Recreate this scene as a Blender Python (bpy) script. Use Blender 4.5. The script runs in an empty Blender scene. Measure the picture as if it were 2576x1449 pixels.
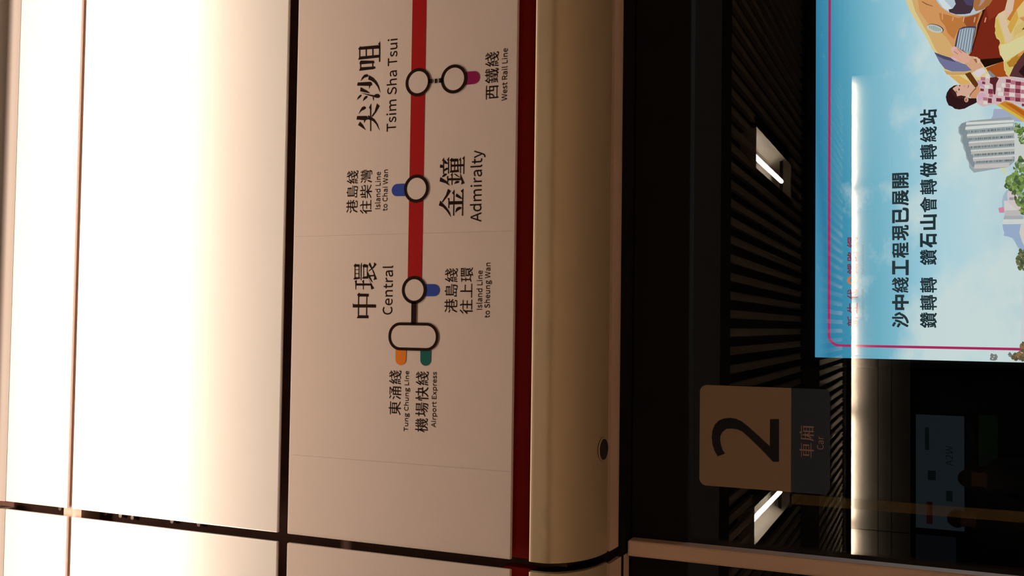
import bpy, bmesh, math, random
from mathutils import Vector, Matrix

random.seed(7)
scene = bpy.context.scene
COL = scene.collection

# ------------------------------------------------------------------ camera, world, large lights, exposure
EYE = Vector((0.0, 0.0, 1.65))
# camera axes in world space (photograph taken with the phone turned on its side)
RIGHT = Vector((0.013694406737, 0.394029686718, -0.918995685087))
DOWN = Vector((-0.999276643792, 0.038002888007, 0.001403450825))
FWD = Vector((0.035477491388, 0.918311704427, 0.394265089904))
FOCAL = 2500.0

cam_data = bpy.data.cameras.new('camera')
cam_data.sensor_width = 36.0
cam_data.lens = 36.0 * FOCAL / 2576.0
cam_data.clip_start = 0.02
cam = bpy.data.objects.new('camera', cam_data)
COL.objects.link(cam)
m3 = Matrix((RIGHT, -DOWN, -FWD)).transposed()
cam.matrix_world = Matrix.Translation(EYE) @ m3.to_4x4()
scene.camera = cam

world = bpy.data.worlds.new('world')
scene.world = world
world.use_nodes = True
world.node_tree.nodes['Background'].inputs[0].default_value = (0.9, 0.62, 0.42, 1)
world.node_tree.nodes['Background'].inputs[1].default_value = 0.004

scene.view_settings.view_transform = 'Standard'
scene.view_settings.look = 'None'
scene.view_settings.exposure = 0.0
scene.view_settings.gamma = 1.0
scene.view_settings.use_curve_mapping = False
scene.cycles.sample_clamp_indirect = 80.0      # lamps seen mirrored in the glass keep their brightness


def area(name, loc, sx, sy, power, color, direction=(0, 0, -1)):
    d = bpy.data.lights.new(name, 'AREA')
    d.shape = 'RECTANGLE'
    d.size = sx
    d.size_y = sy
    d.energy = power
    d.color = color
    o = bpy.data.objects.new(name, d)
    o.location = loc
    o.rotation_euler = (math.atan2(direction[1], -direction[2]), 0, 0)     # long side stays along x
    COL.objects.link(o)
    return o


WARM = (1.0, 0.79, 0.62)
# strip lamp in the raised ceiling slot that washes the header panels
area('header_wash_lamp', (0.03, 0.86, 3.17), 2.0, 0.05, 18.0, WARM, (0, 0.5, -0.866))
# unseen fill strips added above the platform so the floor bounces light up
for ly, lw in ((-0.9, 24.0), (-3.0, 72.0)):
    area('platform_fill', (0.0, ly, 3.35), 7.0, 0.3, lw, WARM).data.spread = math.radians(95)
FAR_Z = 2.8549
# lamps in the slot above the far side's platform doors
for k in range(6):
    area('far_header_lamp', (2.95 - 1.68 * k, -12.915, FAR_Z), 1.56, 0.02, 70.0, (1.0, 0.88, 0.70), (0, -1, 0))

F = 1.20        # header face
G = 1.40        # glass of the platform doors
BILL = 5.50     # advertisement across the track


def ray(px, py):
    return RIGHT * ((px - 1288) / FOCAL) + DOWN * ((py - 724.5) / FOCAL) + FWD


def at(px, py, Y):
    """point of the plane y=Y that the photograph shows at this pixel"""
    d = ray(px, py)
    return EYE + d * (Y / d.y)


def mirrored_at(px, py, Y):
    """the same for something seen mirrored in the door glass"""
    d = ray(px, py)
    p = EYE + d * ((2 * G - Y) / d.y)
    return Vector((p.x, Y, p.z))


# ------------------------------------------------------------------ letter shapes (outlines)
GLYPH = {
's港': '421,798 490,799 497,796 499,683 503,675 669,675 673,683 674,796 682,799 745,799 751,798 754,793 754,683 757,676 888,674 896,670 897,639 893,633 763,633 755,630 754,504 757,498 763,497 919,496 923,491 922,461 914,458 760,458 755,455 754,449 768,420 811,355 832,329 896,265 904,259 914,260 922,257 927,254 928,248 904,229 888,205 878,203 860,212 815,245 793,264 768,292 764,285 764,144 760,134 695,133 690,135 686,144 680,146 484,146 478,144 475,139 476,6 479,-2 487,-9 510,-16 747,-16 766,-12 780,-2 787,14 795,69 797,100 807,104 848,84 857,74 863,71 866,61 863,32 852,-15 836,-42 805,-61 794,-62 785,-54 779,-52 755,-55 521,-55 487,-52 479,-53 472,-61 466,-63 443,-57 424,-47 408,-28 397,6 395,45 394,264 391,271 352,234 297,194 284,195 266,220 259,220 250,199 240,165 225,131 154,-12 128,-60 120,-63 109,-60 95,-48 81,-28 65,-25 60,-20 62,-12 81,17 98,61 154,170 206,282 214,286 225,282 238,272 253,248 260,248 273,254 290,275 333,318 353,342 401,413 418,441 417,454 411,458 253,459 249,465 249,488 250,494 255,497 409,497 417,501 417,630 409,633 294,633 288,639 288,663 289,670 297,674 409,674 417,677 418,790/117,777 131,777 218,735 247,717 261,702 280,694 282,689 279,683 268,673 250,644 242,641 234,643 179,691 122,728 107,736 94,735 85,738 83,743 91,754/503,632 499,629 499,621 499,506 502,498 664,497 672,500 673,623 670,631/68,522 81,522 159,487 196,467 214,450 229,447 234,441 233,436 219,421 201,392 190,392 180,403 143,430 94,462 60,479 44,478 36,482 38,491/505,458 500,452 498,436 480,400 453,355 456,349 472,347 479,336 682,336 688,339 693,348 721,351 721,358 676,436 672,454 669,457/479,301 476,298 475,288 475,189 479,180 680,180 688,183 689,293 685,301',
's島': '418,803 432,804 469,799 474,788 479,785 495,793 500,793 501,785 473,735 473,717 477,711 672,711 678,712 682,721 688,724 755,724 763,721 764,436 760,431 755,430 690,430 684,431 678,441 672,442 255,442 250,440 249,433 249,358 252,350 898,349 907,345 907,321 904,318 896,318 255,317 249,311 249,235 253,232 260,232 779,232 785,233 789,242 794,244 862,243 866,238 868,222 863,139 855,74 842,4 824,-41 810,-57 789,-70 768,-73 758,-65 750,-63 695,-65 643,-62 638,-51 631,-17 635,-15 646,-26 685,-29 732,-29 745,-23 750,-17 759,4 774,77 788,191 784,200 258,200 252,199 247,190 242,187 174,187 166,191 166,720 172,724 240,724 246,722 250,714 255,711 383,711 388,715 394,728 408,780/253,681 249,673 249,597 250,591 255,588 672,588 678,590 681,595 681,676 674,682 479,682 474,679 470,670 461,669 409,670 398,679 391,682/253,562 249,553 249,480 250,474 255,471 672,471 678,472 681,478 681,556 674,562/317,173 380,174 389,170 389,40 391,34 396,31 536,32 540,40 542,142 549,146 615,144 618,134 617,-41 609,-44 544,-43 540,-35 540,-4 534,0 396,0 383,-13 328,-13 317,-12 312,-3 307,0 172,0 166,-2 161,-10 156,-13 88,-12 85,1 85,131 88,139 154,140 161,138 163,40 167,32 307,31 314,38 314,165',
's綫': '204,801 214,802 227,797 234,792 250,774 255,773 266,777 269,775 270,769 260,751 224,666 178,587 135,525 132,517 133,511 148,508 174,511 182,523 214,526 219,529 292,658 302,657 312,651 326,631 336,626 346,629 351,621 325,577 312,540 284,496 201,375 153,321 150,303 154,299 172,300 271,313 282,316 285,327 279,358 258,423 263,427 271,422 276,423 286,437 302,442 312,442 323,426 352,347 368,280 371,259 370,253 359,252 349,238 326,229 310,232 300,269 288,275 281,283 156,263 151,260 146,248 96,239 73,244 55,243 39,288 42,293 52,292 57,294 71,311 94,348 132,397 146,411 177,459 178,472 169,476 135,471 129,459 117,456 81,450 55,456 46,462 33,504 36,509 47,508 56,519 110,610 170,725 199,793/514,801 560,802 568,798 583,728 599,676 604,672 620,671 628,659 891,679 898,677 900,652 896,645 643,627 628,624 624,618 625,610 639,582 667,540 695,554 716,554 776,598 802,591 820,593 831,590 833,584 826,576 804,566 713,506 710,501 710,483 719,470 750,448 792,430 826,425 836,431 841,439 856,512 862,515 870,514 886,501 898,482 909,483 912,478 907,449 891,405 884,392 872,380 862,373 854,373 839,380 799,383 771,389 714,409 698,407 669,427 659,439 635,456 607,445 599,446 591,451 586,450 523,428 424,399 411,398 405,402 398,414 380,436 383,442 391,444 406,437 427,441 529,469 589,491 594,496 593,512 542,605 526,607 519,616 513,617 422,609 388,609 382,613 382,637 385,643 490,648 521,654 522,665 513,696 499,764 497,793 500,796 507,793/679,788 693,788 747,765 792,741 812,738 820,733 821,728 812,719 799,715 784,704 773,704 719,739 682,758 659,759 646,764 646,769 656,778/498,384 547,385 555,382 567,319 580,269 584,264 600,262 607,253 888,273 906,273 911,270 913,246 909,239 609,218 603,212 604,199 624,155 640,126 656,106 685,121 701,122 708,125 746,157 779,199 789,200 815,187 833,189 841,186 842,181 837,173 820,161 789,126 701,66 700,48 707,35 727,17 760,-4 797,-18 831,-21 842,-15 849,1 862,72 867,77 878,77 898,61 909,44 914,42 919,44 922,40 917,12 904,-30 896,-48 883,-64 870,-72 859,-76 846,-68 805,-65 755,-54 701,-34 685,-33 667,-21 633,10 628,11 594,-2 578,3 505,-25 432,-49 414,-52 404,-49 378,-15 376,-9 378,-6 385,-4 404,-10 471,9 549,37 578,50 584,56 583,71 564,103 521,196 505,198 500,208 495,210 417,203 388,203 382,207 382,230 385,238 474,242 500,247 501,264 483,350 482,379 484,380 490,376/653,384 669,384 695,373 771,333 789,330 798,324 799,319 794,313 776,306 763,295 753,295 706,327 659,353 648,357 635,355 622,360 621,366 633,377/301,209 315,210 322,204 349,123 370,35 367,29 362,32 357,30 346,18 326,11 315,11 310,17 289,97 282,137 265,191 268,196 279,191 289,205/217,191 229,191 235,176 248,90 254,30 254,4 245,-15 208,-23 195,-23 189,-17 189,12 174,142 172,176 185,184/72,186 89,187 120,181 133,171 134,163 134,147 118,48 94,-46 91,-52 86,-55 78,-54 54,-43 44,-30 34,-33 31,-30 45,27 67,173',
's往': '577,803 591,802 612,772 631,741 646,701 667,657 667,652 664,649 654,652 644,650 633,634 617,626 614,621 648,619 654,609 659,607 883,607 889,605 892,600 892,569 885,562 661,562 653,558 654,326 661,323 854,323 860,319 861,308 860,285 854,281 661,281 654,278 653,14 661,10 911,10 917,6 918,1 918,-28 914,-33 661,-34 655,-35 651,-44 646,-47 578,-47 569,-46 565,-37 560,-34 307,-34 299,-30 298,4 305,10 557,10 566,14 565,278 557,281 367,281 361,285 361,295 361,319 367,323 557,323 565,326 566,558 557,562 331,563 325,569 324,595 326,603 333,606 560,607 565,609 570,619 591,621 592,626 586,644 565,694 552,730 524,777 529,783 544,780 552,781 565,798/232,798 245,797 263,778 271,774 279,772 289,776 297,775 300,769 298,764 263,723 241,683 209,650 188,635 141,591 94,558 83,552 76,553 60,580 44,597 44,603 49,608 68,612 76,623 113,655 132,676 143,683 178,722/250,584 258,586 268,583 289,563 297,561 310,564 316,558 310,545 286,512 269,472 249,446 246,439 246,-69 240,-76 169,-76 164,-73 163,-67 162,334 156,335 100,280 89,273 76,259 70,258 65,259 61,264 50,293 31,327 36,332 52,337 65,361 78,370 147,441 201,509',
's柴': '255,801 326,802 333,798 335,670 338,663 464,661 472,657 472,631 469,626 344,625 336,622 336,464 341,462 357,464 477,481 483,475 482,444 477,440 346,421 337,418 333,407 326,404 266,396 255,396 247,405 227,403 180,395 169,381 112,372 102,373 91,382 57,377 42,378 38,381 35,402 36,418 39,423 91,427 97,433 98,712 102,720 167,721 175,717 177,444 180,441 188,440 245,448 250,452 251,790/517,801 589,802 596,798 598,644 602,636 706,670 818,718 831,716 846,701 871,683 873,678 867,673 844,673 719,628 600,595 598,587 598,472 604,452 620,445 799,445 812,448 823,457 829,472 837,530 838,558 841,562 849,562 893,542 910,522 910,504 896,439 873,407 852,397 844,396 836,396 823,405 620,403 604,406 599,403 595,394 589,393 555,402 534,417 523,433 514,470 514,793/431,389 505,390 513,388 514,298 518,292 570,291 576,289 580,280 586,278 892,277 894,272 894,243 888,237 583,237 578,233 577,217 580,209 609,179 641,153 688,117 732,89 836,37 883,19 906,23 915,19 915,14 893,-4 878,-25 872,-28 862,-28 815,-10 717,38 674,64 620,102 578,135 559,142 518,180 515,178 514,170 514,-67 510,-75 438,-76 429,-72 428,165 427,172 424,173 388,141 370,135 310,87 219,28 128,-20 86,-36 73,-35 55,-12 35,4 34,9 36,12 47,15 62,11 89,22 163,58 227,95 266,121 368,207 373,215 374,230 371,235 365,237 60,237 54,243 55,276 62,278 365,278 371,280 378,291 424,292 428,298 428,381',
's灣': '551,793 560,794 568,788 571,769 593,733 597,722 594,717 581,721 570,718 569,702 572,696 641,695 659,706 674,693 681,681 680,675 672,672 576,672 565,662 557,661 544,662 534,672 447,673 444,686 448,694 531,695 539,698 539,722 526,754 515,769 512,780 518,783 531,776 536,777 542,789/756,793 768,792 776,782 784,778 797,782 803,777 766,699 749,681 749,668 752,663 766,662 776,671 784,671 797,664 802,665 817,694 828,705 849,698 865,701 871,696 866,683 855,673 826,629 807,608 784,569 771,564 766,558 765,540 773,536 792,541 828,545 831,548 832,561 825,584 833,588 844,583 859,588 875,571 904,509 906,501 904,497 888,499 875,490 867,490 853,522 849,527 844,528 828,521 768,515 758,505 729,510 690,501 681,509 676,522 677,526 693,525 730,564 750,597 760,603 769,616 769,634 766,639 753,635 745,628 737,625 727,626 711,635 690,630 681,637 675,652 677,656 689,660 711,691 727,733 745,764 752,788/311,790 323,790 336,777 344,776 354,780 359,775 333,725 323,699 305,677 304,665 306,660 318,660 331,669 357,664 377,699 383,703 391,703 404,696 422,698 427,691 388,636 365,608 339,566 322,558 319,551 320,538 346,536 385,542 389,545 389,558 380,579 380,584 385,586 396,582 417,585 429,574 454,517 457,506 455,501 443,504 435,499 428,491 419,491 414,498 408,519 401,525 383,518 346,515 323,510 312,503 284,508 245,499 234,512 232,523 237,525 245,522 249,525 285,561 304,595 318,602 324,613 324,629 320,634 307,634 299,625 289,622 281,623 268,632 242,628 237,634 230,650 232,653 246,657 266,686 283,730 299,756 307,785/91,775 102,775 143,752 190,723 198,710 207,702 221,696 227,691 227,683 207,665 191,639 180,641 159,669 107,715 81,733 68,734 60,738 58,743 60,747/632,629 638,630 650,618 656,608 656,599 646,594 482,594 477,595 473,600 473,616 479,619 617,620/632,558 638,559 655,540 657,530 651,526 482,526 476,527 473,532 473,543 477,547 615,547 622,550/68,519 83,520 138,491 172,470 190,451 207,444 210,439 209,433 190,416 177,399 172,396 164,397 148,414 91,460 62,478 44,480 36,485 43,498 55,505/468,480 518,481 529,474 539,474 591,474 604,481 655,480 658,472 658,358 659,349 661,349 669,360 675,379 690,457 695,460 703,460 715,457 727,445 734,448 737,444 732,413 719,360 703,321 698,318 690,319 674,341 667,340 659,343 648,338 604,338 591,349 531,349 518,338 469,340 465,350 465,472/858,475 870,474 883,446 905,366 904,358 893,358 883,344 872,339 866,340 862,345 849,410 831,462 836,466 844,461 849,461/413,472 424,472 430,465 454,379 452,373 441,373 432,360 422,354 413,358 404,407 388,457 391,463 404,459/785,459 797,459 805,444 819,373 819,350 818,343 806,329 781,323 775,324 772,329 769,381 759,446 760,450 768,449 776,457/342,457 354,457 360,449 373,381 374,358 372,350 359,337 336,331 330,334 327,350 326,376 315,444 318,448 326,447 331,454/249,454 266,455 281,440 289,444 292,441 290,418 271,345 260,320 253,315 242,318 232,335 221,335 217,340 232,381 244,444/529,450 525,441 526,372 534,370 595,371 598,379 596,447 589,450/757,306 823,307 831,303 832,173 828,165 760,164 755,167 751,176 745,177 393,177 387,173 382,157 377,134 376,110 379,105 385,104 771,104 782,105 786,114 792,117 844,117 857,107 867,111 866,84 844,1 824,-38 805,-57 792,-66 781,-68 763,-63 617,-63 581,-59 575,-54 573,-41 564,-20 568,-17 572,-17 583,-31 630,-34 729,-34 742,-30 756,-17 766,1 785,66 784,74 781,77 385,78 379,77 375,68 370,65 318,65 305,75 294,68 289,69 320,202 326,210 370,211 375,208 380,199 388,198 745,198 753,201 754,207 754,264 747,270 297,271 291,277 291,290 294,295 745,297 751,298/167,275 180,275 203,261 213,243 224,242 227,235 204,150 164,43 123,-59 119,-64 112,-65 84,-48 72,-30 68,-28 57,-30 53,-22 73,22 86,64 115,137 163,269',
's西': '335,738 401,739 406,736 410,728 417,726 529,727 542,739 604,739 613,738 617,729 622,727 888,726 898,722 900,689 893,682 625,682 619,681 616,676 616,527 619,519 766,518 771,521 775,530 781,531 849,531 855,527 855,-59 853,-69 776,-69 772,-61 771,-4 768,-1 758,0 188,0 181,-7 181,-64 178,-72 109,-73 102,-69 101,527 107,531 172,531 178,530 182,521 188,518 329,519 332,527 332,676 329,681 323,682 55,682 48,689 49,720 52,725 60,726 326,727 331,729/411,681 408,673 409,521 417,518 532,519 535,527 534,679 526,682/185,476 181,467 181,248 185,241 201,240 214,245 242,267 279,308 309,366 321,400 329,436 332,470 329,475 323,476/411,476 408,470 405,428 399,397 381,340 365,308 344,277 320,250 308,238 289,230 271,217 224,195 212,196 195,217 185,222 182,221 182,44 193,41 769,43 772,51 771,226 763,229 625,229 619,228 612,219 596,219 581,222 560,232 544,251 535,282 534,473 526,476/620,476 617,472 616,465 616,293 619,280 633,273 769,275 772,285 771,473 763,476',
's鐵': '199,806 214,804 237,792 249,782 250,777 241,756 243,728 299,684 349,642 358,629 370,622 373,616 352,570 346,568 339,569 324,587 253,658 242,665 227,668 214,678 208,680 164,615 121,564 119,556 119,548 125,544 172,545 177,554 182,557 232,557 238,556 242,547 247,544 323,544 331,540 332,517 328,509 247,507 241,501 242,383 250,380 352,380 358,373 358,358 357,345 352,341 250,341 242,337 241,64 242,58 247,56 341,78 352,78 358,71 358,48 354,44 247,16 242,13 237,1 219,-5 182,-13 169,-4 55,-31 49,-28 46,-17 42,14 44,19 57,13 164,37 175,43 176,332 174,338 169,341 49,341 43,347 43,373 47,379 52,380 173,381 176,389 176,498 174,505 169,507 128,508 121,506 115,495 96,495 93,501 92,522 89,524 63,501 52,501 47,509 45,522 28,566 31,571 44,577 54,595 90,634 122,676 167,746/492,801 555,802 562,798 564,712 567,704 656,703 661,702 665,696 665,676 659,669 573,669 565,666 564,574 568,566 674,565 682,568 682,798 688,802 742,802 750,800 754,793 754,629 757,582 760,568 768,565 909,565 917,561 918,540 911,534 768,534 762,532 759,527 759,480 767,350 775,264 779,259 784,264 805,324 833,428 841,432 870,426 878,422 885,412 896,416 897,413 894,387 868,288 844,224 796,123 812,61 828,19 841,3 849,9 857,38 866,84 871,137 878,140 885,138 908,118 922,100 920,66 909,9 893,-33 881,-51 872,-58 862,-60 831,-58 815,-60 805,-57 786,-42 770,-20 746,35 742,37 699,-12 661,-45 652,-61 638,-73 628,-71 608,-48 594,-42 586,-33 589,-27 609,-18 620,-7 626,6 626,19 622,23 557,15 549,1 495,-8 487,-7 481,1 477,2 385,-11 370,-10 364,-4 365,25 383,23 477,34 482,38 483,43 482,124 474,127 396,128 390,131 389,139 390,147 396,151 480,152 483,160 482,222 474,226 380,227 377,230 376,238 377,248 380,252 477,253 490,265 542,265 550,264 555,255 560,253 646,252 654,249 655,233 651,227 562,226 554,222 553,160 556,152 633,151 638,148 639,142 639,131 635,127 562,127 555,124 553,53 557,45 622,53 630,66 646,67 656,65 658,45 664,45 699,97 720,134 702,269 691,402 689,491 682,531 674,534 570,533 557,521 497,521 491,522 487,531 482,533 365,534 356,538 356,558 359,564 479,565 488,569 487,666 479,669 391,669 385,676 384,691 386,699 391,703 479,703 487,706 488,793/819,777 828,778 836,775 857,743 870,720 880,689 902,637 898,631 885,634 870,615 854,607 846,607 841,610 805,710 779,754 784,760 799,756 805,759/390,478 445,479 451,476 455,467 466,466 581,466 594,479 652,478 655,470 654,313 646,310 594,310 581,323 464,323 455,321 451,313 445,310 390,311 387,324 387,470/456,442 452,433 452,355 455,347 578,346 586,349 587,433 584,441/291,288 302,289 320,283 333,268 341,271 345,267 323,165 303,103 294,99 276,104 268,117 258,115 257,118 272,207/103,280 112,281 117,277 123,259 136,202 144,150 146,110 133,97 102,88 95,90 93,95 69,259 70,263 78,264 86,274',
's東': '434,798 505,799 513,796 514,704 518,698 891,698 899,694 900,660 893,654 523,653 516,651 514,644 514,558 518,550 729,549 735,551 740,559 745,562 815,562 823,558 823,215 815,211 747,211 741,212 737,221 732,224 586,224 578,220 577,204 581,196 590,191 613,165 643,141 732,79 834,22 846,19 875,3 885,0 898,5 909,1 912,-2 910,-7 888,-23 869,-51 859,-52 815,-33 763,-7 698,32 627,82 591,111 554,134 518,170 515,168 514,160 514,-67 510,-75 440,-76 432,-72 431,157 430,165 427,166 386,126 370,119 290,58 234,21 185,-7 103,-46 81,-45 65,-25 42,-4 44,1 49,4 70,1 116,22 148,38 237,92 303,139 339,169 368,204 368,220 359,224 227,224 221,221 217,212 211,211 148,211 141,214 141,559 148,562 214,562 219,559 223,551 232,549 422,549 430,552 431,558 431,644 427,653 62,654 56,660 57,694 65,698 427,698 431,704 431,790/224,517 221,514 220,504 220,410 224,402 422,401 430,405 431,509 427,517/518,517 515,514 514,504 514,410 518,402 729,401 738,405 738,509 734,517/224,371 221,368 220,358 220,264 224,256 362,255 375,268 427,267 430,269 431,363 427,371/518,371 514,363 514,275 517,267 570,268 576,265 580,256 586,255 729,255 738,259 738,363 734,371',
's涌': '117,772 130,773 148,765 240,715 279,689 294,687 298,683 298,678 293,670 282,663 263,637 253,636 174,692 115,728 104,732 94,730 86,735 85,741 93,751 104,758/726,764 781,765 806,759 828,746 844,743 853,735 844,724 831,718 819,707 784,662 771,651 737,626 719,625 688,606 673,595 671,587 674,579 706,561 734,540 733,514 737,508 786,508 799,520 865,521 873,517 874,-9 866,-41 852,-59 831,-70 818,-73 797,-72 786,-63 718,-61 705,-22 706,-15 711,-16 720,-25 727,-26 781,-26 789,-22 792,-17 792,137 784,140 643,140 638,138 637,131 636,-67 628,-70 562,-70 559,-61 557,138 549,140 417,140 411,138 410,131 409,-72 401,-76 333,-75 330,-72 329,-64 330,517 336,520 401,521 407,519 411,510 417,508 549,508 556,509 560,518 565,520 628,522 627,527 602,554 466,615 443,613 440,616 440,621 461,647 474,651 599,603 612,613 630,634 659,652 674,652 693,664 720,689 723,702 721,713 714,716 339,716 332,722 333,748 341,752 714,752 720,754/73,519 83,520 150,488 201,462 232,442 250,440 254,436 253,431 236,413 221,391 216,388 208,389 135,436 73,472 60,478 47,476 39,480 39,485 46,496 55,501/414,468 411,465 410,457 410,355 413,347 549,346 557,349 559,459 556,467/737,468 727,462 706,456 646,455 638,453 637,355 640,347 784,346 792,349 792,465 786,468/414,306 411,303 410,295 410,186 413,178 549,177 557,180 559,298 556,306/641,306 637,303 637,295 637,186 640,178 784,177 792,180 793,298 790,306/224,293 232,294 240,291 252,280 260,261 266,257 279,254 280,246 260,207 249,170 169,17 128,-54 122,-57 115,-57 99,-46 86,-25 65,-18 63,-9 80,14 101,64 161,170',
's機': '147,801 206,802 214,798 216,607 224,604 286,604 293,597 293,569 289,563 221,562 215,556 216,478 266,402 279,366 294,342 291,334 277,319 267,293 258,289 251,295 224,364 219,372 215,368 215,-67 214,-73 208,-76 151,-76 145,-69 143,330 141,331 135,317 102,215 76,155 62,132 55,131 49,137 37,178 25,199 39,225 46,254 89,366 112,446 134,545 133,558 128,562 44,563 41,569 41,597 47,604 130,605 135,614 144,621 145,793/546,793 604,794 613,790 619,621 637,413 651,321 654,312 662,308 669,297 768,297 774,301 775,319 771,328 753,343 747,345 732,345 725,358 714,360 704,368 708,377 726,387 726,397 708,399 688,405 674,401 664,402 659,411 653,436 654,441 667,443 681,457 708,507 721,525 736,535 748,558 747,579 731,579 725,577 719,566 695,560 688,560 672,566 656,566 651,571 644,603 656,607 669,623 685,663 718,725 737,775 742,780 757,780 773,762 779,762 789,767 793,762 768,708 758,676 724,621 723,610 726,605 742,605 753,619 781,624 807,679 812,684 826,683 836,670 844,665 849,664 859,668 866,665 865,657 838,613 824,577 771,498 763,488 750,481 739,470 736,459 747,442 818,450 821,457 821,475 816,496 807,514 807,522 810,524 819,522 826,531 839,535 849,536 854,533 875,485 898,397 896,395 885,398 872,382 859,378 852,378 847,384 839,410 836,413 825,415 818,425 747,416 744,410 744,394 747,387 768,375 786,374 797,369 815,355 822,345 832,337 832,329 820,319 819,303 822,298 893,295 897,288 896,267 891,263 826,263 812,250 779,251 772,262 766,263 672,263 667,260 665,254 682,186 695,147 703,131 708,133 721,147 735,157 782,238 797,238 814,220 820,217 828,216 839,220 845,217 844,209 815,165 805,142 795,126 775,103 741,77 736,66 749,38 778,4 807,-12 828,-16 833,-15 839,-9 849,14 861,82 866,95 875,96 880,93 897,79 906,63 916,61 915,35 899,-25 886,-48 865,-69 857,-70 841,-63 799,-59 724,-33 701,-11 682,13 677,15 659,5 641,5 589,-26 521,-57 508,-56 481,-33 477,-28 482,-22 490,-20 505,-23 568,8 618,40 641,57 647,66 646,77 627,121 614,160 592,246 582,251 578,260 573,263 453,263 447,259 444,241 444,207 447,199 513,148 549,112 562,106 568,100 567,95 549,85 533,69 521,69 449,139 430,140 404,76 388,45 365,8 326,-39 292,-62 281,-65 276,-63 269,-51 260,-42 247,-38 238,-30 242,-22 260,-15 269,-7 276,7 292,24 318,69 352,142 363,183 371,230 370,259 365,263 305,264 301,272 301,290 304,295 368,298 373,314 374,360 383,364 444,363 447,355 447,303 451,297 570,297 579,301 579,319 564,418 548,584 540,738 541,777/413,777 427,778 445,760 461,764 467,759 443,712 428,670 405,634 384,608 383,586 388,584 406,588 411,591 417,601 448,604 479,663 487,662 503,646 510,644 526,648 531,642 502,597 487,562 456,522 440,493 424,473 411,468 397,452 395,444 395,428 398,424 414,424 475,433 478,439 478,459 464,506 476,506 482,514 500,520 510,519 521,498 534,462 553,384 552,378 542,381 531,368 518,363 508,362 503,364 494,392 490,396 481,397 474,407 401,397 391,383 372,380 346,387 331,383 321,384 317,389 310,415 312,422 323,420 340,436 377,498 393,509 412,538 412,558 406,562 385,559 378,546 359,542 331,549 312,547 309,551 302,582 305,585 315,586 328,603 351,652 375,689',
's場': '158,793 224,794 232,790 234,586 242,583 328,583 333,582 337,577 337,545 333,540 242,539 234,535 233,262 234,253 240,251 314,285 326,286 331,284 334,277 339,241 336,238 328,241 323,239 240,197 234,193 229,179 174,151 164,148 146,150 73,112 60,109 55,111 49,120 34,163 34,168 37,170 49,167 145,209 154,217 155,530 154,536 148,539 47,540 43,545 43,577 47,582 52,583 146,583 154,587 155,785/405,772 471,773 477,770 481,762 492,760 763,760 769,762 773,770 779,773 849,772 853,762 851,465 844,461 779,461 773,464 769,472 763,474 490,474 481,472 477,464 471,461 405,462 402,475 402,764/482,731 479,728 478,717 478,639 482,631 763,630 771,634 772,722 768,731/482,603 479,600 478,590 478,514 482,506 763,505 771,509 772,595 768,603/444,407 497,408 513,398 521,396 909,396 919,393 920,366 917,361 911,359 526,359 520,353 500,306 486,282 487,271 497,268 518,269 525,280 531,281 570,281 589,269 599,268 674,268 680,271 684,280 690,281 732,280 745,269 753,268 807,268 820,281 888,280 891,275 892,259 889,183 871,40 854,-21 842,-43 828,-57 812,-67 797,-70 773,-60 682,-60 676,-54 675,-35 670,-20 672,-15 674,-15 682,-24 690,-28 745,-31 766,-25 776,-12 787,25 803,116 814,220 813,230 807,234 758,234 750,230 735,178 726,157 708,120 672,56 626,-9 586,-49 565,-64 547,-67 531,-53 510,-47 501,-38 513,-27 526,-25 538,-15 591,56 644,142 660,173 680,220 680,230 677,233 607,234 599,232 590,220 571,173 549,141 525,110 495,78 443,31 406,2 370,-23 362,-26 354,-25 342,-12 318,2 316,6 320,11 344,17 360,27 424,84 457,121 478,150 503,186 522,220 521,231 510,234 490,233 484,224 479,221 435,220 409,200 383,175 349,149 310,125 302,126 289,138 273,144 260,155 268,163 289,168 311,183 362,232 371,246 399,277 441,347 441,355 435,359 312,360 309,366 310,393 318,396 435,396 440,399',
's快': '158,801 229,802 237,798 239,631 247,626 255,625 273,645 284,648 291,644 331,561 356,478 354,474 341,474 331,458 318,451 307,448 299,450 267,540 258,574 247,600 242,605 239,603 238,-67 237,-73 232,-76 161,-76 155,-69 155,790/548,801 620,802 627,798 629,644 633,636 753,635 758,638 762,647 768,648 836,648 842,644 843,355 849,352 920,350 923,342 922,308 917,305 849,304 836,292 766,292 760,294 756,303 747,304 664,304 658,301 658,293 678,241 703,191 731,147 759,110 789,80 797,68 838,32 867,14 885,-4 898,-9 914,-6 923,-12 914,-26 898,-37 878,-70 854,-66 778,-25 711,39 671,90 645,131 599,225 594,220 562,143 521,77 482,29 443,-5 380,-46 339,-68 327,-67 310,-45 296,-38 286,-28 286,-23 290,-20 299,-16 310,-17 320,-13 357,14 393,44 426,79 446,105 484,163 500,196 521,254 530,288 529,301 526,304 312,305 306,311 306,342 307,347 315,351 523,352 529,354 531,362 540,368 543,379 546,428 544,591 536,594 365,594 358,600 358,626 359,632 365,635 543,637 546,644 546,793/72,616 86,617 122,611 128,605 131,590 126,519 110,433 90,358 86,353 81,351 49,361 42,374 31,371 27,376 34,394 43,433 58,525 67,597/633,593 629,584 629,431 624,368 630,365 654,364 659,354 664,352 755,352 759,360 758,590 750,594',
's上': '403,785 477,786 485,782 486,488 489,480 836,479 842,478 845,472 845,439 841,433 836,432 495,432 487,429 487,31 497,28 904,28 910,22 910,-9 906,-17 495,-18 489,-20 484,-29 479,-31 411,-31 403,-30 397,-20 391,-18 52,-18 42,-15 41,22 47,28 391,28 399,32 400,775',
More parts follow.
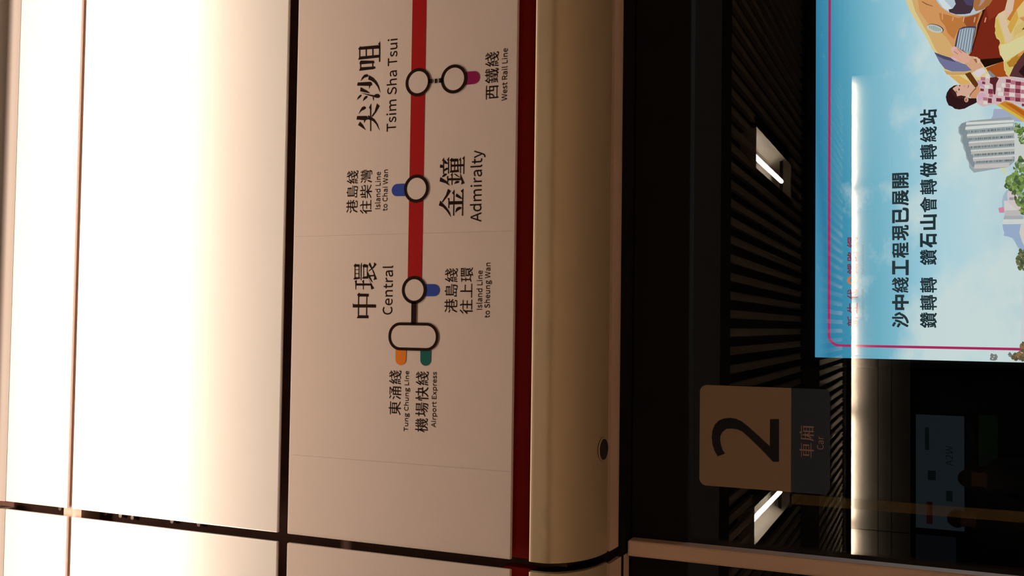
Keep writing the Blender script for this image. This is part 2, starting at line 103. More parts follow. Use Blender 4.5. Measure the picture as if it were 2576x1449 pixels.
's環': '362,767 424,768 430,765 434,756 445,755 503,755 508,758 512,767 518,768 565,768 570,765 575,756 583,755 648,755 654,758 658,767 664,768 711,768 716,765 720,756 729,755 794,755 807,768 872,767 876,756 875,566 867,562 807,562 794,575 727,575 720,574 716,565 711,562 664,562 658,564 654,572 648,575 581,575 575,574 570,565 565,562 518,562 512,564 508,572 503,575 443,575 434,574 430,565 424,562 362,564 358,569 358,579 358,756/132,735 198,737 211,724 292,724 297,722 300,717 301,691 297,683 211,682 206,679 204,673 205,449 211,445 284,444 287,441 288,431 288,413 284,407 211,406 205,402 205,142 206,138 211,136 289,158 295,152 295,121 292,116 208,91 202,77 180,68 141,57 133,58 122,64 52,42 39,42 33,48 27,87 28,92 39,87 70,94 122,110 129,118 128,402 122,406 44,407 41,413 40,428 42,441 47,445 122,445 128,449 129,673 128,679 122,682 34,683 30,691 30,717 34,722 39,724 122,724 128,727/435,726 431,717 432,607 440,604 506,605 509,613 508,723 500,726/576,726 572,717 573,607 581,604 652,605 655,613 654,723 646,726/721,726 717,717 719,607 727,604 798,605 801,613 799,723 792,726/322,504 898,505 904,504 907,498 907,478 904,470 896,469 328,469 322,470 319,475 319,498/387,405 453,406 458,403 463,394 474,393 758,393 764,394 768,403 773,406 845,405 848,394 846,211 839,208 773,208 760,221 682,221 674,217 674,204 695,160 721,121 753,137 766,136 773,138 839,182 849,181 864,168 879,163 886,155 883,148 857,142 768,94 764,87 765,69 784,48 833,14 883,-10 911,-8 917,-12 915,-17 896,-33 885,-51 872,-55 826,-36 782,-15 771,-6 755,-5 745,1 724,21 714,35 671,74 628,142 619,160 607,199 602,205 582,189 555,157 534,144 516,144 497,131 497,4 500,1 505,1 648,35 652,27 650,4 510,-32 498,-38 495,-47 490,-51 435,-70 424,-68 399,-22 402,-17 414,-12 423,14 422,90 417,91 362,68 328,60 320,62 310,75 299,81 290,95 299,100 320,95 402,126 421,137 424,147 429,152 484,181 503,181 518,191 522,196 521,217 516,221 466,221 453,208 393,208 385,211 384,394/464,364 460,360 460,350 460,259 464,251 516,250 521,253 525,262 531,263 555,262 591,250 607,250 620,262 628,263 669,262 674,253 680,250 758,250 766,254 767,355 763,364',
's車': '434,798 505,799 513,796 514,707 518,701 870,700 876,699 879,694 879,668 872,661 523,661 515,657 514,574 518,566 721,565 727,568 731,577 740,578 805,578 810,574 811,566 810,208 802,206 734,206 729,208 725,217 719,219 518,218 514,209 516,120 526,117 904,117 910,110 910,84 907,77 901,75 518,75 514,66 514,-74 508,-81 440,-81 432,-77 431,66 427,75 52,75 46,77 43,82 43,110 47,116 52,117 422,117 430,121 431,209 427,218 229,218 224,216 220,207 211,206 151,206 145,209 145,217 146,575 154,578 216,578 221,575 226,566 232,565 427,566 431,574 430,658 422,661 78,661 72,665 72,689 73,697 81,700 427,701 431,707 431,790/227,528 223,525 223,514 223,418 227,409 422,409 430,413 431,519 427,528/518,528 515,525 514,514 514,418 518,409 719,409 727,413 728,519 724,528/227,377 223,373 223,366 223,262 226,254 419,252 430,255 431,368 428,376/518,377 515,373 514,366 514,262 517,254 716,252 727,255 728,368 725,376',
's廂': '499,801 508,802 516,799 532,777 544,755 557,715 565,701 901,700 907,694 907,665 898,661 562,661 555,658 544,649 536,648 477,648 471,651 467,660 461,661 179,660 176,652 176,342 170,251 162,176 152,110 136,40 118,-15 91,-74 86,-78 78,-77 56,-61 44,-41 31,-42 27,-35 47,12 74,121 92,254 95,371 98,387 98,709 104,713 169,713 174,710 179,702 185,700 466,701 470,707 469,730 458,759 444,782 445,785 453,787 466,781 474,794/327,608 391,609 399,605 400,470 403,462 510,461 516,459 519,452 519,431 516,425 409,424 400,420 402,345 408,334 489,256 508,222 519,215 524,207 505,178 495,153 484,152 479,156 427,238 409,263 404,268 401,267 400,-69 398,-75 393,-78 331,-78 325,-74 323,246 317,243 282,168 258,126 237,94 211,63 203,60 198,63 189,90 172,118 174,125 190,139 198,163 237,228 264,280 292,347 314,415 312,421 307,424 198,425 194,431 194,454 198,459 203,461 305,461 312,464 315,471 324,480 324,600/543,577 609,578 615,575 619,566 628,565 799,565 805,568 809,577 815,578 878,578 883,574 884,-54 883,-61 880,-65 809,-64 806,-59 806,-20 799,-13 628,-13 620,-14 617,-17 616,-64 613,-69 549,-70 542,-67 540,566/620,528 617,525 616,517 616,394 619,387 797,385 805,388 806,519 803,527/620,351 617,347 616,340 616,212 619,204 797,203 805,206 806,342 803,350/620,171 617,168 616,160 616,30 619,22 797,21 805,24 806,163 803,170',
'h沙': '531,819 646,820 651,819 655,814 656,218 659,218 685,248 709,288 731,329 755,387 760,390 797,391 802,394 758,492 692,603 691,650 693,655 698,658 755,682 799,682 807,679 868,582 917,483 941,418 941,368 935,361 878,334 875,314 847,243 805,170 751,100 683,38 615,-10 534,-50 497,-64 448,-83 349,-109 299,-109 258,-43 257,1 259,9 352,32 391,45 448,66 503,92 581,142 630,186 625,190 534,190 528,196 527,808/99,814 148,815 161,811 258,765 331,717 335,709 334,663 296,610 286,607 237,608 148,666 60,712 60,764/373,663 435,664 490,653 496,647 496,595 472,504 443,415 411,336 391,293 373,262 367,258 328,258 323,255 321,220 318,212 243,66 157,-82 148,-89 99,-88 42,-43 41,14 123,144 214,314 221,317 250,318 253,321 255,347 271,373 297,424 336,527/47,553 102,554 198,507 242,481 272,459 275,452 274,402 238,350 229,346 182,347 102,400 11,449 10,504',
'h中': '401,837 539,838 547,835 548,673 552,667 885,666 894,663 894,150 888,146 753,146 749,150 749,194 745,200 550,199 548,191 548,-103 544,-112 404,-112 398,-108 397,191 393,200 203,200 199,194 199,147 195,141 60,140 54,144 54,663 62,666 393,667 397,673 397,829/203,523 199,514 199,353 201,345 388,344 396,346 397,514 395,522/552,523 548,514 548,353 550,345 740,344 747,346 749,514 746,522',
'h綫': '193,816 227,817 282,793 287,788 288,762 272,722 232,647 171,545 171,540 174,539 203,542 209,545 281,674 312,673 365,644 368,647 369,665 378,671 482,677 499,681 501,686 481,777 481,811 484,817 576,816 581,803 601,715 609,691 615,688 724,696 722,702 708,710 627,751 626,777 629,785 667,815 674,817 701,817 729,806 784,780 836,749 840,743 840,720 834,704 880,708 909,706 915,657 914,621 909,617 891,615 862,614 844,610 852,600 853,577 850,569 808,532 750,494 746,488 755,480 786,464 820,456 831,467 839,491 845,527 852,531 880,530 927,498 928,462 922,439 907,394 894,376 881,363 865,355 844,351 805,354 800,353 800,350 812,341 816,334 815,298 828,297 878,302 917,302 922,300 926,272 925,215 919,211 865,208 859,206 860,170 853,157 802,104 734,51 737,45 771,24 823,8 832,14 839,27 847,58 850,84 855,92 888,93 914,73 937,61 939,27 930,-9 915,-51 905,-67 891,-82 875,-91 846,-97 794,-94 763,-88 729,-78 695,-62 658,-38 625,-10 544,-44 443,-78 427,-81 396,-80 359,-25 357,-1 331,-5 305,-5 300,-2 271,108 258,147 253,154 267,35 266,-25 263,-28 219,-39 185,-39 180,-37 178,-2 168,87 155,160 155,194 159,197 214,208 240,207 247,197 249,209 253,214 294,228 295,233 292,248 286,254 273,252 133,229 94,220 76,214 44,215 22,275 23,306 47,323 64,340 102,386 139,439 135,442 73,430 37,431 15,491 14,514 16,522 31,531 47,547 99,626 160,741/721,603 656,599 651,595 669,566 674,565 727,596 729,603/367,602 283,462 282,457 320,458 328,453 344,415 368,347 388,268 427,268 479,274 483,280 464,375 458,377 430,370 396,371 362,426 361,454 372,460 417,469 510,495 562,514 567,517 567,522 537,582 531,588 508,588 432,581 378,581 372,584 371,600/628,434 553,405 553,402 562,400 566,397 577,334 590,285 594,281 612,281 688,286 702,290 700,295 682,306 602,348 602,379 641,411 651,415 649,420 635,432/240,398 195,340 195,334 221,336 263,343 245,397/362,223 340,215 336,209 378,82 386,48 389,19 396,19 461,37 557,74 558,79 510,180 427,174 375,175 372,178 368,220/61,202 99,203 143,195 150,189 150,152 129,32 105,-61 102,-68 96,-70 68,-70 21,-51 15,-46 15,-15 35,56 51,139 56,189/719,197 651,192 630,189 628,186 651,142 661,130 696,152 741,191 742,195 740,197',
'h工': '63,728 890,728 892,720 892,592 888,584 557,583 549,581 548,113 550,108 557,107 938,106 941,97 940,-37 930,-39 14,-38 12,-30 12,97 16,106 388,107 395,108 397,113 396,581 388,583 65,584 61,592 61,720',
'h程': '311,811 370,811 409,769 412,772 414,784 419,786 880,786 888,784 889,444 887,436 422,435 406,437 307,437 299,433 305,424 372,360 376,366 377,400 383,403 921,402 923,392 923,298 921,290 716,289 712,288 710,282 710,233 714,227 898,225 900,217 898,111 891,109 714,109 710,103 710,45 711,41 716,39 942,38 944,30 944,-67 940,-77 339,-77 335,-69 335,30 337,38 581,39 585,45 585,103 583,107 578,109 404,110 400,116 398,206 380,193 333,193 302,235 299,233 298,225 298,-93 294,-101 182,-102 174,-98 172,196 167,192 123,118 91,76 83,73 44,73 35,77 2,137 2,194 40,241 76,298 111,363 142,433 135,437 29,437 21,440 20,556 26,560 169,560 173,566 173,634 171,639 167,640 89,628 36,628 15,683 15,733 18,736 120,755 219,779/404,700 299,667 298,569 300,561 404,560 411,562 413,694 411,699/536,671 533,668 533,660 533,556 536,550 758,549 766,553 767,665 763,671/430,288 426,282 426,248 414,230 417,227 576,226 584,230 585,282 581,288',
'h現': '394,785 880,786 891,784 891,209 885,206 771,206 763,203 762,45 765,27 771,22 784,18 807,18 827,25 834,48 837,110 840,126 844,130 891,130 951,105 954,97 954,43 946,-22 933,-64 923,-77 909,-88 878,-97 711,-97 674,-88 658,-77 648,-59 642,-33 642,196 638,205 604,205 599,202 592,157 579,103 563,64 534,14 510,-13 458,-57 400,-87 349,-106 289,-105 266,-68 250,-51 250,1 305,21 352,43 394,74 422,105 443,139 461,186 465,199 461,205 422,205 417,203 415,152 409,146 76,47 26,47 20,51 2,116 3,165 10,171 143,206 151,210 152,220 151,386 143,388 36,388 31,392 30,402 30,498 32,506 146,508 152,512 152,655 146,659 22,660 20,668 20,775 29,778 385,778/516,671 512,668 512,660 512,637 516,630 760,630 769,634 769,665 766,671/279,658 275,650 276,510 284,508 390,509 392,517 391,656 383,659/516,518 512,514 512,506 512,483 516,477 760,476 769,480 769,512 766,518/279,387 275,379 276,246 281,245 354,265 390,267 392,275 391,387/516,364 512,360 512,353 512,327 516,321 760,320 769,324 769,358 766,364',
'h已': '53,777 819,777 822,767 820,265 812,263 680,263 673,269 673,308 667,312 250,312 246,303 246,134 252,95 260,81 273,71 286,66 318,60 370,57 661,57 701,60 727,66 747,76 765,95 774,113 785,152 797,240 805,242 875,241 896,230 938,216 941,209 941,126 928,45 912,-4 891,-38 862,-62 833,-75 768,-86 255,-86 208,-81 185,-75 164,-67 143,-55 122,-33 111,-12 103,19 100,53 102,611 112,614 237,614 245,612 246,462 250,456 667,456 671,457 673,462 673,626 671,631 664,633 55,633 51,642 51,769',
'h展': '108,780 862,781 872,779 873,509 865,505 734,505 731,498 731,470 733,465 737,463 890,462 892,454 891,353 885,349 734,348 731,342 731,308 733,303 737,302 922,302 930,298 930,189 924,185 881,183 877,142 775,71 784,63 841,37 938,8 938,-46 911,-79 898,-101 891,-104 846,-104 779,-83 729,-62 677,-33 615,12 611,9 610,-20 604,-25 401,-77 354,-90 323,-102 271,-100 242,-43 241,4 243,9 264,25 273,37 285,64 288,79 288,178 286,182 281,185 221,185 213,181 199,103 178,25 153,-38 120,-100 65,-102 6,-67 5,-9 34,44 60,113 79,183 97,295 105,402 105,772/234,666 231,660 231,629 233,623 237,622 740,622 746,623 749,629 748,663 742,666/234,505 231,501 230,493 231,470 234,464 346,463 352,467 353,498 349,505/477,505 473,501 473,493 473,470 477,464 604,463 610,467 611,498 607,505/232,348 228,342 229,303 346,302 352,306 353,342 349,348/477,348 473,345 473,337 473,308 477,302 604,302 610,306 611,342 607,348/411,184 408,176 409,57 422,57 542,85 543,90 515,131 487,183/646,184 646,178 664,158 701,181 701,183 695,185',
'h開': '60,785 448,786 455,785 457,780 456,413 448,411 190,411 181,407 181,-95 180,-101 174,-104 65,-104 60,-103 56,-98 56,775/492,785 888,786 897,782 897,-33 886,-67 862,-88 831,-96 773,-102 667,-102 659,-98 652,-67 637,-28 638,21 646,23 760,23 769,27 775,38 774,407 766,411 497,411 490,413 488,775/185,679 181,676 181,660 183,655 188,654 331,654 336,656 337,660 337,676 331,679/615,679 611,676 611,660 612,656 617,654 768,654 773,655 775,660 774,676 768,679/185,549 181,545 181,538 181,525 185,521 331,521 337,525 337,545 333,549/615,549 611,545 611,538 611,522 615,518 766,518 774,522 775,543 771,549/214,405 221,407 727,407 737,402 737,295 729,291 633,291 629,285 629,248 631,243 635,242 756,241 759,233 759,134 756,129 750,127 638,127 630,125 629,-77 625,-85 521,-86 513,-84 512,121 510,125 505,127 435,127 430,125 412,51 391,4 358,-46 331,-74 307,-93 297,-97 247,-96 204,-56 203,-2 230,19 268,60 290,97 299,123 294,127 203,127 195,131 195,238 203,242 310,242 314,243 316,248 316,285 312,291 219,292 214,294 212,397/435,291 431,285 431,248 433,243 503,242 510,244 512,282 509,290',
'h鑽': '193,819 229,819 273,798 275,764 271,751 272,746 354,678 363,686 383,733 404,805 438,807 466,802 471,814 477,817 551,816 553,811 555,749 560,747 621,746 625,702 628,703 633,715 649,764 656,801 661,807 695,807 729,800 737,817 812,817 816,811 816,754 819,748 901,747 906,745 908,678 905,670 823,669 819,668 816,663 817,644 820,641 919,640 925,637 924,562 919,560 847,558 845,553 845,504 849,493 857,492 862,501 866,543 870,546 901,546 932,530 936,525 933,467 922,433 907,420 896,417 875,416 871,410 871,58 865,55 802,53 806,48 885,7 917,-13 917,-46 883,-90 845,-90 669,7 665,14 666,38 673,51 667,54 581,53 582,48 592,38 592,9 589,3 480,-48 375,-94 346,-93 315,-43 315,-10 344,6 70,-60 44,-60 39,-57 25,1 26,35 31,39 159,66 164,69 165,74 165,82 161,86 120,73 91,73 86,75 74,155 51,251 52,280 91,294 128,292 144,238 161,147 164,145 165,303 164,310 159,312 39,314 35,321 36,402 42,406 163,407 165,413 165,472 163,478 159,479 91,479 81,482 70,479 43,480 15,545 15,579 20,587 71,637 115,688 149,738/711,668 703,652 702,642 731,642 733,647 732,667 727,669/453,665 447,657 444,642 468,642 470,647 469,664/557,666 554,663 553,655 554,644 557,641 604,640 610,644 610,663 607,666/219,653 166,579 164,574 307,574 306,579 284,601 232,645/370,559 362,552 344,551 340,548 340,485 338,480 263,479 258,477 257,415 259,407 364,407 358,420 344,433 343,465 346,470 371,488 388,508 404,540 408,553 407,558 404,559/505,559 500,553 490,506 480,478 454,436 453,431 456,430 487,431 483,444 483,475 498,491 506,509 509,551/594,559 590,553 591,529 633,531 637,527 642,509 646,507 659,523 670,553 669,557 664,560/758,547 753,519 743,485 730,459 710,436 709,431 768,431 762,462 761,543 760,547/372,397 371,319 369,314 263,312 258,310 257,191 258,179 260,180 263,189 287,303 320,304 367,288 368,254 329,108 333,105 367,107 375,104 379,77 379,27 383,22 435,45 445,51 445,53 417,55 413,61 413,394 409,398/516,351 512,347 512,337 514,332 518,331 763,331 767,332 769,337 769,347 763,351/516,252 512,248 512,238 514,233 518,232 763,232 767,233 769,238 769,248 763,252/516,156 512,152 512,139 513,135 518,133 763,133 767,134 769,139 769,152 763,156',
'h轉': '191,816 276,817 284,815 285,720 287,715 292,713 417,714 420,717 421,741 427,747 615,748 618,754 619,811 625,815 710,814 712,808 712,754 716,748 909,747 917,745 918,663 914,656 721,656 713,652 713,642 719,638 891,638 895,637 897,631 897,363 893,357 870,356 867,353 902,314 936,267 935,238 911,222 904,215 924,213 931,207 931,129 924,125 823,125 815,123 814,-35 808,-61 797,-75 776,-85 727,-94 617,-93 594,-30 557,-27 542,-2 513,38 468,87 468,113 471,123 453,125 447,121 447,82 443,76 287,74 285,66 284,-92 276,-94 193,-94 189,-87 189,66 187,74 29,75 21,78 20,160 22,168 182,169 188,173 189,209 185,216 60,216 55,218 53,228 54,577 60,580 185,581 189,587 188,613 182,617 35,618 33,623 33,704 34,711 39,713 187,715 189,720 189,811/438,656 434,650 433,621 430,617 292,617 286,615 285,610 285,587 289,581 417,580 423,577 424,325 430,323 477,323 492,325 616,327 618,350 615,356 453,357 445,359 444,629 445,636 451,638 615,638 618,642 617,654 609,656/539,562 536,558 535,551 536,540 539,537 612,536 618,540 618,558 615,562/716,562 713,558 712,551 713,540 716,537 797,536 803,540 803,558 799,562/143,494 139,488 141,442 148,440 192,441 194,449 193,492 188,495/284,494 280,488 281,442 289,440 332,441 335,449 333,492 328,495/539,460 536,457 535,449 536,439 539,435 612,435 618,439 618,457 615,460/716,460 713,457 712,449 713,439 716,435 797,435 803,439 803,457 799,460/143,356 139,350 141,304 148,302 192,303 194,311 193,354 188,356/284,356 280,350 281,304 289,302 332,303 335,311 333,354 328,356/716,356 712,350 714,329 747,329 741,355/818,244 814,238 815,216 820,213 845,215 845,220 831,241 826,244/672,241 555,239 542,237 430,237 424,233 422,217 423,215 430,213 708,213 714,217 713,241/289,216 286,212 285,204 285,176 289,169 404,169 410,173 411,215/578,124 576,122 577,118 613,79 639,43 642,35 642,12 638,-2 688,-5 706,-3 712,1 715,12 715,116 713,123',
'h石': '27,764 917,765 927,762 928,631 926,623 458,622 453,618 417,527 380,449 383,446 388,445 859,445 870,442 871,-100 867,-111 724,-112 720,-106 720,-51 716,-48 708,-47 346,-47 340,-51 340,-106 336,-112 203,-112 195,-110 193,175 188,174 143,133 109,107 36,107 0,147 -1,241 3,247 42,279 87,324 156,412 214,504 244,561 268,618 266,622 260,622 27,623 25,634 25,756/344,301 340,293 340,105 342,97 711,96 719,98 720,293 718,301/994,238 997,238 998,230 998,157 997,152 995,152 987,160 986,168 986,230',
'h山': '403,827 539,828 548,824 548,116 552,107 729,107 737,109 739,634 742,639 747,640 878,640 886,637 887,-98 883,-108 742,-108 738,-100 738,-43 732,-39 76,-39 65,-35 64,629 68,639 203,640 209,639 212,634 214,109 221,107 391,107 399,110 400,816',
'h會': '453,819 484,820 542,798 545,793 547,769 570,747 638,701 721,657 815,618 885,594 932,582 938,579 938,548 893,493 862,492 820,505 815,504 814,280 812,272 148,271 138,273 136,496 130,498 96,487 60,488 21,540 21,571 31,577 148,615 206,640 271,672 323,704 372,740 415,777/477,689 432,653 425,644 536,644 533,650 482,689/661,567 658,561 651,560 302,560 289,564 260,551 255,545 703,544 708,545 704,551 667,568/237,460 233,454 234,354 240,351 297,352 299,355 294,371 260,431 258,458/362,460 359,459 360,454 394,387 398,354 404,351 424,353 426,360 424,458 419,461/523,460 520,454 520,355 523,352 544,352 548,355 549,373 588,457 583,461/698,460 694,457 693,433 651,358 651,352 708,351 714,355 714,457 711,460/196,254 765,254 767,246 766,-85 758,-89 667,-88 660,-82 660,-64 654,-60 307,-60 299,-64 298,-87 294,-91 196,-90 194,-80 194,246/302,171 299,168 298,147 299,143 305,140 651,140 658,142 660,147 660,168 654,172/302,57 299,53 298,30 299,25 305,23 651,23 658,25 660,30 660,53 654,57',
'h做': '636,824 701,825 745,817 753,813 754,764 733,657 733,644 932,643 938,639 938,530 935,526 901,526 895,522 881,418 860,314 842,248 809,160 830,123 874,69 893,49 948,7 948,-46 906,-101 852,-101 807,-65 788,-46 754,-7 734,21 729,24 689,-20 654,-52 615,-83 583,-102 536,-102 528,-98 487,-54 486,-2 482,2 376,1 374,-4 374,-54 370,-60 259,-59 257,-51 257,389 260,394 266,396 357,396 362,398 363,517 361,522 357,523 242,523 237,521 236,514 235,-98 227,-102 118,-100 116,-93 116,345 115,348 109,346 81,311 28,311 0,366 -1,444 55,522 110,616 157,717 194,819 201,823 245,822 305,806 310,803 311,746 276,650 276,641 357,640 363,644 363,808 367,816 474,817 482,816 486,808 487,643 495,640 589,640 596,642 600,647 616,712/703,525 700,519 710,452 723,384 734,346 737,346 740,355 751,400 772,522 766,526/490,523 486,517 486,402 490,396 505,396 511,400 513,426 542,480 558,519 552,523/994,439 997,439 998,431 998,379 995,376 991,387 991,431/609,319 596,317 593,311 592,92 594,85 596,84 634,126 660,165 635,243 618,314 615,321/378,278 374,269 375,122 383,120 473,121 475,129 474,276 466,278',
'h站': '574,827 690,828 698,826 699,639 701,631 930,630 938,626 939,517 937,509 706,508 701,506 699,501 699,381 701,373 893,372 899,368 898,-97 891,-99 779,-99 775,-93 774,-61 768,-58 549,-58 541,-61 540,-95 536,-101 422,-101 418,-95 418,69 414,75 86,-8 36,-7 33,-2 17,64 18,115 26,119 107,136 110,142 111,152 97,285 67,467 67,525 62,528 34,529 28,532 29,646 34,648 185,650 185,655 172,687 140,748 140,801 148,806 203,822 245,823 256,819 302,731 321,681 324,650 443,648 451,645 451,532 445,529 411,528 408,525 407,485 354,199 359,196 388,203 414,203 418,209 419,370 427,372 565,372 571,376 572,819/182,528 179,522 207,363 227,189 229,190 233,202 254,311 275,446 283,525 276,528/544,249 540,241 540,74 543,66 766,65 773,67 775,241 773,248',
'h新': '249,816 273,817 282,814 333,714 484,713 490,709 490,631 484,627 443,627 438,625 435,600 399,501 404,497 504,496 507,491 507,413 500,409 320,408 316,402 316,345 318,338 323,336 492,335 496,329 496,254 494,248 490,247 319,246 316,238 316,-15 311,-35 295,-54 271,-64 219,-70 167,-70 161,-67 149,-28 140,-9 140,14 146,18 216,18 224,27 225,243 219,247 36,248 33,254 33,329 35,334 39,336 221,336 225,342 225,405 219,409 39,409 31,411 30,488 32,496 130,497 135,499 137,504 128,543 106,605 104,625 99,627 49,627 43,631 43,707 45,712 49,713 216,714 214,728 190,775 189,798 198,804/809,795 836,796 875,763 894,743 893,718 831,696 750,675 608,647 605,639 605,501 607,494 612,492 917,492 925,488 926,407 924,400 826,398 819,394 819,-82 812,-86 732,-86 726,-85 723,-80 723,389 721,396 714,398 612,398 606,394 605,298 600,220 590,142 576,79 558,22 537,-28 508,-77 503,-81 479,-80 426,-35 427,-7 451,35 453,44 448,45 432,36 406,38 381,95 331,188 329,212 333,219 375,241 401,242 415,225 438,186 474,115 479,112 482,118 501,204 512,327 513,720 518,723 633,745 690,758 755,777/203,626 203,618 225,548 230,525 232,499 240,497 292,498 310,540 334,610 336,625 328,627/115,235 143,237 193,224 197,217 196,191 180,147 154,95 120,40 102,16 78,16 28,51 25,56 25,77 55,116 76,150',
'h生': '429,814 518,815 526,813 527,637 531,630 859,630 870,626 871,540 870,535 865,531 536,531 529,529 527,358 530,350 833,348 837,342 837,264 836,256 828,252 530,251 527,243 527,45 530,40 536,39 911,38 915,30 915,-54 913,-59 49,-60 39,-58 38,32 42,38 417,39 425,43 426,243 424,251 151,252 143,256 142,264 142,342 146,348 424,350 426,358 424,529 417,531 227,530 193,470 154,410 134,384 125,378 99,378 42,416 38,420 38,439 41,449 62,474 94,519 141,603 180,694 214,795 250,796 299,785 311,780 311,754 308,738 273,637 273,631 419,630 424,632 426,637 426,806',
'h代': '286,803 310,804 372,784 376,777 376,754 336,666 275,561 274,-85 268,-89 182,-89 177,-87 176,-80 175,418 172,421 169,418 104,346 78,323 70,320 49,320 45,324 8,385 7,410 8,415 44,448 92,498 165,590 227,689 261,754 279,795/510,801 599,802 605,798 614,629 621,543 626,530 885,562 906,562 912,558 921,506 921,472 917,466 659,434 641,432 637,426 645,366 658,301 684,202 703,152 729,99 760,57 797,32 812,27 820,32 829,45 842,90 853,183 857,187 880,186 940,147 941,121 933,69 922,19 909,-20 884,-64 871,-77 854,-85 841,-89 802,-89 753,-76 703,-47 676,-20 653,9 620,66 591,142 564,241 533,415 518,416 344,393 310,393 304,397 293,459 295,485 326,492 522,517 522,545 514,623 507,767 507,795/718,793 745,793 833,716 866,683 901,642 901,613 852,579 823,578 816,582 772,634 669,733 668,754 671,762',
'h鐵': '191,819 216,819 263,795 264,769 258,751 259,746 307,708 372,649 375,649 376,655 376,720 380,728 474,729 479,731 481,808 487,815 568,814 572,806 572,735 573,731 578,729 672,730 673,808 677,814 758,814 761,808 763,771 812,791 839,791 846,786 878,733 902,686 918,644 918,623 915,618 871,597 867,592 919,591 924,589 925,512 919,508 773,508 767,504 767,493 775,360 781,303 786,305 795,329 828,444 852,445 904,434 912,428 912,402 878,282 852,212 809,118 820,74 835,40 841,36 850,56 858,97 861,144 865,152 891,152 936,116 933,69 920,4 907,-33 885,-68 870,-78 859,-81 823,-81 799,-72 784,-60 768,-41 744,6 740,10 706,-29 656,-78 638,-91 615,-90 571,-46 569,-25 573,-12 565,-11 396,-36 365,-37 359,-35 356,-30 352,4 346,13 68,-57 47,-57 42,-54 28,4 28,30 31,35 156,63 168,69 168,306 167,313 161,315 39,316 35,324 35,400 39,405 44,406 166,407 168,413 168,475 166,480 161,481 89,482 83,493 81,494 68,484 42,485 15,551 15,579 20,587 64,629 115,690 159,759/763,738 762,644 765,595 771,591 834,592 823,626 808,663 779,717 768,734/208,658 153,577 151,571 304,571 301,579 245,632 214,658/672,645 664,643 576,643 572,637 572,595 578,591 672,591 675,595 676,603 676,639 674,645/383,643 380,639 387,626 385,592 474,591 480,595 480,637 477,643/344,546 340,540 340,491 336,483 255,481 249,478 249,413 251,407 359,406 365,402 366,394 366,324 362,316 255,315 249,311 250,168 253,169 256,181 281,300 310,302 353,288 358,282 358,251 317,103 364,103 368,79 369,53 372,50 469,60 474,63 475,69 475,95 471,101 388,101 383,104 382,170 383,175 388,177 471,177 475,181 475,196 469,200 371,202 368,209 370,276 378,278 659,278 664,275 665,269 665,209 662,202 568,200 562,198 561,194 562,181 565,177 641,177 648,173 649,105 643,101 565,101 562,97 561,79 563,74 570,73 625,80 669,82 704,131 709,144 692,282 681,433 681,478 677,505 669,508 354,508 348,512 348,540/381,491 661,491 663,483 661,299 654,297 381,298 379,308 379,483/464,416 460,413 460,405 460,379 464,373 573,372 579,376 579,410 576,416/95,293 120,294 125,290 144,215 160,123 159,92 115,76 91,75 85,79 74,160 54,254 54,275 57,280/250,95 249,90 253,86 264,90 255,95',
'h路': '555,814 581,815 646,797 647,767 631,722 633,717 771,716 818,718 854,702 860,696 860,670 836,605 818,566 782,501 734,433 737,427 758,409 820,363 869,334 935,304 938,301 938,277 911,244 896,219 891,216 867,216 864,212 862,-84 854,-86 773,-86 770,-82 769,-56 763,-52 565,-52 556,-56 556,-82 552,-88 466,-88 462,-80 462,212 458,216 432,206 406,207 376,248 367,252 305,252 299,250 298,121 302,117 307,117 393,138 421,137 428,92 426,48 68,-42 35,-41 22,19 23,51 26,54 65,62 69,69 69,381 71,389 151,390 157,387 158,87 164,84 198,92 203,95 204,100 204,449 198,453 78,453 70,457 70,771 78,773 405,772 408,764 408,561 409,554 411,553 451,603 488,660 524,733/164,684 160,676 160,553 162,545 305,544 312,546 314,676 312,683/591,627 588,623 589,618 611,579 651,521 661,513 698,564 730,623 724,627/526,525 488,475 458,444 430,444 411,458 398,453 300,452 298,444 299,346 305,344 411,343 415,340 416,316 419,312 479,344 544,391 579,420 590,431 591,436 534,523 529,526/659,354 625,323 583,291 580,285 742,285 740,291 690,331 667,354/560,195 556,186 556,48 558,40 760,39 768,41 770,186 767,194',
'h網': '201,814 229,814 285,790 290,785 290,764 282,743 235,652 168,543 174,539 206,542 220,548 286,668 312,668 368,637 371,629 369,605 272,446 276,443 310,450 331,450 336,447 355,392 375,319 378,310 380,309 382,759 384,767 893,768 904,766 905,-30 899,-51 885,-68 859,-80 826,-86 729,-86 725,-82 705,-22 705,-2 708,2 802,3 810,6 813,14 814,423 810,432 685,432 680,431 677,428 693,392 699,363 797,362 802,360 803,285 801,277 615,276 609,274 608,269 608,183 610,178 799,176 803,168 803,100 801,95 794,94 529,94 521,96 519,269 516,275 492,276 487,280 486,355 492,362 599,362 605,366 581,414 579,428 576,432 484,432 477,430 475,-82 474,-88 469,-91 391,-91 383,-88 380,21 328,5 305,5 299,11 277,103 249,189 249,207 252,212 302,229 301,248 297,256 292,257 146,234 76,216 52,216 48,220 28,275 28,303 49,318 74,342 112,388 151,444 148,446 133,445 70,432 43,433 20,493 20,517 36,529 56,548 97,608 141,686/479,676 475,670 476,522 482,518 549,519 552,522 550,532 532,587 509,642 510,662 538,673 539,676/586,676 584,670 610,616 623,579 631,548 632,522 638,518 656,519 665,535 685,600 699,652 702,676/742,676 741,673 781,660 785,652 784,631 748,522 753,518 810,518 814,525 813,673 807,677/253,418 197,345 193,334 221,336 275,345 275,350 264,392 255,418/370,215 339,206 335,202 360,123 377,58 380,56 381,212 378,217/210,202 234,203 241,196 261,45 264,-30 260,-36 234,-42 188,-44 182,-42 181,-38 178,27 160,160 160,189 164,195/66,199 102,200 143,192 149,186 147,142 123,12 105,-59 102,-67 96,-70 70,-70 25,-54 20,-46 20,-22 43,58',
}
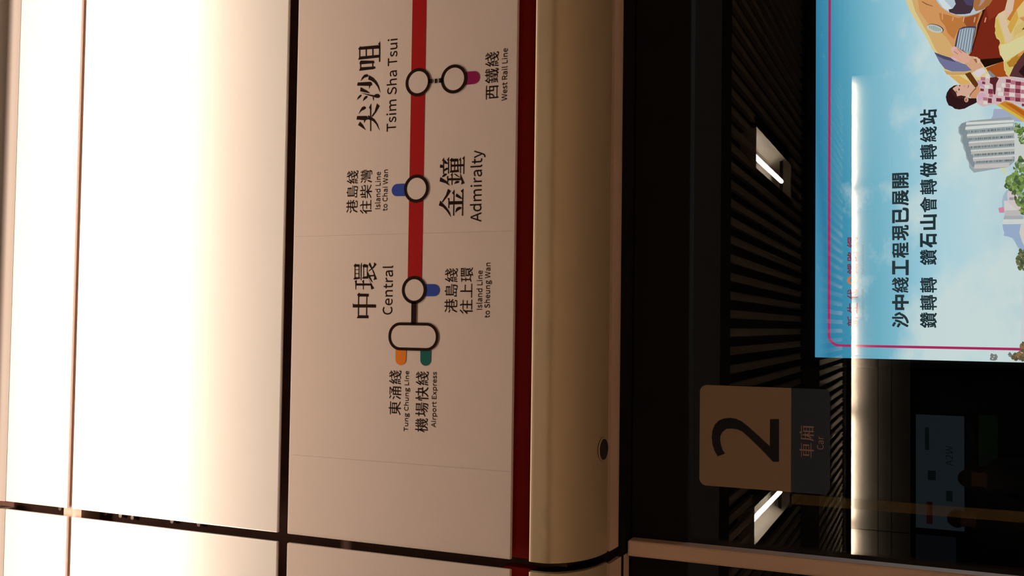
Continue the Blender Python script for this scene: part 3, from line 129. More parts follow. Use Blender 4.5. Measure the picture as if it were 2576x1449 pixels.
LATIN = {
'Tsim Sha Tsui': '222,0 303,0 303,573 497,573 497,642 27,642 27,573 222,573/729,-12 824,8 882,59 901,130 880,201 825,245 757,274 707,294 670,320 655,356 664,391 694,416 743,426 782,420 818,405 851,384 889,433 848,460 798,480 742,488 654,469 598,421 578,353 600,286 652,244 717,215 768,194 809,166 826,125 815,88 784,61 732,51 679,58 634,78 591,108 552,54 603,20 663,-3/1014,0 1095,0 1095,475 1014,475/1055,573 1083,580 1101,598 1108,627 1101,654 1083,672 1055,678 1027,672 1009,654 1002,627 1009,598 1027,580/1255,0 1336,0 1336,345 1378,386 1417,410 1455,418 1504,404 1534,363 1543,290 1543,0 1623,0 1623,345 1666,386 1705,410 1743,418 1792,404 1822,363 1831,290 1831,0 1911,0 1911,301 1895,403 1848,466 1767,488 1712,476 1660,444 1610,396 1584,445 1541,476 1478,488 1424,476 1375,448 1330,406 1329,406 1321,475 1255,475/2448,-12 2564,13 2639,78 2666,171 2648,250 2600,304 2533,342 2442,382 2392,405 2352,438 2336,489 2350,539 2392,571 2455,582 2511,575 2559,554 2602,522 2643,574 2592,615 2528,643 2455,653 2351,631 2280,571 2253,483 2274,404 2323,352 2384,319 2476,278 2531,251 2569,217 2583,164 2567,109 2521,73 2448,60 2383,70 2323,97 2272,139 2224,83 2286,33 2361,0/2784,0 2864,0 2864,345 2908,385 2949,410 2994,418 3045,404 3074,363 3084,290 3084,0 3164,0 3164,301 3148,403 3100,466 3018,488 2958,477 2906,448 2861,408 2864,506 2864,697 2784,697/3424,-12 3481,-2 3534,22 3582,57 3584,57 3592,0 3657,0 3657,292 3640,396 3587,463 3493,488 3419,478 3356,454 3306,426 3337,370 3378,395 3426,414 3480,421 3540,403 3570,360 3578,301 3412,268 3317,210 3286,124 3304,50 3353,4/3447,54 3404,61 3375,85 3363,129 3383,183 3451,222 3578,248 3578,116 3533,81 3491,60/4145,0 4226,0 4226,573 4420,573 4420,642 3950,642 3950,573 4145,573/4652,-12 4747,8 4805,59 4825,130 4803,201 4749,245 4680,274 4630,294 4593,320 4578,356 4588,391 4617,416 4666,426 4706,420 4741,405 4774,384 4813,433 4772,460 4722,480 4666,488 4577,469 4521,421 4502,353 4523,286 4575,244 4640,215 4692,194 4732,166 4749,125 4738,88 4708,61 4655,51 4602,58 4557,78 4514,108 4476,54 4526,20 4586,-3/5077,-12 5137,0 5188,29 5234,74 5236,74 5242,0 5309,0 5309,475 5229,475 5229,138 5187,92 5146,66 5101,58 5050,71 5020,112 5012,184 5012,475 4931,475 4931,174 4946,72 4994,10/5469,0 5550,0 5550,475 5469,475/5510,573 5537,580 5556,598 5563,627 5556,654 5537,672 5510,678 5482,672 5464,654 5457,627 5464,598 5482,580',
'Admiralty': '4,0 85,0 147,196 382,196 443,0 529,0 311,642 220,642/167,260 199,359 221,431 242,503 262,576 266,576 287,503 308,431 331,359 362,260/775,-12 829,-2 878,22 919,56 922,56 929,0 994,0 994,697 914,697 914,514 918,432 877,462 834,481 784,488 683,457 608,370 578,237 603,102 671,18/792,56 721,78 676,140 661,238 680,334 729,397 798,420 837,415 875,399 914,370 914,121 874,84 834,63/1156,0 1236,0 1236,345 1278,386 1318,410 1355,418 1405,404 1434,363 1444,290 1444,0 1523,0 1523,345 1566,386 1606,410 1643,418 1693,404 1722,363 1732,290 1732,0 1811,0 1811,301 1795,403 1748,466 1668,488 1612,476 1560,444 1510,396 1484,445 1441,476 1379,488 1324,476 1275,448 1231,406 1229,406 1221,475 1156,475/1966,0 2046,0 2046,475 1966,475/2006,573 2034,580 2053,598 2060,627 2053,654 2034,672 2006,678 1979,672 1960,654 1954,627 1960,598 1979,580/2207,0 2287,0 2287,306 2324,370 2365,405 2406,416 2424,415 2438,412 2453,408 2468,477 2452,483 2436,486 2417,488 2366,475 2320,441 2282,389 2280,389 2272,475 2207,475/2656,-12 2712,-2 2765,22 2814,57 2816,57 2823,0 2889,0 2889,292 2872,396 2818,463 2724,488 2651,478 2588,454 2538,426 2568,370 2610,395 2658,414 2711,421 2771,403 2801,360 2809,301 2643,268 2548,210 2517,124 2536,50 2584,4/2678,54 2636,61 2606,85 2594,129 2614,183 2682,222 2809,248 2809,116 2765,81 2722,60/3123,-12 3142,-10 3157,-8 3170,-4 3158,57 3151,56 3146,55 3142,55 3130,58 3123,70 3120,89 3120,697 3039,697 3039,94 3048,37 3075,1/3436,-12 3467,-9 3497,-2 3525,6 3509,66 3492,60 3473,55 3455,54 3412,64 3388,95 3382,144 3382,411 3511,411 3511,475 3382,475 3382,609 3315,609 3306,475 3231,471 3231,411 3302,411 3302,147 3314,64 3357,8/3626,-205 3706,-183 3764,-124 3804,-40 3982,475 3904,475 3818,212 3806,168 3792,122 3780,77 3776,77 3759,122 3743,168 3728,212 3632,475 3549,475 3740,-1 3729,-37 3704,-90 3669,-126 3622,-139 3609,-138 3596,-135 3586,-131 3570,-195 3586,-200 3605,-204',
'Central': '330,-12 407,0 472,31 527,80 482,132 439,93 390,68 334,60 227,92 158,183 134,323 160,461 230,550 336,582 387,574 430,553 468,522 511,574 466,613 407,642 335,653 189,613 88,499 51,320 88,142 186,28/832,-12 891,-5 943,12 988,37 959,90 923,70 884,57 840,52 761,73 706,130 683,219 1003,219 1005,232 1006,248 1007,264 984,382 920,460 817,488 713,457 635,371 604,237 635,103 716,18/682,276 706,356 755,406 819,424 882,407 922,357 936,276/1124,0 1204,0 1204,345 1248,385 1289,410 1334,418 1386,404 1415,363 1424,290 1424,0 1504,0 1504,301 1488,403 1440,466 1358,488 1298,476 1246,448 1199,406 1198,406 1190,475 1124,475/1807,-12 1837,-9 1867,-2 1895,6 1880,66 1862,60 1844,55 1825,54 1782,64 1758,95 1752,144 1752,411 1881,411 1881,475 1752,475 1752,609 1685,609 1676,475 1601,471 1601,411 1672,411 1672,147 1684,64 1727,8/1988,0 2068,0 2068,306 2104,370 2146,405 2188,416 2205,415 2219,412 2234,408 2249,477 2234,483 2217,486 2198,488 2147,475 2101,441 2063,389 2062,389 2054,475 1988,475/2437,-12 2494,-2 2546,22 2594,57 2597,57 2604,0 2670,0 2670,292 2653,396 2600,463 2505,488 2432,478 2369,454 2319,426 2350,370 2391,395 2439,414 2492,421 2552,403 2582,360 2590,301 2425,268 2329,210 2299,124 2317,50 2366,4/2460,54 2417,61 2387,85 2376,129 2396,183 2463,222 2590,248 2590,116 2546,81 2504,60/2904,-12 2924,-10 2938,-8 2951,-4 2940,57 2932,56 2927,55 2923,55 2912,58 2904,70 2901,89 2901,697 2821,697 2821,94 2829,37 2856,1',
'Island Line': '88,0 169,0 169,642 88,642/461,-12 556,8 614,59 634,130 612,201 558,245 489,274 439,294 402,320 387,356 396,391 426,416 475,426 515,420 550,405 583,384 622,433 580,460 531,480 474,488 386,469 330,421 311,353 332,286 384,244 449,215 500,194 541,166 558,125 547,88 516,61 464,51 412,58 366,78 323,108 284,54 335,20 396,-3/831,-12 850,-10 865,-8 877,-4 866,57 858,56 854,55 849,55 838,58 830,70 827,89 827,697 747,697 747,94 755,37 782,1/1105,-12 1162,-2 1214,22 1262,57 1265,57 1272,0 1338,0 1338,292 1321,396 1268,463 1173,488 1100,478 1037,454 986,426 1017,370 1058,395 1107,414 1160,421 1220,403 1250,360 1258,301 1092,268 997,210 966,124 984,50 1034,4/1128,54 1085,61 1055,85 1044,129 1064,183 1131,222 1258,248 1258,116 1214,81 1171,60/1488,0 1569,0 1569,345 1612,385 1653,410 1698,418 1750,404 1779,363 1788,290 1788,0 1868,0 1868,301 1852,403 1805,466 1723,488 1662,476 1610,448 1564,406 1562,406 1554,475 1488,475/2184,-12 2238,-2 2287,22 2328,56 2331,56 2338,0 2404,0 2404,697 2323,697 2323,514 2328,432 2286,462 2244,481 2194,488 2092,457 2017,370 1988,237 2012,102 2080,18/2202,56 2130,78 2086,140 2070,238 2089,334 2138,397 2208,420 2246,415 2284,399 2323,370 2323,121 2284,84 2244,63/2769,0 3130,0 3130,69 2849,69 2849,642 2769,642/3236,0 3317,0 3317,475 3236,475/3276,573 3304,580 3323,598 3330,627 3323,654 3304,672 3276,678 3249,672 3230,654 3224,627 3230,598 3249,580/3477,0 3558,0 3558,345 3601,385 3642,410 3687,418 3738,404 3768,363 3777,290 3777,0 3857,0 3857,301 3841,403 3794,466 3712,488 3651,476 3599,448 3552,406 3550,406 3542,475 3477,475/4204,-12 4263,-5 4315,12 4359,37 4331,90 4295,70 4256,57 4212,52 4132,73 4078,130 4054,219 4375,219 4377,232 4378,248 4378,264 4356,382 4292,460 4188,488 4085,457 4007,371 3976,237 4007,103 4088,18/4054,276 4078,356 4127,406 4190,424 4254,407 4294,357 4308,276',
'to Chai Wan': '229,-12 260,-9 290,-2 318,6 302,66 285,60 266,55 248,54 204,64 181,95 174,144 174,411 304,411 304,475 174,475 174,609 108,609 99,475 24,471 24,411 94,411 94,147 107,64 150,8/595,-12 704,18 784,103 815,237 784,372 704,458 595,488 486,458 406,372 376,237 406,103 486,18/595,55 523,78 475,142 458,237 475,333 523,397 595,420 668,397 716,333 734,237 716,142 668,78/1386,-12 1463,0 1528,31 1584,80 1539,132 1495,93 1447,68 1390,60 1284,92 1215,183 1190,323 1216,461 1286,550 1393,582 1444,574 1487,553 1524,522 1568,574 1523,613 1464,642 1392,653 1246,613 1145,499 1107,320 1144,142 1243,28/1696,0 1776,0 1776,345 1820,385 1861,410 1906,418 1957,404 1986,363 1996,290 1996,0 2076,0 2076,301 2060,403 2012,466 1930,488 1870,477 1819,448 1772,408 1776,506 1776,697 1696,697/2336,-12 2393,-2 2446,22 2494,57 2496,57 2504,0 2569,0 2569,292 2552,396 2499,463 2404,488 2332,478 2268,454 2218,426 2249,370 2290,395 2338,414 2392,421 2452,403 2482,360 2490,301 2324,268 2229,210 2198,124 2216,50 2265,4/2359,54 2316,61 2286,85 2275,129 2295,183 2363,222 2490,248 2490,116 2445,81 2403,60/2720,0 2800,0 2800,475 2720,475/2760,573 2788,580 2806,598 2814,627 2806,654 2788,672 2760,678 2732,672 2714,654 2708,627 2714,598 2732,580/3234,0 3331,0 3426,387 3437,436 3448,485 3458,533 3462,533 3472,485 3483,436 3494,387 3591,0 3689,0 3821,642 3744,642 3675,292 3663,223 3651,154 3640,84 3634,84 3619,154 3604,223 3589,292 3500,642 3425,642 3337,292 3321,223 3306,154 3291,84 3288,84 3275,154 3262,223 3249,292 3182,642 3099,642/4034,-12 4091,-2 4144,22 4192,57 4195,57 4202,0 4267,0 4267,292 4250,396 4197,463 4103,488 4030,478 3966,454 3916,426 3947,370 3988,395 4036,414 4090,421 4150,403 4180,360 4188,301 4022,268 3927,210 3896,124 3914,50 3963,4/4057,54 4014,61 3985,85 3973,129 3993,183 4061,222 4188,248 4188,116 4143,81 4101,60/4418,0 4498,0 4498,345 4542,385 4583,410 4628,418 4679,404 4709,363 4718,290 4718,0 4798,0 4798,301 4782,403 4734,466 4652,488 4592,476 4540,448 4493,406 4492,406 4484,475 4418,475',
'West Rail Line': '158,0 255,0 350,387 361,436 372,485 382,533 386,533 396,485 407,436 418,387 515,0 613,0 745,642 668,642 599,292 587,223 575,154 564,84 558,84 543,154 528,223 513,292 424,642 349,642 261,292 245,223 230,154 215,84 212,84 199,154 186,223 173,292 106,642 23,642/1042,-12 1101,-5 1153,12 1198,37 1170,90 1133,70 1094,57 1050,52 971,73 916,130 893,219 1213,219 1215,232 1216,248 1217,264 1194,382 1130,460 1027,488 924,457 845,371 814,237 845,103 926,18/892,276 917,356 965,406 1028,424 1092,407 1132,357 1147,276/1458,-12 1553,8 1611,59 1631,130 1609,201 1554,245 1486,274 1436,294 1398,320 1384,356 1394,391 1422,416 1472,426 1512,420 1547,405 1580,384 1618,433 1578,460 1528,480 1472,488 1383,469 1327,421 1308,353 1329,286 1381,244 1446,215 1498,194 1538,166 1554,125 1544,88 1513,61 1461,51 1408,58 1362,78 1320,108 1281,54 1332,20 1393,-3/1892,-12 1923,-9 1952,-2 1981,6 1965,66 1948,60 1929,55 1911,54 1867,64 1844,95 1837,144 1837,411 1967,411 1967,475 1837,475 1837,609 1771,609 1762,475 1687,471 1687,411 1758,411 1758,147 1770,64 1813,8/2358,337 2358,576 2466,576 2551,565 2604,529 2622,462 2604,392 2551,351 2466,337/2630,0 2720,0 2558,281 2634,315 2684,375 2702,462 2673,568 2594,625 2478,642 2278,642 2278,0 2358,0 2358,272 2474,272/2935,-12 2992,-2 3044,22 3093,57 3095,57 3102,0 3168,0 3168,292 3151,396 3098,463 3003,488 2930,478 2867,454 2817,426 2848,370 2889,395 2937,414 2990,421 3050,403 3080,360 3088,301 2923,268 2828,210 2797,124 2815,50 2864,4/2958,54 2915,61 2885,85 2874,129 2894,183 2962,222 3088,248 3088,116 3044,81 3001,60/3318,0 3399,0 3399,475 3318,475/3359,573 3386,580 3405,598 3412,627 3405,654 3386,672 3359,678 3331,672 3313,654 3306,627 3313,598 3331,580/3643,-12 3662,-10 3678,-8 3690,-4 3678,57 3671,56 3666,55 3661,55 3650,58 3643,70 3640,89 3640,697 3559,697 3559,94 3568,37 3595,1/4012,0 4373,0 4373,69 4092,69 4092,642 4012,642/4479,0 4560,0 4560,475 4479,475/4520,573 4547,580 4566,598 4573,627 4566,654 4547,672 4520,678 4492,672 4474,654 4467,627 4474,598 4492,580/4720,0 4800,0 4800,345 4844,385 4885,410 4930,418 4981,404 5011,363 5020,290 5020,0 5100,0 5100,301 5084,403 5036,466 4954,488 4894,476 4842,448 4795,406 4794,406 4786,475 4720,475/5446,-12 5506,-5 5558,12 5602,37 5574,90 5538,70 5499,57 5455,52 5376,73 5321,130 5298,219 5618,219 5620,232 5621,248 5622,264 5599,382 5535,460 5432,488 5328,457 5250,371 5219,237 5250,103 5331,18/5297,276 5322,356 5370,406 5433,424 5497,407 5537,357 5552,276',
'to Sheung Wan': '229,-12 260,-9 290,-2 318,6 302,66 285,60 266,55 248,54 204,64 181,95 174,144 174,411 304,411 304,475 174,475 174,609 108,609 99,475 24,471 24,411 94,411 94,147 107,64 150,8/595,-12 704,18 784,103 815,237 784,372 704,458 595,488 486,458 406,372 376,237 406,103 486,18/595,55 523,78 475,142 458,237 475,333 523,397 595,420 668,397 716,333 734,237 716,142 668,78/1323,-12 1439,13 1514,78 1540,171 1523,250 1476,304 1408,342 1318,382 1268,405 1227,438 1210,489 1226,539 1267,571 1330,582 1386,575 1434,554 1477,522 1519,574 1467,615 1403,643 1330,653 1226,631 1155,571 1128,483 1149,404 1198,352 1259,319 1351,278 1406,251 1444,217 1458,164 1442,109 1396,73 1324,60 1258,70 1198,97 1147,139 1098,83 1161,33 1236,0/1659,0 1739,0 1739,345 1783,385 1824,410 1869,418 1920,404 1950,363 1959,290 1959,0 2039,0 2039,301 2023,403 1976,466 1894,488 1834,477 1782,448 1736,408 1739,506 1739,697 1659,697/2383,-12 2442,-5 2494,12 2538,37 2510,90 2474,70 2435,57 2392,52 2312,73 2257,130 2234,219 2554,219 2556,232 2557,248 2558,264 2536,382 2471,460 2368,488 2264,457 2186,371 2155,237 2186,103 2267,18/2233,276 2258,356 2306,406 2370,424 2433,407 2474,357 2488,276/2814,-12 2874,0 2925,29 2971,74 2974,74 2980,0 3046,0 3046,475 2967,475 2967,138 2924,92 2883,66 2838,58 2787,71 2758,112 2748,184 2748,475 2668,475 2668,174 2684,72 2732,10/3206,0 3287,0 3287,345 3331,385 3372,410 3416,418 3468,404 3497,363 3507,290 3507,0 3586,0 3586,301 3571,403 3523,466 3441,488 3381,476 3328,448 3282,406 3280,406 3272,475 3206,475/3900,-219 4028,-196 4112,-136 4141,-54 4123,10 4067,47 3976,59 3882,59 3832,66 3806,84 3799,110 3803,134 3814,152 3830,167 3852,158 3876,152 3900,150 3988,171 4050,228 4074,316 4069,355 4056,388 4035,414 4132,414 4132,475 3967,475 3948,482 3926,486 3900,488 3811,467 3747,408 3722,318 3731,265 3754,221 3784,190 3784,186 3759,164 3740,134 3732,98 3737,64 3752,38 3774,20 3774,16 3736,-15 3713,-52 3704,-92 3730,-161 3798,-204/3900,205 3850,219 3813,258 3799,318 3813,378 3849,416 3900,429 3951,416 3988,378 4001,318 3987,258 3950,219/3912,-164 3838,-154 3791,-125 3774,-80 3780,-53 3795,-26 3823,0 3844,-4 3865,-6 3884,-7 3966,-7 4019,-13 4052,-32 4062,-68 4044,-114 3992,-150/4508,0 4604,0 4700,387 4711,436 4722,485 4732,533 4736,533 4746,485 4756,436 4767,387 4864,0 4962,0 5094,642 5018,642 4948,292 4937,223 4925,154 4913,84 4908,84 4893,154 4878,223 4862,292 4773,642 4699,642 4610,292 4595,223 4580,154 4565,84 4562,84 4548,154 4536,223 4523,292 4456,642 4372,642/5308,-12 5365,-2 5418,22 5466,57 5468,57 5475,0 5541,0 5541,292 5524,396 5471,463 5376,488 5303,478 5240,454 5190,426 5220,370 5262,395 5310,414 5363,421 5423,403 5453,360 5461,301 5296,268 5200,210 5170,124 5188,50 5237,4/5331,54 5288,61 5258,85 5247,129 5267,183 5334,222 5461,248 5461,116 5417,81 5374,60/5692,0 5772,0 5772,345 5816,385 5857,410 5901,418 5953,404 5982,363 5992,290 5992,0 6072,0 6072,301 6056,403 6008,466 5926,488 5866,476 5814,448 5767,406 5765,406 5757,475 5692,475',
'Tung Chung Line': '222,0 303,0 303,573 497,573 497,642 27,642 27,573 222,573/744,-12 804,0 855,29 901,74 903,74 910,0 976,0 976,475 896,475 896,138 854,92 813,66 768,58 716,71 688,112 678,184 678,475 598,475 598,174 614,72 662,10/1136,0 1217,0 1217,345 1260,385 1301,410 1346,418 1398,404 1427,363 1436,290 1436,0 1516,0 1516,301 1500,403 1453,466 1371,488 1311,476 1258,448 1212,406 1210,406 1202,475 1136,475/1830,-219 1958,-196 2041,-136 2071,-54 2052,10 1997,47 1906,59 1812,59 1762,66 1736,84 1729,110 1733,134 1744,152 1760,167 1782,158 1806,152 1830,150 1918,171 1980,228 2004,316 1999,355 1985,388 1965,414 2062,414 2062,475 1897,475 1878,482 1855,486 1830,488 1741,467 1677,408 1652,318 1661,265 1684,221 1714,190 1714,186 1689,164 1669,134 1662,98 1667,64 1682,38 1704,20 1704,16 1666,-15 1642,-52 1634,-92 1659,-161 1728,-204/1830,205 1779,219 1743,258 1729,318 1743,378 1779,416 1830,429 1881,416 1917,378 1931,318 1917,258 1880,219/1842,-164 1768,-154 1721,-125 1704,-80 1709,-53 1725,-26 1752,0 1774,-4 1795,-6 1814,-7 1896,-7 1949,-13 1981,-32 1992,-68 1974,-114 1921,-150/2610,-12 2686,0 2751,31 2806,80 2762,132 2718,93 2670,68 2613,60 2507,92 2438,183 2413,323 2439,461 2510,550 2616,582 2666,574 2710,553 2747,522 2790,574 2746,613 2687,642 2615,653 2468,613 2368,499 2330,320 2367,142 2466,28/2918,0 2999,0 2999,345 3043,385 3084,410 3128,418 3180,404 3209,363 3219,290 3219,0 3298,0 3298,301 3283,403 3235,466 3153,488 3093,477 3041,448 2996,408 2999,506 2999,697 2918,697/3589,-12 3648,0 3700,29 3746,74 3748,74 3754,0 3821,0 3821,475 3741,475 3741,138 3698,92 3658,66 3612,58 3562,71 3532,112 3523,184 3523,475 3443,475 3443,174 3458,72 3506,10/3981,0 4062,0 4062,345 4105,385 4146,410 4191,418 4242,404 4272,363 4281,290 4281,0 4361,0 4361,301 4346,403 4298,466 4216,488 4156,476 4103,448 4056,406 4054,406 4047,475 3981,475/4675,-219 4803,-196 4886,-136 4916,-54 4898,10 4842,47 4750,59 4657,59 4607,66 4581,84 4574,110 4578,134 4588,152 4604,167 4627,158 4651,152 4674,150 4763,171 4825,228 4848,316 4844,355 4830,388 4810,414 4907,414 4907,475 4742,475 4723,482 4700,486 4674,488 4586,467 4522,408 4497,318 4506,265 4529,221 4559,190 4559,186 4534,164 4514,134 4506,98 4512,64 4527,38 4549,20 4549,16 4511,-15 4488,-52 4479,-92 4504,-161 4573,-204/4674,205 4624,219 4588,258 4574,318 4588,378 4624,416 4674,429 4726,416 4762,378 4776,318 4762,258 4725,219/4687,-164 4612,-154 4566,-125 4549,-80 4554,-53 4570,-26 4597,0 4619,-4 4640,-6 4658,-7 4741,-7 4794,-13 4826,-32 4837,-68 4818,-114 4766,-150/5213,0 5574,0 5574,69 5293,69 5293,642 5213,642/5680,0 5761,0 5761,475 5680,475/5720,573 5748,580 5767,598 5774,627 5767,654 5748,672 5720,678 5693,672 5674,654 5668,627 5674,598 5693,580/5921,0 6002,0 6002,345 6045,385 6086,410 6131,418 6182,404 6212,363 6221,290 6221,0 6301,0 6301,301 6285,403 6238,466 6156,488 6095,476 6043,448 5996,406 5994,406 5986,475 5921,475/6647,-12 6707,-5 6759,12 6803,37 6775,90 6739,70 6700,57 6656,52 6576,73 6522,130 6498,219 6819,219 6821,232 6822,248 6822,264 6800,382 6736,460 6632,488 6529,457 6451,371 6420,237 6450,103 6532,18/6498,276 6522,356 6571,406 6634,424 6698,407 6738,357 6752,276',
'Airport Express': '4,0 85,0 147,196 382,196 443,0 529,0 311,642 220,642/167,260 199,359 221,431 242,503 262,576 266,576 287,503 308,431 331,359 362,260/613,0 693,0 693,475 613,475/653,573 681,580 700,598 706,627 700,654 681,672 653,678 626,672 607,654 600,627 607,598 626,580/854,0 934,0 934,306 970,370 1012,405 1053,416 1070,415 1085,412 1100,408 1114,477 1099,483 1083,486 1064,488 1013,475 967,441 929,389 927,389 919,475 854,475/1193,-200 1274,-200 1274,-40 1271,44 1314,14 1359,-5 1402,-12 1504,19 1580,106 1609,245 1587,373 1523,458 1420,488 1366,478 1314,454 1268,420 1267,420 1259,475 1193,475/1389,56 1354,60 1315,76 1274,105 1274,356 1318,391 1359,413 1400,420 1473,398 1513,337 1526,244 1508,143 1460,79/1920,-12 2029,18 2109,103 2140,237 2109,372 2029,458 1920,488 1812,458 1732,372 1701,237 1732,103 1812,18/1920,55 1848,78 1800,142 1783,237 1800,333 1848,397 1920,420 1993,397 2041,333 2059,237 2041,142 1993,78/2266,0 2347,0 2347,306 2383,370 2424,405 2466,416 2483,415 2498,412 2512,408 2527,477 2512,483 2496,486 2476,488 2426,475 2380,441 2342,389 2340,389 2332,475 2266,475/2755,-12 2785,-9 2815,-2 2843,6 2828,66 2810,60 2792,55 2773,54 2730,64 2706,95 2700,144 2700,411 2829,411 2829,475 2700,475 2700,609 2633,609 2624,475 2549,471 2549,411 2620,411 2620,147 2632,64 2675,8/3140,0 3519,0 3519,69 3220,69 3220,303 3464,303 3464,372 3220,372 3220,573 3509,573 3509,642 3140,642/3580,0 3664,0 3728,111 3744,140 3760,168 3776,196 3781,196 3799,168 3816,140 3832,111 3902,0 3990,0 3833,240 3978,475 3894,475 3836,371 3822,344 3808,318 3794,292 3790,292 3774,318 3758,344 3743,371 3679,475 3592,475 3737,248/4084,-200 4164,-200 4164,-40 4162,44 4205,14 4249,-5 4293,-12 4394,19 4470,106 4499,245 4478,373 4414,458 4310,488 4256,478 4205,454 4159,420 4157,420 4149,475 4084,475/4280,56 4245,60 4206,76 4164,105 4164,356 4208,391 4250,413 4290,420 4363,398 4404,337 4416,244 4398,143 4350,79/4626,0 4707,0 4707,306 4743,370 4784,405 4826,416 4843,415 4858,412 4872,408 4887,477 4872,483 4856,486 4836,488 4786,475 4740,441 4702,389 4700,389 4692,475 4626,475/5158,-12 5218,-5 5270,12 5314,37 5286,90 5250,70 5211,57 5167,52 5088,73 5033,130 5010,219 5330,219 5332,232 5333,248 5334,264 5311,382 5247,460 5144,488 5040,457 4962,371 4931,237 4962,103 5043,18/5009,276 5034,356 5082,406 5145,424 5209,407 5250,357 5264,276/5575,-12 5669,8 5728,59 5748,130 5726,201 5671,245 5603,274 5553,294 5516,320 5501,356 5510,391 5539,416 5589,426 5628,420 5664,405 5697,384 5735,433 5694,460 5644,480 5588,488 5500,469 5444,421 5424,353 5446,286 5498,244 5563,215 5614,194 5655,166 5672,125 5661,88 5630,61 5578,51 5525,58 5479,78 5437,108 5398,54 5449,20 5509,-3/5985,-12 6079,8 6138,59 6157,130 6135,201 6081,245 6013,274 5962,294 5925,320 5910,356 5920,391 5949,416 5999,426 6038,420 6073,405 6106,384 6145,433 6104,460 6054,480 5998,488 5909,469 5854,421 5834,353 5855,286 5907,244 5972,215 6024,194 6064,166 6081,125 6071,88 6040,61 5988,51 5935,58 5889,78 5846,108 5808,54 5859,20 5919,-3',
'Car': '330,-12 407,0 472,31 527,80 482,132 439,93 390,68 334,60 227,92 158,183 134,323 160,461 230,550 336,582 387,574 430,553 468,522 511,574 466,613 407,642 335,653 189,613 88,499 51,320 88,142 186,28/748,-12 805,-2 858,22 906,57 908,57 916,0 981,0 981,292 964,396 911,463 817,488 744,478 680,454 630,426 661,370 702,395 750,414 804,421 864,403 894,360 901,301 736,268 641,210 610,124 628,50 677,4/771,54 728,61 698,85 687,129 707,183 775,222 901,248 901,116 857,81 815,60/1132,0 1212,0 1212,306 1248,370 1290,405 1332,416 1349,415 1363,412 1378,408 1393,477 1378,483 1361,486 1342,488 1291,475 1245,441 1207,389 1205,389 1198,475 1132,475',
'Next Generation': '88,0 164,0 164,337 163,404 159,472 155,538 158,538 228,405 461,0 544,0 544,642 468,642 468,308 469,240 474,171 479,105 474,105 405,237 171,642 88,642/906,-12 966,-5 1017,12 1062,37 1034,90 997,70 958,57 915,52 835,73 780,130 757,219 1078,219 1079,232 1080,248 1081,264 1059,382 994,460 891,488 788,457 710,371 678,237 709,103 790,18/756,276 781,356 830,406 893,424 956,407 997,357 1011,276/1131,0 1215,0 1279,111 1295,140 1311,168 1327,196 1332,196 1349,168 1367,140 1383,111 1453,0 1540,0 1384,240 1528,475 1445,475 1386,371 1372,344 1358,318 1344,292 1340,292 1324,318 1308,344 1294,371 1230,475 1143,475 1288,248/1783,-12 1813,-9 1843,-2 1872,6 1856,66 1839,60 1820,55 1802,54 1758,64 1735,95 1728,144 1728,411 1858,411 1858,475 1728,475 1728,609 1662,609 1653,475 1578,471 1578,411 1648,411 1648,147 1661,64 1704,8/2420,-12 2500,-1 2568,25 2618,63 2618,333 2407,333 2407,265 2544,265 2544,97 2513,77 2473,64 2428,60 2312,92 2239,183 2214,323 2240,461 2314,550 2427,582 2484,574 2530,552 2566,522 2610,574 2565,612 2504,641 2425,653 2273,613 2169,499 2130,320 2168,142 2270,28/2956,-12 3016,-5 3068,12 3112,37 3084,90 3047,70 3008,57 2965,52 2885,73 2831,130 2807,219 3128,219 3129,232 3130,248 3131,264 3109,382 3044,460 2941,488 2838,457 2759,371 2728,237 2759,103 2841,18/2806,276 2831,356 2880,406 2943,424 3007,407 3047,357 3061,276/3249,0 3329,0 3329,345 3373,385 3414,410 3458,418 3510,404 3539,363 3549,290 3549,0 3628,0 3628,301 3613,403 3565,466 3483,488 3423,476 3370,448 3324,406 3322,406 3314,475 3249,475/3975,-12 4034,-5 4086,12 4131,37 4103,90 4066,70 4027,57 3984,52 3904,73 3849,130 3826,219 4146,219 4148,232 4150,248 4150,264 4128,382 4064,460 3960,488 3857,457 3778,371 3747,237 3778,103 3860,18/3825,276 3850,356 3898,406 3962,424 4026,407 4066,357 4080,276/4267,0 4348,0 4348,306 4384,370 4426,405 4467,416 4484,415 4499,412 4513,408 4528,477 4513,483 4496,486 4478,488 4426,475 4381,441 4342,389 4341,389 4333,475 4267,475/4716,-12 4773,-2 4826,22 4874,57 4876,57 4884,0 4949,0 4949,292 4932,396 4879,463 4785,488 4712,478 4648,454 4598,426 4629,370 4670,395 4718,414 4772,421 4832,403 4862,360 4870,301 4704,268 4609,210 4578,124 4596,50 4645,4/4739,54 4696,61 4666,85 4655,129 4675,183 4743,222 4870,248 4870,116 4825,81 4783,60/5248,-12 5279,-9 5309,-2 5337,6 5321,66 5304,60 5285,55 5267,54 5224,64 5200,95 5194,144 5194,411 5323,411 5323,475 5194,475 5194,609 5127,609 5118,475 5043,471 5043,411 5114,411 5114,147 5126,64 5169,8/5430,0 5510,0 5510,475 5430,475/5470,573 5498,580 5516,598 5524,627 5516,654 5498,672 5470,678 5442,672 5424,654 5417,627 5424,598 5442,580/5855,-12 5964,18 6044,103 6075,237 6044,372 5964,458 5855,488 5746,458 5666,372 5636,237 5666,103 5746,18/5855,55 5783,78 5735,142 5718,237 5735,333 5783,397 5855,420 5928,397 5976,333 5994,237 5976,142 5928,78/6201,0 6282,0 6282,345 6325,385 6366,410 6411,418 6462,404 6492,363 6501,290 6501,0 6581,0 6581,301 6566,403 6518,466 6436,488 6375,476 6323,448 6276,406 6274,406 6267,475 6201,475',
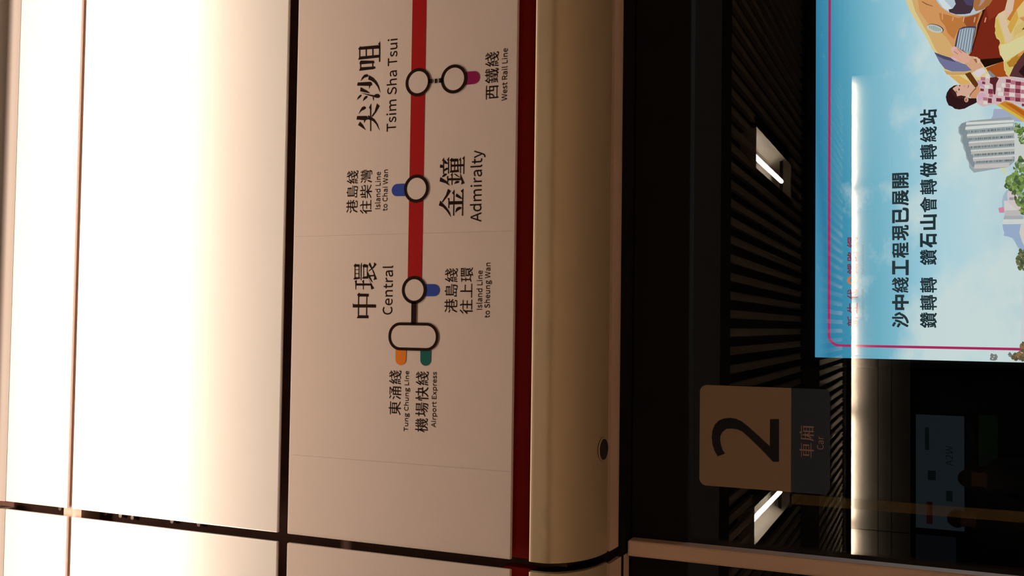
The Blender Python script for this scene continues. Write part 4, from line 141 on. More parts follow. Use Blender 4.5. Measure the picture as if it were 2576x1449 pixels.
'Rail Connection': '169,337 169,576 276,576 362,565 414,529 432,462 414,392 362,351 276,337/440,0 531,0 368,281 445,315 495,375 513,462 484,568 405,625 289,642 88,642 88,0 169,0 169,272 284,272/746,-12 802,-2 855,22 903,57 906,57 913,0 979,0 979,292 962,396 908,463 814,488 741,478 678,454 628,426 658,370 700,395 748,414 801,421 861,403 891,360 899,301 734,268 638,210 608,124 626,50 674,4/768,54 726,61 696,85 684,129 704,183 772,222 899,248 899,116 855,81 812,60/1129,0 1210,0 1210,475 1129,475/1170,573 1197,580 1216,598 1223,627 1216,654 1197,672 1170,678 1142,672 1124,654 1117,627 1124,598 1142,580/1454,-12 1473,-10 1488,-8 1500,-4 1489,57 1482,56 1477,55 1472,55 1461,58 1454,70 1451,89 1451,697 1370,697 1370,94 1378,37 1406,1/2064,-12 2141,0 2206,31 2261,80 2216,132 2173,93 2124,68 2068,60 1961,92 1892,183 1868,323 1894,461 1964,550 2070,582 2121,574 2164,553 2202,522 2245,574 2201,613 2142,642 2069,653 1923,613 1822,499 1785,320 1822,142 1920,28/2558,-12 2666,18 2746,103 2778,237 2746,372 2666,458 2558,488 2449,458 2369,372 2338,237 2369,103 2449,18/2558,55 2486,78 2438,142 2420,237 2438,333 2486,397 2558,420 2630,397 2678,333 2696,237 2678,142 2630,78/2904,0 2984,0 2984,345 3028,385 3069,410 3114,418 3165,404 3194,363 3204,290 3204,0 3283,0 3283,301 3268,403 3220,466 3138,488 3078,476 3026,448 2979,406 2977,406 2969,475 2904,475/3438,0 3518,0 3518,345 3562,385 3603,410 3648,418 3699,404 3728,363 3738,290 3738,0 3818,0 3818,301 3802,403 3754,466 3672,488 3612,476 3560,448 3513,406 3511,406 3503,475 3438,475/4164,-12 4224,-5 4275,12 4320,37 4292,90 4255,70 4216,57 4173,52 4093,73 4038,130 4015,219 4336,219 4337,232 4338,248 4339,264 4317,382 4252,460 4149,488 4046,457 3968,371 3936,237 3967,103 4048,18/4014,276 4039,356 4088,406 4151,424 4214,407 4255,357 4269,276/4644,-12 4700,-4 4752,16 4798,48 4763,102 4730,78 4692,62 4651,55 4574,78 4522,142 4504,237 4523,333 4576,397 4653,420 4688,415 4720,400 4748,379 4788,432 4751,459 4706,480 4650,488 4536,458 4454,372 4422,237 4451,103 4530,18/5052,-12 5082,-9 5112,-2 5140,6 5124,66 5107,60 5088,55 5070,54 5026,64 5003,95 4996,144 4996,411 5126,411 5126,475 4996,475 4996,609 4930,609 4921,475 4846,471 4846,411 4917,411 4917,147 4930,64 4972,8/5233,0 5314,0 5314,475 5233,475/5273,573 5301,580 5320,598 5326,627 5320,654 5301,672 5273,678 5246,672 5227,654 5220,627 5227,598 5246,580/5658,-12 5767,18 5847,103 5878,237 5847,372 5767,458 5658,488 5550,458 5470,372 5438,237 5470,103 5550,18/5658,55 5586,78 5538,142 5521,237 5538,333 5586,397 5658,420 5731,397 5779,333 5796,237 5779,142 5731,78/6004,0 6085,0 6085,345 6128,385 6169,410 6214,418 6266,404 6295,363 6304,290 6304,0 6384,0 6384,301 6368,403 6321,466 6238,488 6178,476 6126,448 6079,406 6078,406 6070,475 6004,475',
'A2W': '4,0 85,0 147,196 382,196 443,0 529,0 311,642 220,642/167,260 199,359 221,431 242,503 262,576 266,576 287,503 308,431 331,359 362,260/571,0 974,0 974,69 796,69 762,68 726,66 692,63 824,202 912,335 944,465 921,564 856,630 756,653 682,641 621,609 567,559 614,514 652,552 697,578 747,588 813,572 852,527 865,461 833,344 736,208 571,47/1176,0 1273,0 1368,387 1379,436 1390,485 1400,533 1404,533 1414,485 1425,436 1436,387 1533,0 1631,0 1763,642 1686,642 1617,292 1605,223 1593,154 1582,84 1577,84 1561,154 1546,223 1531,292 1442,642 1367,642 1279,292 1263,223 1248,154 1233,84 1230,84 1217,154 1204,223 1191,292 1124,642 1041,642',
}
# station names in a Song face: strokes in millimetres on the fascia, x along the wall, z up
CENTRAL_NAME = '250,4090 237,4079 237,3722 229,3713 193,3713 192,4089/41,4019 83,3997 83,3837 75,3832 43,3833/374,4020 401,3991 388,3979 385,3836 346,3835 347,4005/355,4005 355,3992 67,3988 67,4003/356,3870 356,3858 68,3856 68,3869/532,4045 529,3790 501,3789 501,4045/549,4056 549,4042 444,4043 444,4050/567,4065 578,4036 546,4033 528,4045 546,4057/555,3930 555,3918 447,3919 447,3928/562,3943 582,3920 539,3916 529,3927/586,3838 461,3749 446,3791 503,3805 519,3796/592,4089 620,4068 617,3986 598,3979 586,4062/780,4087 811,4063 802,4051 799,3995 768,3989 765,4074/777,4073 777,4062 612,4058 612,4069/776,4006 776,3996 612,3992 612,4003/729,4065 729,4000 720,4000 720,4065/675,4064 674,3999 664,3998 664,4064/782,3975 823,3961 789,3956 743,3960 575,3958 575,3967/608,3944 626,3923 631,3853 598,3847 597,3937/779,3944 805,3919 789,3856 755,3854 757,3930/769,3930 769,3921 611,3917 611,3926/768,3872 768,3862 611,3859 611,3868/703,3867 680,3849 545,3774 555,3792 644,3865/650,3823 646,3793 655,3738 633,3732 626,3819/728,3776 712,3767 589,3707 578,3757 610,3747 656,3755 715,3783/819,3833 822,3824 745,3783 722,3773 722,3787 793,3843/825,3753 798,3717 751,3757 699,3839 708,3846 748,3787 784,3758'
TSIM_NAME = '2863,4086 2909,4079 2900,3920 2879,3905 2850,3901 2841,3940 2803,3959 2843,3965 2859,4083/2780,4060 2825,4030 2778,3982 2698,3933 2749,4010/2940,4052 2994,4027 3030,3999 3041,3964 3029,3944 3008,3939 2993,3963 2980,4010/3008,3868 3007,3852 2680,3845 2681,3859/3015,3885 3070,3853 2981,3848 2993,3868/2907,3899 2885,3849 2841,3790 2772,3740 2682,3708 2773,3766 2817,3813 2838,3860 2848,3895/3063,3757 3027,3713 2950,3763 2879,3828 2893,3840 2952,3793/3142,4086 3181,4069 3205,4044 3211,4021 3197,4014 3175,4032/3117,3989 3163,3972 3184,3947 3185,3920 3169,3914 3148,3937/3236,4021 3184,3803 3199,3780 3200,3746 3184,3719 3163,3710 3144,3725 3142,3756 3163,3820 3195,3914/3160,3830 3156,3809 3108,3816/3346,4088 3389,4078 3382,3872 3371,3854 3336,3840 3319,3876 3284,3891 3325,3892 3344,4082/3260,4036 3318,4029 3262,3928 3217,3872 3239,3962/3408,4031 3457,4008 3490,3974 3496,3933 3481,3909 3459,3911 3449,3973/3476,3895 3436,3826 3375,3767 3307,3731 3219,3708 3303,3754 3364,3807 3399,3860 3416,3908/3558,4058 3603,4041 3594,3804 3568,3792 3558,3829 3555,4052/3666,4057 3700,4037 3677,3822 3643,3813 3646,4048/3665,4046 3663,4032 3592,4030 3593,4044/3657,3846 3655,3832 3584,3831 3585,3845/3873,4082 3905,4050 3897,4036 3892,3737 3843,3725 3856,4064/3717,4079 3758,4059 3755,3731 3715,3728 3716,4067/3866,4066 3865,4050 3741,4048 3743,4063/3866,3959 3864,3943 3745,3941 3746,3956/3865,3850 3864,3834 3745,3832 3746,3847/3880,3740 3945,3727 3878,3722 3653,3719 3654,3736/3907,3757 3942,3727 3887,3725'
ADMIRALTY_NAME = '1590,2752 1653,2731 1629,2705 1575,2650 1521,2603 1483,2581 1427,2566 1507,2627 1565,2687/1637,2707 1732,2644 1810,2616 1782,2572 1705,2627 1631,2695/1671,2606 1663,2594 1547,2594 1548,2608/1683,2621 1633,2595 1685,2596/1641,2601 1637,2398 1596,2393 1596,2596/1750,2530 1757,2519 1444,2518 1445,2533/1751,2553 1796,2521 1733,2518 1731,2532/1485,2502 1540,2487 1558,2462 1562,2434 1554,2411 1536,2411 1516,2453/1704,2500 1745,2486 1705,2432 1661,2388 1676,2440/1752,2398 1752,2386 1439,2385 1439,2399/1776,2425 1802,2384 1737,2385 1751,2400/1918,2745 1976,2735 1943,2681 1915,2635 1854,2590 1892,2659/1975,2711 2004,2695 2020,2674 2023,2645 2005,2638 1981,2678/1979,2636 1989,2618 1903,2615 1903,2625/1956,2626 1949,2432 1921,2427 1927,2623/1998,2565 2005,2554 1861,2552 1862,2563/1999,2580 2026,2553 1979,2552/1875,2526 1907,2502 1916,2481 1911,2454 1900,2448 1885,2460 1881,2493/2012,2532 2014,2512 1982,2466 1953,2428 1978,2486/2014,2436 1984,2422 1878,2369 1863,2417 1902,2411 1947,2428/2106,2745 2151,2740 2135,2691 2102,2690/2218,2698 2225,2686 2019,2682 2019,2695/2200,2715 2240,2688 2188,2683/2060,2688 2089,2667 2103,2640 2094,2623 2076,2625 2056,2675/2210,2678 2166,2629 2149,2618 2159,2677/2211,2622 2217,2609 2019,2607 2019,2620/2204,2640 2244,2610 2184,2607/2035,2593 2059,2581 2066,2461 2033,2457 2031,2587/2202,2598 2232,2567 2218,2555 2216,2474 2178,2465 2180,2573/2194,2582 2193,2571 2051,2569 2051,2580/2187,2528 2186,2518 2059,2516 2060,2526/2185,2481 2184,2469 2057,2467 2058,2479/2139,2576 2137,2382 2109,2380 2111,2576/2194,2440 2201,2431 2018,2427 2018,2438/2196,2457 2229,2434 2180,2429/2206,2387 2205,2375 2004,2377 2005,2389/2213,2408 2245,2376 2192,2376'
CAR_NUMERAL = '-1821,1339 -1747,1384 -1654,1415 -1559,1424 -1464,1416 -1378,1381 -1322,1328 -1289,1256 -1275,1174 -1283,1091 -1318,1009 -1378,927 -1455,834 -1537,741 -1636,626 -1266,626 -1259,505 -1841,503 -1845,585 -1743,683 -1623,810 -1519,926 -1453,1008 -1430,1067 -1423,1149 -1431,1220 -1473,1273 -1528,1302 -1588,1307 -1658,1296 -1728,1272 -1776,1239'


# ------------------------------------------------------------------ materials
def lin(c):
    return tuple(((v / 255) / 12.92 if v / 255 <= 0.04045 else ((v / 255 + 0.055) / 1.055) ** 2.4) for v in c) + (1.0,)


def mat(name, color, rough=0.5, metal=0.0, grain=0.0, grain_scale=60.0, bump=0.0, stretch=(1, 1, 1), spec=0.5, coat=0.0):
    m = bpy.data.materials.new(name)
    m.use_nodes = True
    nt = m.node_tree
    b = nt.nodes['Principled BSDF']
    b.inputs['Base Color'].default_value = tuple(color[:3]) + (1,)
    b.inputs['Roughness'].default_value = rough
    b.inputs['Metallic'].default_value = metal
    b.inputs['Specular IOR Level'].default_value = spec
    b.inputs['Coat Weight'].default_value = coat
    if grain or bump:
        tc = nt.nodes.new('ShaderNodeTexCoord')
        mp = nt.nodes.new('ShaderNodeMapping')
        mp.inputs['Scale'].default_value = stretch
        nz = nt.nodes.new('ShaderNodeTexNoise')
        nz.inputs['Scale'].default_value = grain_scale
        nz.inputs['Detail'].default_value = 4
        nt.links.new(tc.outputs['Object'], mp.inputs[0])
        nt.links.new(mp.outputs[0], nz.inputs['Vector'])
        if grain:
            mx = nt.nodes.new('ShaderNodeMix')
            mx.data_type = 'RGBA'
            mx.inputs[6].default_value = tuple(max(0, v * (1 - grain)) for v in color[:3]) + (1,)
            mx.inputs[7].default_value = tuple(min(1, v * (1 + grain)) for v in color[:3]) + (1,)
            nt.links.new(nz.outputs['Fac'], mx.inputs[0])
            nt.links.new(mx.outputs[2], b.inputs['Base Color'])
        if bump:
            bp = nt.nodes.new('ShaderNodeBump')
            bp.inputs['Strength'].default_value = bump
            bp.inputs['Distance'].default_value = 0.001
            nt.links.new(nz.outputs['Fac'], bp.inputs['Height'])
            nt.links.new(bp.outputs[0], b.inputs['Normal'])
    return m


def lightmat(name, color, strength=1.0):
    m = bpy.data.materials.new(name)
    m.use_nodes = True
    nt = m.node_tree
    nt.nodes.clear()
    e = nt.nodes.new('ShaderNodeEmission')
    e.inputs[0].default_value = tuple(color[:3]) + (1,)
    e.inputs[1].default_value = strength
    o = nt.nodes.new('ShaderNodeOutputMaterial')
    nt.links.new(e.outputs[0], o.inputs[0])
    return m


PRINT_GAIN = 1.12
_prints = {}


def printed(r, g, b):
    """ink on a backlit film"""
    k = (r, g, b)
    if k not in _prints:
        _prints[k] = lightmat('backlit_ink_%d_%d_%d' % k, lin(k), PRINT_GAIN)
    return _prints[k]


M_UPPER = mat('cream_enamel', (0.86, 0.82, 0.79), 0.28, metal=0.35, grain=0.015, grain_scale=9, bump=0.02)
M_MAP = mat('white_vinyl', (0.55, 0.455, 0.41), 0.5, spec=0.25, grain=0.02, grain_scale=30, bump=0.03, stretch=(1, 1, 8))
M_LOWER = mat('beige_enamel', (0.50, 0.38, 0.24), 0.42, metal=0.4, grain=0.05, grain_scale=7, bump=0.02)
M_STRIP = mat('pale_underside_enamel', (0.62, 0.43, 0.32), 0.45, grain=0.04, grain_scale=12)
M_TRIM = mat('tan_enamel', (0.26, 0.225, 0.205), 0.5, grain=0.03, grain_scale=12)
M_DARK = mat('black_backing', (0.018, 0.010, 0.008), 0.7, grain=0.3, grain_scale=40)
M_BLACK = mat('black_metal', (0.010, 0.008, 0.007), 0.8, grain=0.2, grain_scale=20, spec=0.1)
M_TUNNEL = mat('sooty_concrete', (0.006, 0.0055, 0.005), 0.9, grain=0.3, grain_scale=3)
M_RED = mat('red_vinyl', (0.31, 0.005, 0.005), 0.4, spec=0.15, grain=0.03, grain_scale=40)
M_REDBAND = mat('red_enamel', (0.22, 0.006, 0.004), 0.5, spec=0.15, grain=0.05, grain_scale=20)
M_INK = mat('black_vinyl', (0.014, 0.0045, 0.0025), 0.7, spec=0.05, grain=0.1, grain_scale=60)
M_BLUE = mat('blue_vinyl', (0.025, 0.055, 0.30), 0.4, spec=0.15, grain=0.05, grain_scale=60)
M_ORANGE = mat('orange_vinyl', (0.62, 0.17, 0.015), 0.4, spec=0.15, grain=0.05, grain_scale=60)
M_GREEN = mat('teal_vinyl', (0.010, 0.095, 0.085), 0.4, spec=0.15, grain=0.05, grain_scale=60)
M_MAGENTA = mat('purple_vinyl', (0.22, 0.008, 0.07), 0.4, spec=0.15, grain=0.05, grain_scale=60)
M_STEEL = mat('brushed_steel', (0.45, 0.36, 0.30), 0.35, metal=0.8, grain=0.1, grain_scale=40)
M_POST = mat('painted_post', (0.72, 0.49, 0.36), 0.5, grain=0.06, grain_scale=14)
M_FLOOR = mat('granite_floor', (0.62, 0.50, 0.39), 0.35, grain=0.2, grain_scale=80)
M_SLAT = mat('grey_slat', (0.85, 0.76, 0.66), 0.3, metal=0.4, grain=0.05, grain_scale=10)
M_CEIL = mat('dark_ceiling', (0.012, 0.010, 0.009), 0.8, grain=0.2, grain_scale=5)
M_REFLECTOR = mat('white_reflector', (0.80, 0.72, 0.62), 0.4, grain=0.05, grain_scale=6)
M_FARPANEL = mat('far_panel', (0.34, 0.285, 0.235), 0.5, grain=0.03, grain_scale=5)
M_CLOTH = mat('dark_cloth', (0.010, 0.010, 0.012), 0.9, grain=0.3, grain_scale=40)
M_SKIN = mat('skin', (0.35, 0.19, 0.12), 0.6, grain=0.08, grain_scale=20)
M_HAIR = mat('black_hair', (0.008, 0.006, 0.005), 0.6, grain=0.3, grain_scale=90)
M_PILLAR = mat('yellow_pillar', (0.30, 0.22, 0.06), 0.6, grain=0.08, grain_scale=10)
M_STICKER = mat('white_sticker', (0.32, 0.215, 0.14), 0.6, spec=0.2, grain=0.04, grain_scale=20)
M_STICKBLUE = mat('navy_sticker', (0.036, 0.050, 0.078), 0.5, spec=0.15, grain=0.05, grain_scale=30)
M_STICKTEXT = mat('pink_grey_lettering', (0.40, 0.22, 0.18), 0.5, grain=0.02, grain_scale=30)
M_NUMERAL = mat('navy_black_vinyl', (0.012, 0.012, 0.014), 0.45, spec=0.15, grain=0.05, grain_scale=30)
M_TUBE = lightmat('lamp_tube', (1.0, 0.88, 0.72), 36.0)


def glass_material():
    m = bpy.data.materials.new('door_glass')
    m.use_nodes = True
    nt = m.node_tree
    nt.nodes.clear()
    out = nt.nodes.new('ShaderNodeOutputMaterial')
    mix = nt.nodes.new('ShaderNodeMixShader')
    fr = nt.nodes.new('ShaderNodeFresnel')
    fr.inputs[0].default_value = 1.52
    tr = nt.nodes.new('ShaderNodeBsdfTransparent')
    tr.inputs[0].default_value = (0.975, 0.985, 0.98, 1)
    gl = nt.nodes.new('ShaderNodeBsdfGlossy')
    gl.inputs['Roughness'].default_value = 0.0
    nt.links.new(fr.outputs[0], mix.inputs[0])
    nt.links.new(tr.outputs[0], mix.inputs[1])
    nt.links.new(gl.outputs[0], mix.inputs[2])
    nt.links.new(mix.outputs[0], out.inputs[0])
    return m


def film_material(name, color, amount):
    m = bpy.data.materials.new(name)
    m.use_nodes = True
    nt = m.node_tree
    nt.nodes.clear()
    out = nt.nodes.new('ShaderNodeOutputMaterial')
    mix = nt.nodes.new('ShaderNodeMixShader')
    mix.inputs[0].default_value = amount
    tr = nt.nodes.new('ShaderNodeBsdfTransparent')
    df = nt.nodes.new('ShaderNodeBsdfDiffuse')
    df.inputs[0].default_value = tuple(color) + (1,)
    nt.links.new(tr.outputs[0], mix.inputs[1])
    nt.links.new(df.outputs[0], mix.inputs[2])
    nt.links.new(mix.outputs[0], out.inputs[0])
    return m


M_GLASS = glass_material()


# ------------------------------------------------------------------ object helpers
def link(name, mesh, parent=None):
    o = bpy.data.objects.new(name, mesh)
    COL.objects.link(o)
    if parent is not None:
        o.parent = parent
    return o


def thing(name, label, cat, group=None, loc=(0, 0, 0)):
    o = bpy.data.objects.new(name, None)
    o.empty_display_size = 0.05
    o.location = loc
    COL.objects.link(o)
    o['label'] = label
    o['category'] = cat
    if group:
        o['group'] = group
    return o


def struct(o):
    o['kind'] = 'structure'
    return o


def tag(o, label, cat, group=None):
    o['label'] = label
    o['category'] = cat
    if group:
        o['group'] = group
    return o


class MB:
    """collects geometry, links it as one mesh object"""

    def __init__(self):
        self.v, self.f, self.mi, self.mats = [], [], [], []

    def m(self, material):
        if material not in self.mats:
            self.mats.append(material)
        return self.mats.index(material)

    def quadstrip(self, a, b, material, closed=False):
        i = len(self.v)
        n = len(a)
        self.v += [tuple(p) for p in a] + [tuple(p) for p in b]
        k = self.m(material)
        for j in range(n if closed else n - 1):
            q = (j + 1) % n
            self.f.append((i + j, i + q, i + n + q, i + n + j))
            self.mi.append(k)

    def poly(self, pts, material):
        i = len(self.v)
        self.v += [tuple(p) for p in pts]
        self.f.append(tuple(range(i, i + len(pts))))
        self.mi.append(self.m(material))

    def box(self, x0, x1, y0, y1, z0, z1, material):
        i = len(self.v)
        self.v += [(x, y, z) for z in (z0, z1) for y in (y0, y1) for x in (x0, x1)]
        for q in ((0, 2, 3, 1), (4, 5, 7, 6), (0, 1, 5, 4), (2, 6, 7, 3), (0, 4, 6, 2), (1, 3, 7, 5)):
            self.f.append(tuple(i + k for k in q))
            self.mi.append(self.m(material))

    def prism_x(self, prof, x0, x1, material):
        """closed (y, z) profile swept along x, ends capped"""
        i = len(self.v)
        n = len(prof)
        self.v += [(x0, y, z) for y, z in prof] + [(x1, y, z) for y, z in prof]
        k = self.m(material)
        for j in range(n):
            q = (j + 1) % n
            self.f.append((i + j, i + q, i + n + q, i + n + j))
            self.mi.append(k)
        self.f.append(tuple(range(i, i + n))[::-1])
        self.mi.append(k)
        self.f.append(tuple(range(i + n, i + 2 * n)))
        self.mi.append(k)

    def tube(self, a, b, r, material, n=16):
        a, b = Vector(a), Vector(b)
        d = (b - a).normalized()
        u = d.orthogonal().normalized()
        w = d.cross(u)
        A = [a + (u * math.cos(t) + w * math.sin(t)) * r for t in [2 * math.pi * k / n for k in range(n)]]
        B = [p + (b - a) for p in A]
        self.quadstrip(A, B, material, True)
        self.poly(A[::-1], material)
        self.poly(B, material)

    def build(self, name, parent=None, bevel=0.0, smooth=False, segs=2):
        me = bpy.data.meshes.new(name)
        me.from_pydata(self.v, [], self.f)
        for m_ in self.mats:
            me.materials.append(m_)
        me.polygons.foreach_set('material_index', self.mi)
        bm = bmesh.new()
        bm.from_mesh(me)
        bmesh.ops.remove_doubles(bm, verts=bm.verts, dist=1e-6)
        bmesh.ops.recalc_face_normals(bm, faces=bm.faces)
        if bevel:
            es = [e for e in bm.edges if len(e.link_faces) == 2 and e.calc_face_angle(0) > 0.6]
            bmesh.ops.bevel(bm, geom=es, offset=bevel, segments=segs, affect='EDGES', profile=0.5)
        bm.to_mesh(me)
        bm.free()
        if smooth:
            for p in me.polygons:
                p.use_smooth = True
            try:
                me.set_sharp_from_angle(angle=0.6)
            except Exception:
                pass
        return link(name, me, parent)


def flat_curves(name, loops, Y, thick, material, parent):
    """closed outlines (x, z) with holes, filled, as a thin film standing at y=Y (its front face)"""
    cu = bpy.data.curves.new(name, 'CURVE')
    cu.dimensions = '2D'
    cu.fill_mode = 'BOTH'
    cu.extrude = thick / 2
    for lp in loops:
        s = cu.splines.new('POLY')
        s.points.add(len(lp) - 1)
        for p, (x, z) in zip(s.points, lp):
            p.co = (x, z, 0, 1)
        s.use_cyclic_u = True
    tmp = bpy.data.objects.new(name, cu)
    COL.objects.link(tmp)
    dg = bpy.context.evaluated_depsgraph_get()
    me = bpy.data.meshes.new_from_object(tmp.evaluated_get(dg))
    bpy.data.objects.remove(tmp)
    bpy.data.curves.remove(cu)
    me.name = name
    for v in me.vertices:
        x, z, d = v.co
        v.co = (x, Y + thick / 2 - d, z)
    me.materials.clear()
    me.materials.append(material)
    return link(name, me, parent)


def merged_curves(name, groups, Y, thick, material, parent):
    """like flat_curves but each group is filled on its own, so overlapping strokes stay solid"""
    vs, fs = [], []
    for k, g in enumerate(groups):
        o = flat_curves('tmp', g, Y - 0.000012 * (k % 5), thick, material, None)
        b = len(vs)
        vs += [tuple(v.co) for v in o.data.vertices]
        fs += [tuple(b + i for i in p.vertices) for p in o.data.polygons]
        me0 = o.data
        bpy.data.objects.remove(o)
        bpy.data.meshes.remove(me0)
    me = bpy.data.meshes.new(name)
    me.from_pydata(vs, [], fs)
    me.materials.append(material)
    return link(name, me, parent)


def dec(s, k=1.0):
    return [[(float(a.split(',')[0]) * k, float(a.split(',')[1]) * k) for a in l.split(' ')] for l in s.split('/')]


def ink(loops):
    xs = [p[0] for l in loops for p in l]
    ys = [p[1] for l in loops for p in l]
    return min(xs), max(xs), min(ys), max(ys)


def fit(loops, tgt):
    x0, x1, z0, z1 = ink(loops)
    X0, X1, Z0, Z1 = tgt
    return [[(X0 + (x - x0) * (X1 - X0) / (x1 - x0), Z0 + (z - z0) * (Z1 - Z0) / (z1 - z0)) for x, z in l] for l in loops]


def region(left, top, right, bottom, Y):
    """extent on the plane y=Y of a box given in the photograph (its left is up, its top is the right-hand end)"""
    cx, cy = (left + right) / 2, (top + bottom) / 2
    return at(cx, bottom, Y).x, at(cx, top, Y).x, at(right, cy, Y).z, at(left, cy, Y).z


def latin(name, text, box, Y, thick, material, parent):
    return flat_curves(name, fit(dec(LATIN[text]), region(*box, Y)), Y, thick, material, parent)


def hanzi_line(name, keys, box, Y, thick, material, parent):
    loops = []
    groups = []
    for i, k in enumerate(keys):
        g = [[(x + 1000 * i, z) for x, z in l] for l in dec(GLYPH[k])]
        loops += g
    return flat_curves(name, fit(loops, region(*box, Y)), Y, thick, material, parent)


def circle(cx, cz, rx, rz, n=64):
    return [(cx + rx * math.cos(2 * math.pi * k / n), cz + rz * math.sin(2 * math.pi * k / n)) for k in range(n)]


def capsule(x0, x1, z0, z1, r, n=14):
    pts = []
    for cx, cz, a0 in ((x1 - r, z1 - r, 0), (x0 + r, z1 - r, 90), (x0 + r, z0 + r, 180), (x1 - r, z0 + r, 270)):
        for k in range(n + 1):
            t = math.radians(a0 + 90 * k / n)
            pts.append((cx + r * math.cos(t), cz + r * math.sin(t)))
    return pts


# ------------------------------------------------------------------ large structure
# joint positions on the header (metres): x of the upright joint, heights of the level joints
JX0, JX1 = -0.3203, -0.3075
XL, XR = -2.6, 2.6

# backing wall of the header, dark, seen in the joints
b = MB()
b.box(XL, XR, 1.245, 1.47, 2.10, 3.30, mat('brown_backing', (0.10, 0.050, 0.040), 0.8, grain=0.3, grain_scale=40, spec=0.1))
header = struct(b.build('wall_front'))

b = MB()
b.box(XL, XR, 1.30, 1.47, 2.066, 2.10, M_BLACK)
b.box(XL, XR, 1.352, 1.47, 2.058, 2.066, M_BLACK)
soffit = b.build('soffit_backing', header)


def panel(z0, z1, x0, x1, material, name='panel', y=F, thick=0.005, bevel=0.0012):
    q = MB()
    q.box(x0, x1, y, y + thick, z0, z1, material)
    return q.build(name, header, bevel)


# two rows of large cream panels above the line map, cut by the upright joint
Z_A0, Z_A1 = 2.5292, 2.9295      # big row
Z_B0, Z_B1 = 2.9385, 3.0768       # narrow row on top
for (x0, x1) in ((JX1, 2.2), (-2.2, JX0)):
    panel(Z_A0, Z_A1, x0, x1, M_UPPER)
    panel(Z_B0, Z_B1, x0, x1, M_UPPER)
    # rounded tan moulding over the top row
    q = MB()
    prof = [(F + 0.02, 3.077)]
    for k in range(13):
        t = math.radians(90 * k / 12)
        prof.append((F - 0.026 * (1 - math.cos(t)), 3.0772 + 0.030 * math.sin(t)))
    prof.append((1.14, 3.1072))
    prof.append((1.14, 3.114))
    prof.append((F + 0.02, 3.114))
    q.prism_x(prof, x0, x1, M_TRIM)
    q.build('moulding', header, smooth=True)
# light metal rail deep in the narrow joint between the rows
q = MB()
q.box(-2.2, 2.2, 1.2065, 1.245, 2.915, 2.953, mat('pink_grey_rail', (0.60, 0.40, 0.33), 0.7, grain=0.1, grain_scale=30, spec=0.1))
q.build('joint_rail', header)
# bracket heads in the upright joint
for px, py in ((217, 1287), (330, 1303), (430, 1312), (262, 1292), (300, 1298), (497, 1320), (148, 1280)):
    p = at(px, py, 1.236)
    q = MB()
    q.tube((p.x, 1.238, p.z), (p.x, 1.25, p.z), 0.0034, M_STEEL, 12)
    q.build('bracket_screw', header)


# ---- line map: white panels with the printed line, one thing per panel
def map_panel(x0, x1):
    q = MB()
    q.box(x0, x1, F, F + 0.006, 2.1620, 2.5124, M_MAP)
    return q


MAP = thing('line_map', 'long white metro line map panel with red line and black station rings', 'map')
map_panel(JX1, 2.2).build('panel', MAP, 0.0014)
# self-adhesive films on the panel with their seams
seams = [JX1 + 0.003, at(1020, 1166, F).x, at(1020, 588, F).x, 2.195]
for x0, x1 in zip(seams[:-1], seams[1:]):
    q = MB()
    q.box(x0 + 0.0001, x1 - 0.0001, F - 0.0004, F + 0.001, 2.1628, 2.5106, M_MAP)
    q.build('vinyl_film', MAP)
FP = F - 0.0004     # face of the film
T1 = 0.0003


def px_rect(left, top, right, bottom):
    x0, x1, z0, z1 = region(left, top, right, bottom, F)
    return [[(x0, z0), (x1, z0), (x1, z1), (x0, z1)]]


# red line from the Central ring to the right-hand end
zt, zb = at(1034.5, 480, F).z, at(1069.5, 480, F).z
zt, zb = (at(1027.5, 640, F).z + at(1037, 60, F).z) / 2, (at(1062, 640, F).z + at(1073, 60, F).z) / 2
xs = at(1045, 715, F).x
flat_curves('red_line', [[(xs, zb), (2.19, zb), (2.19, zt), (xs, zt)]], FP - T1, T1, M_RED, MAP)


def ring(left, top, right, bottom, thick_px=8.2):
    x0, x1, z0, z1 = region(left, top, right, bottom, F)
    cx, cz, r = (x0 + x1) / 2, (z0 + z1) / 2, ((x1 - x0) + (z1 - z0)) / 4
    t = thick_px / 2500 * 1.29
    flat_curves('ring_fill', [circle(cx, cz, r - t * .8, r - t * .8)], FP - 2.2 * T1, T1, M_MAP, MAP)
    return flat_curves('station_ring', [circle(cx, cz, r, r), circle(cx, cz, r - t, r - t)], FP - 3 * T1, T1, M_INK, MAP)


def tab(left, top, right, bottom, end, material):
    """coloured stub of a connecting line with one round end ('up', 'down' or 'left')"""
    x0, x1, z0, z1 = region(left, top, right, bottom, F)
    if end in ('up', 'down'):
        r = (x1 - x0) / 2 * .98
        pts = [(x0, z0), (x1, z0)] if end == 'up' else [(x1, z1), (x0, z1)]
        for k in range(17):
            t = math.pi * k / 16
            if end == 'up':
                pts.append(((x0 + x1) / 2 + r * math.cos(t), z1 - r + r * math.sin(t)))
            else:
                pts.append(((x0 + x1) / 2 - r * math.cos(t), z0 + r - r * math.sin(t)))
    else:
        r = (z1 - z0) / 2 * .98
        pts = [(x1, z0), (x1, z1)]
        for k in range(17):
            t = math.pi / 2 + math.pi * k / 16
            pts.append((x0 + r + r * math.cos(t), (z0 + z1) / 2 + r * math.sin(t)))
    return flat_curves('line_stub', [pts], FP - 1.6 * T1, T1, material, MAP)


def label_part(o, s):
    o['label'] = s
    return o


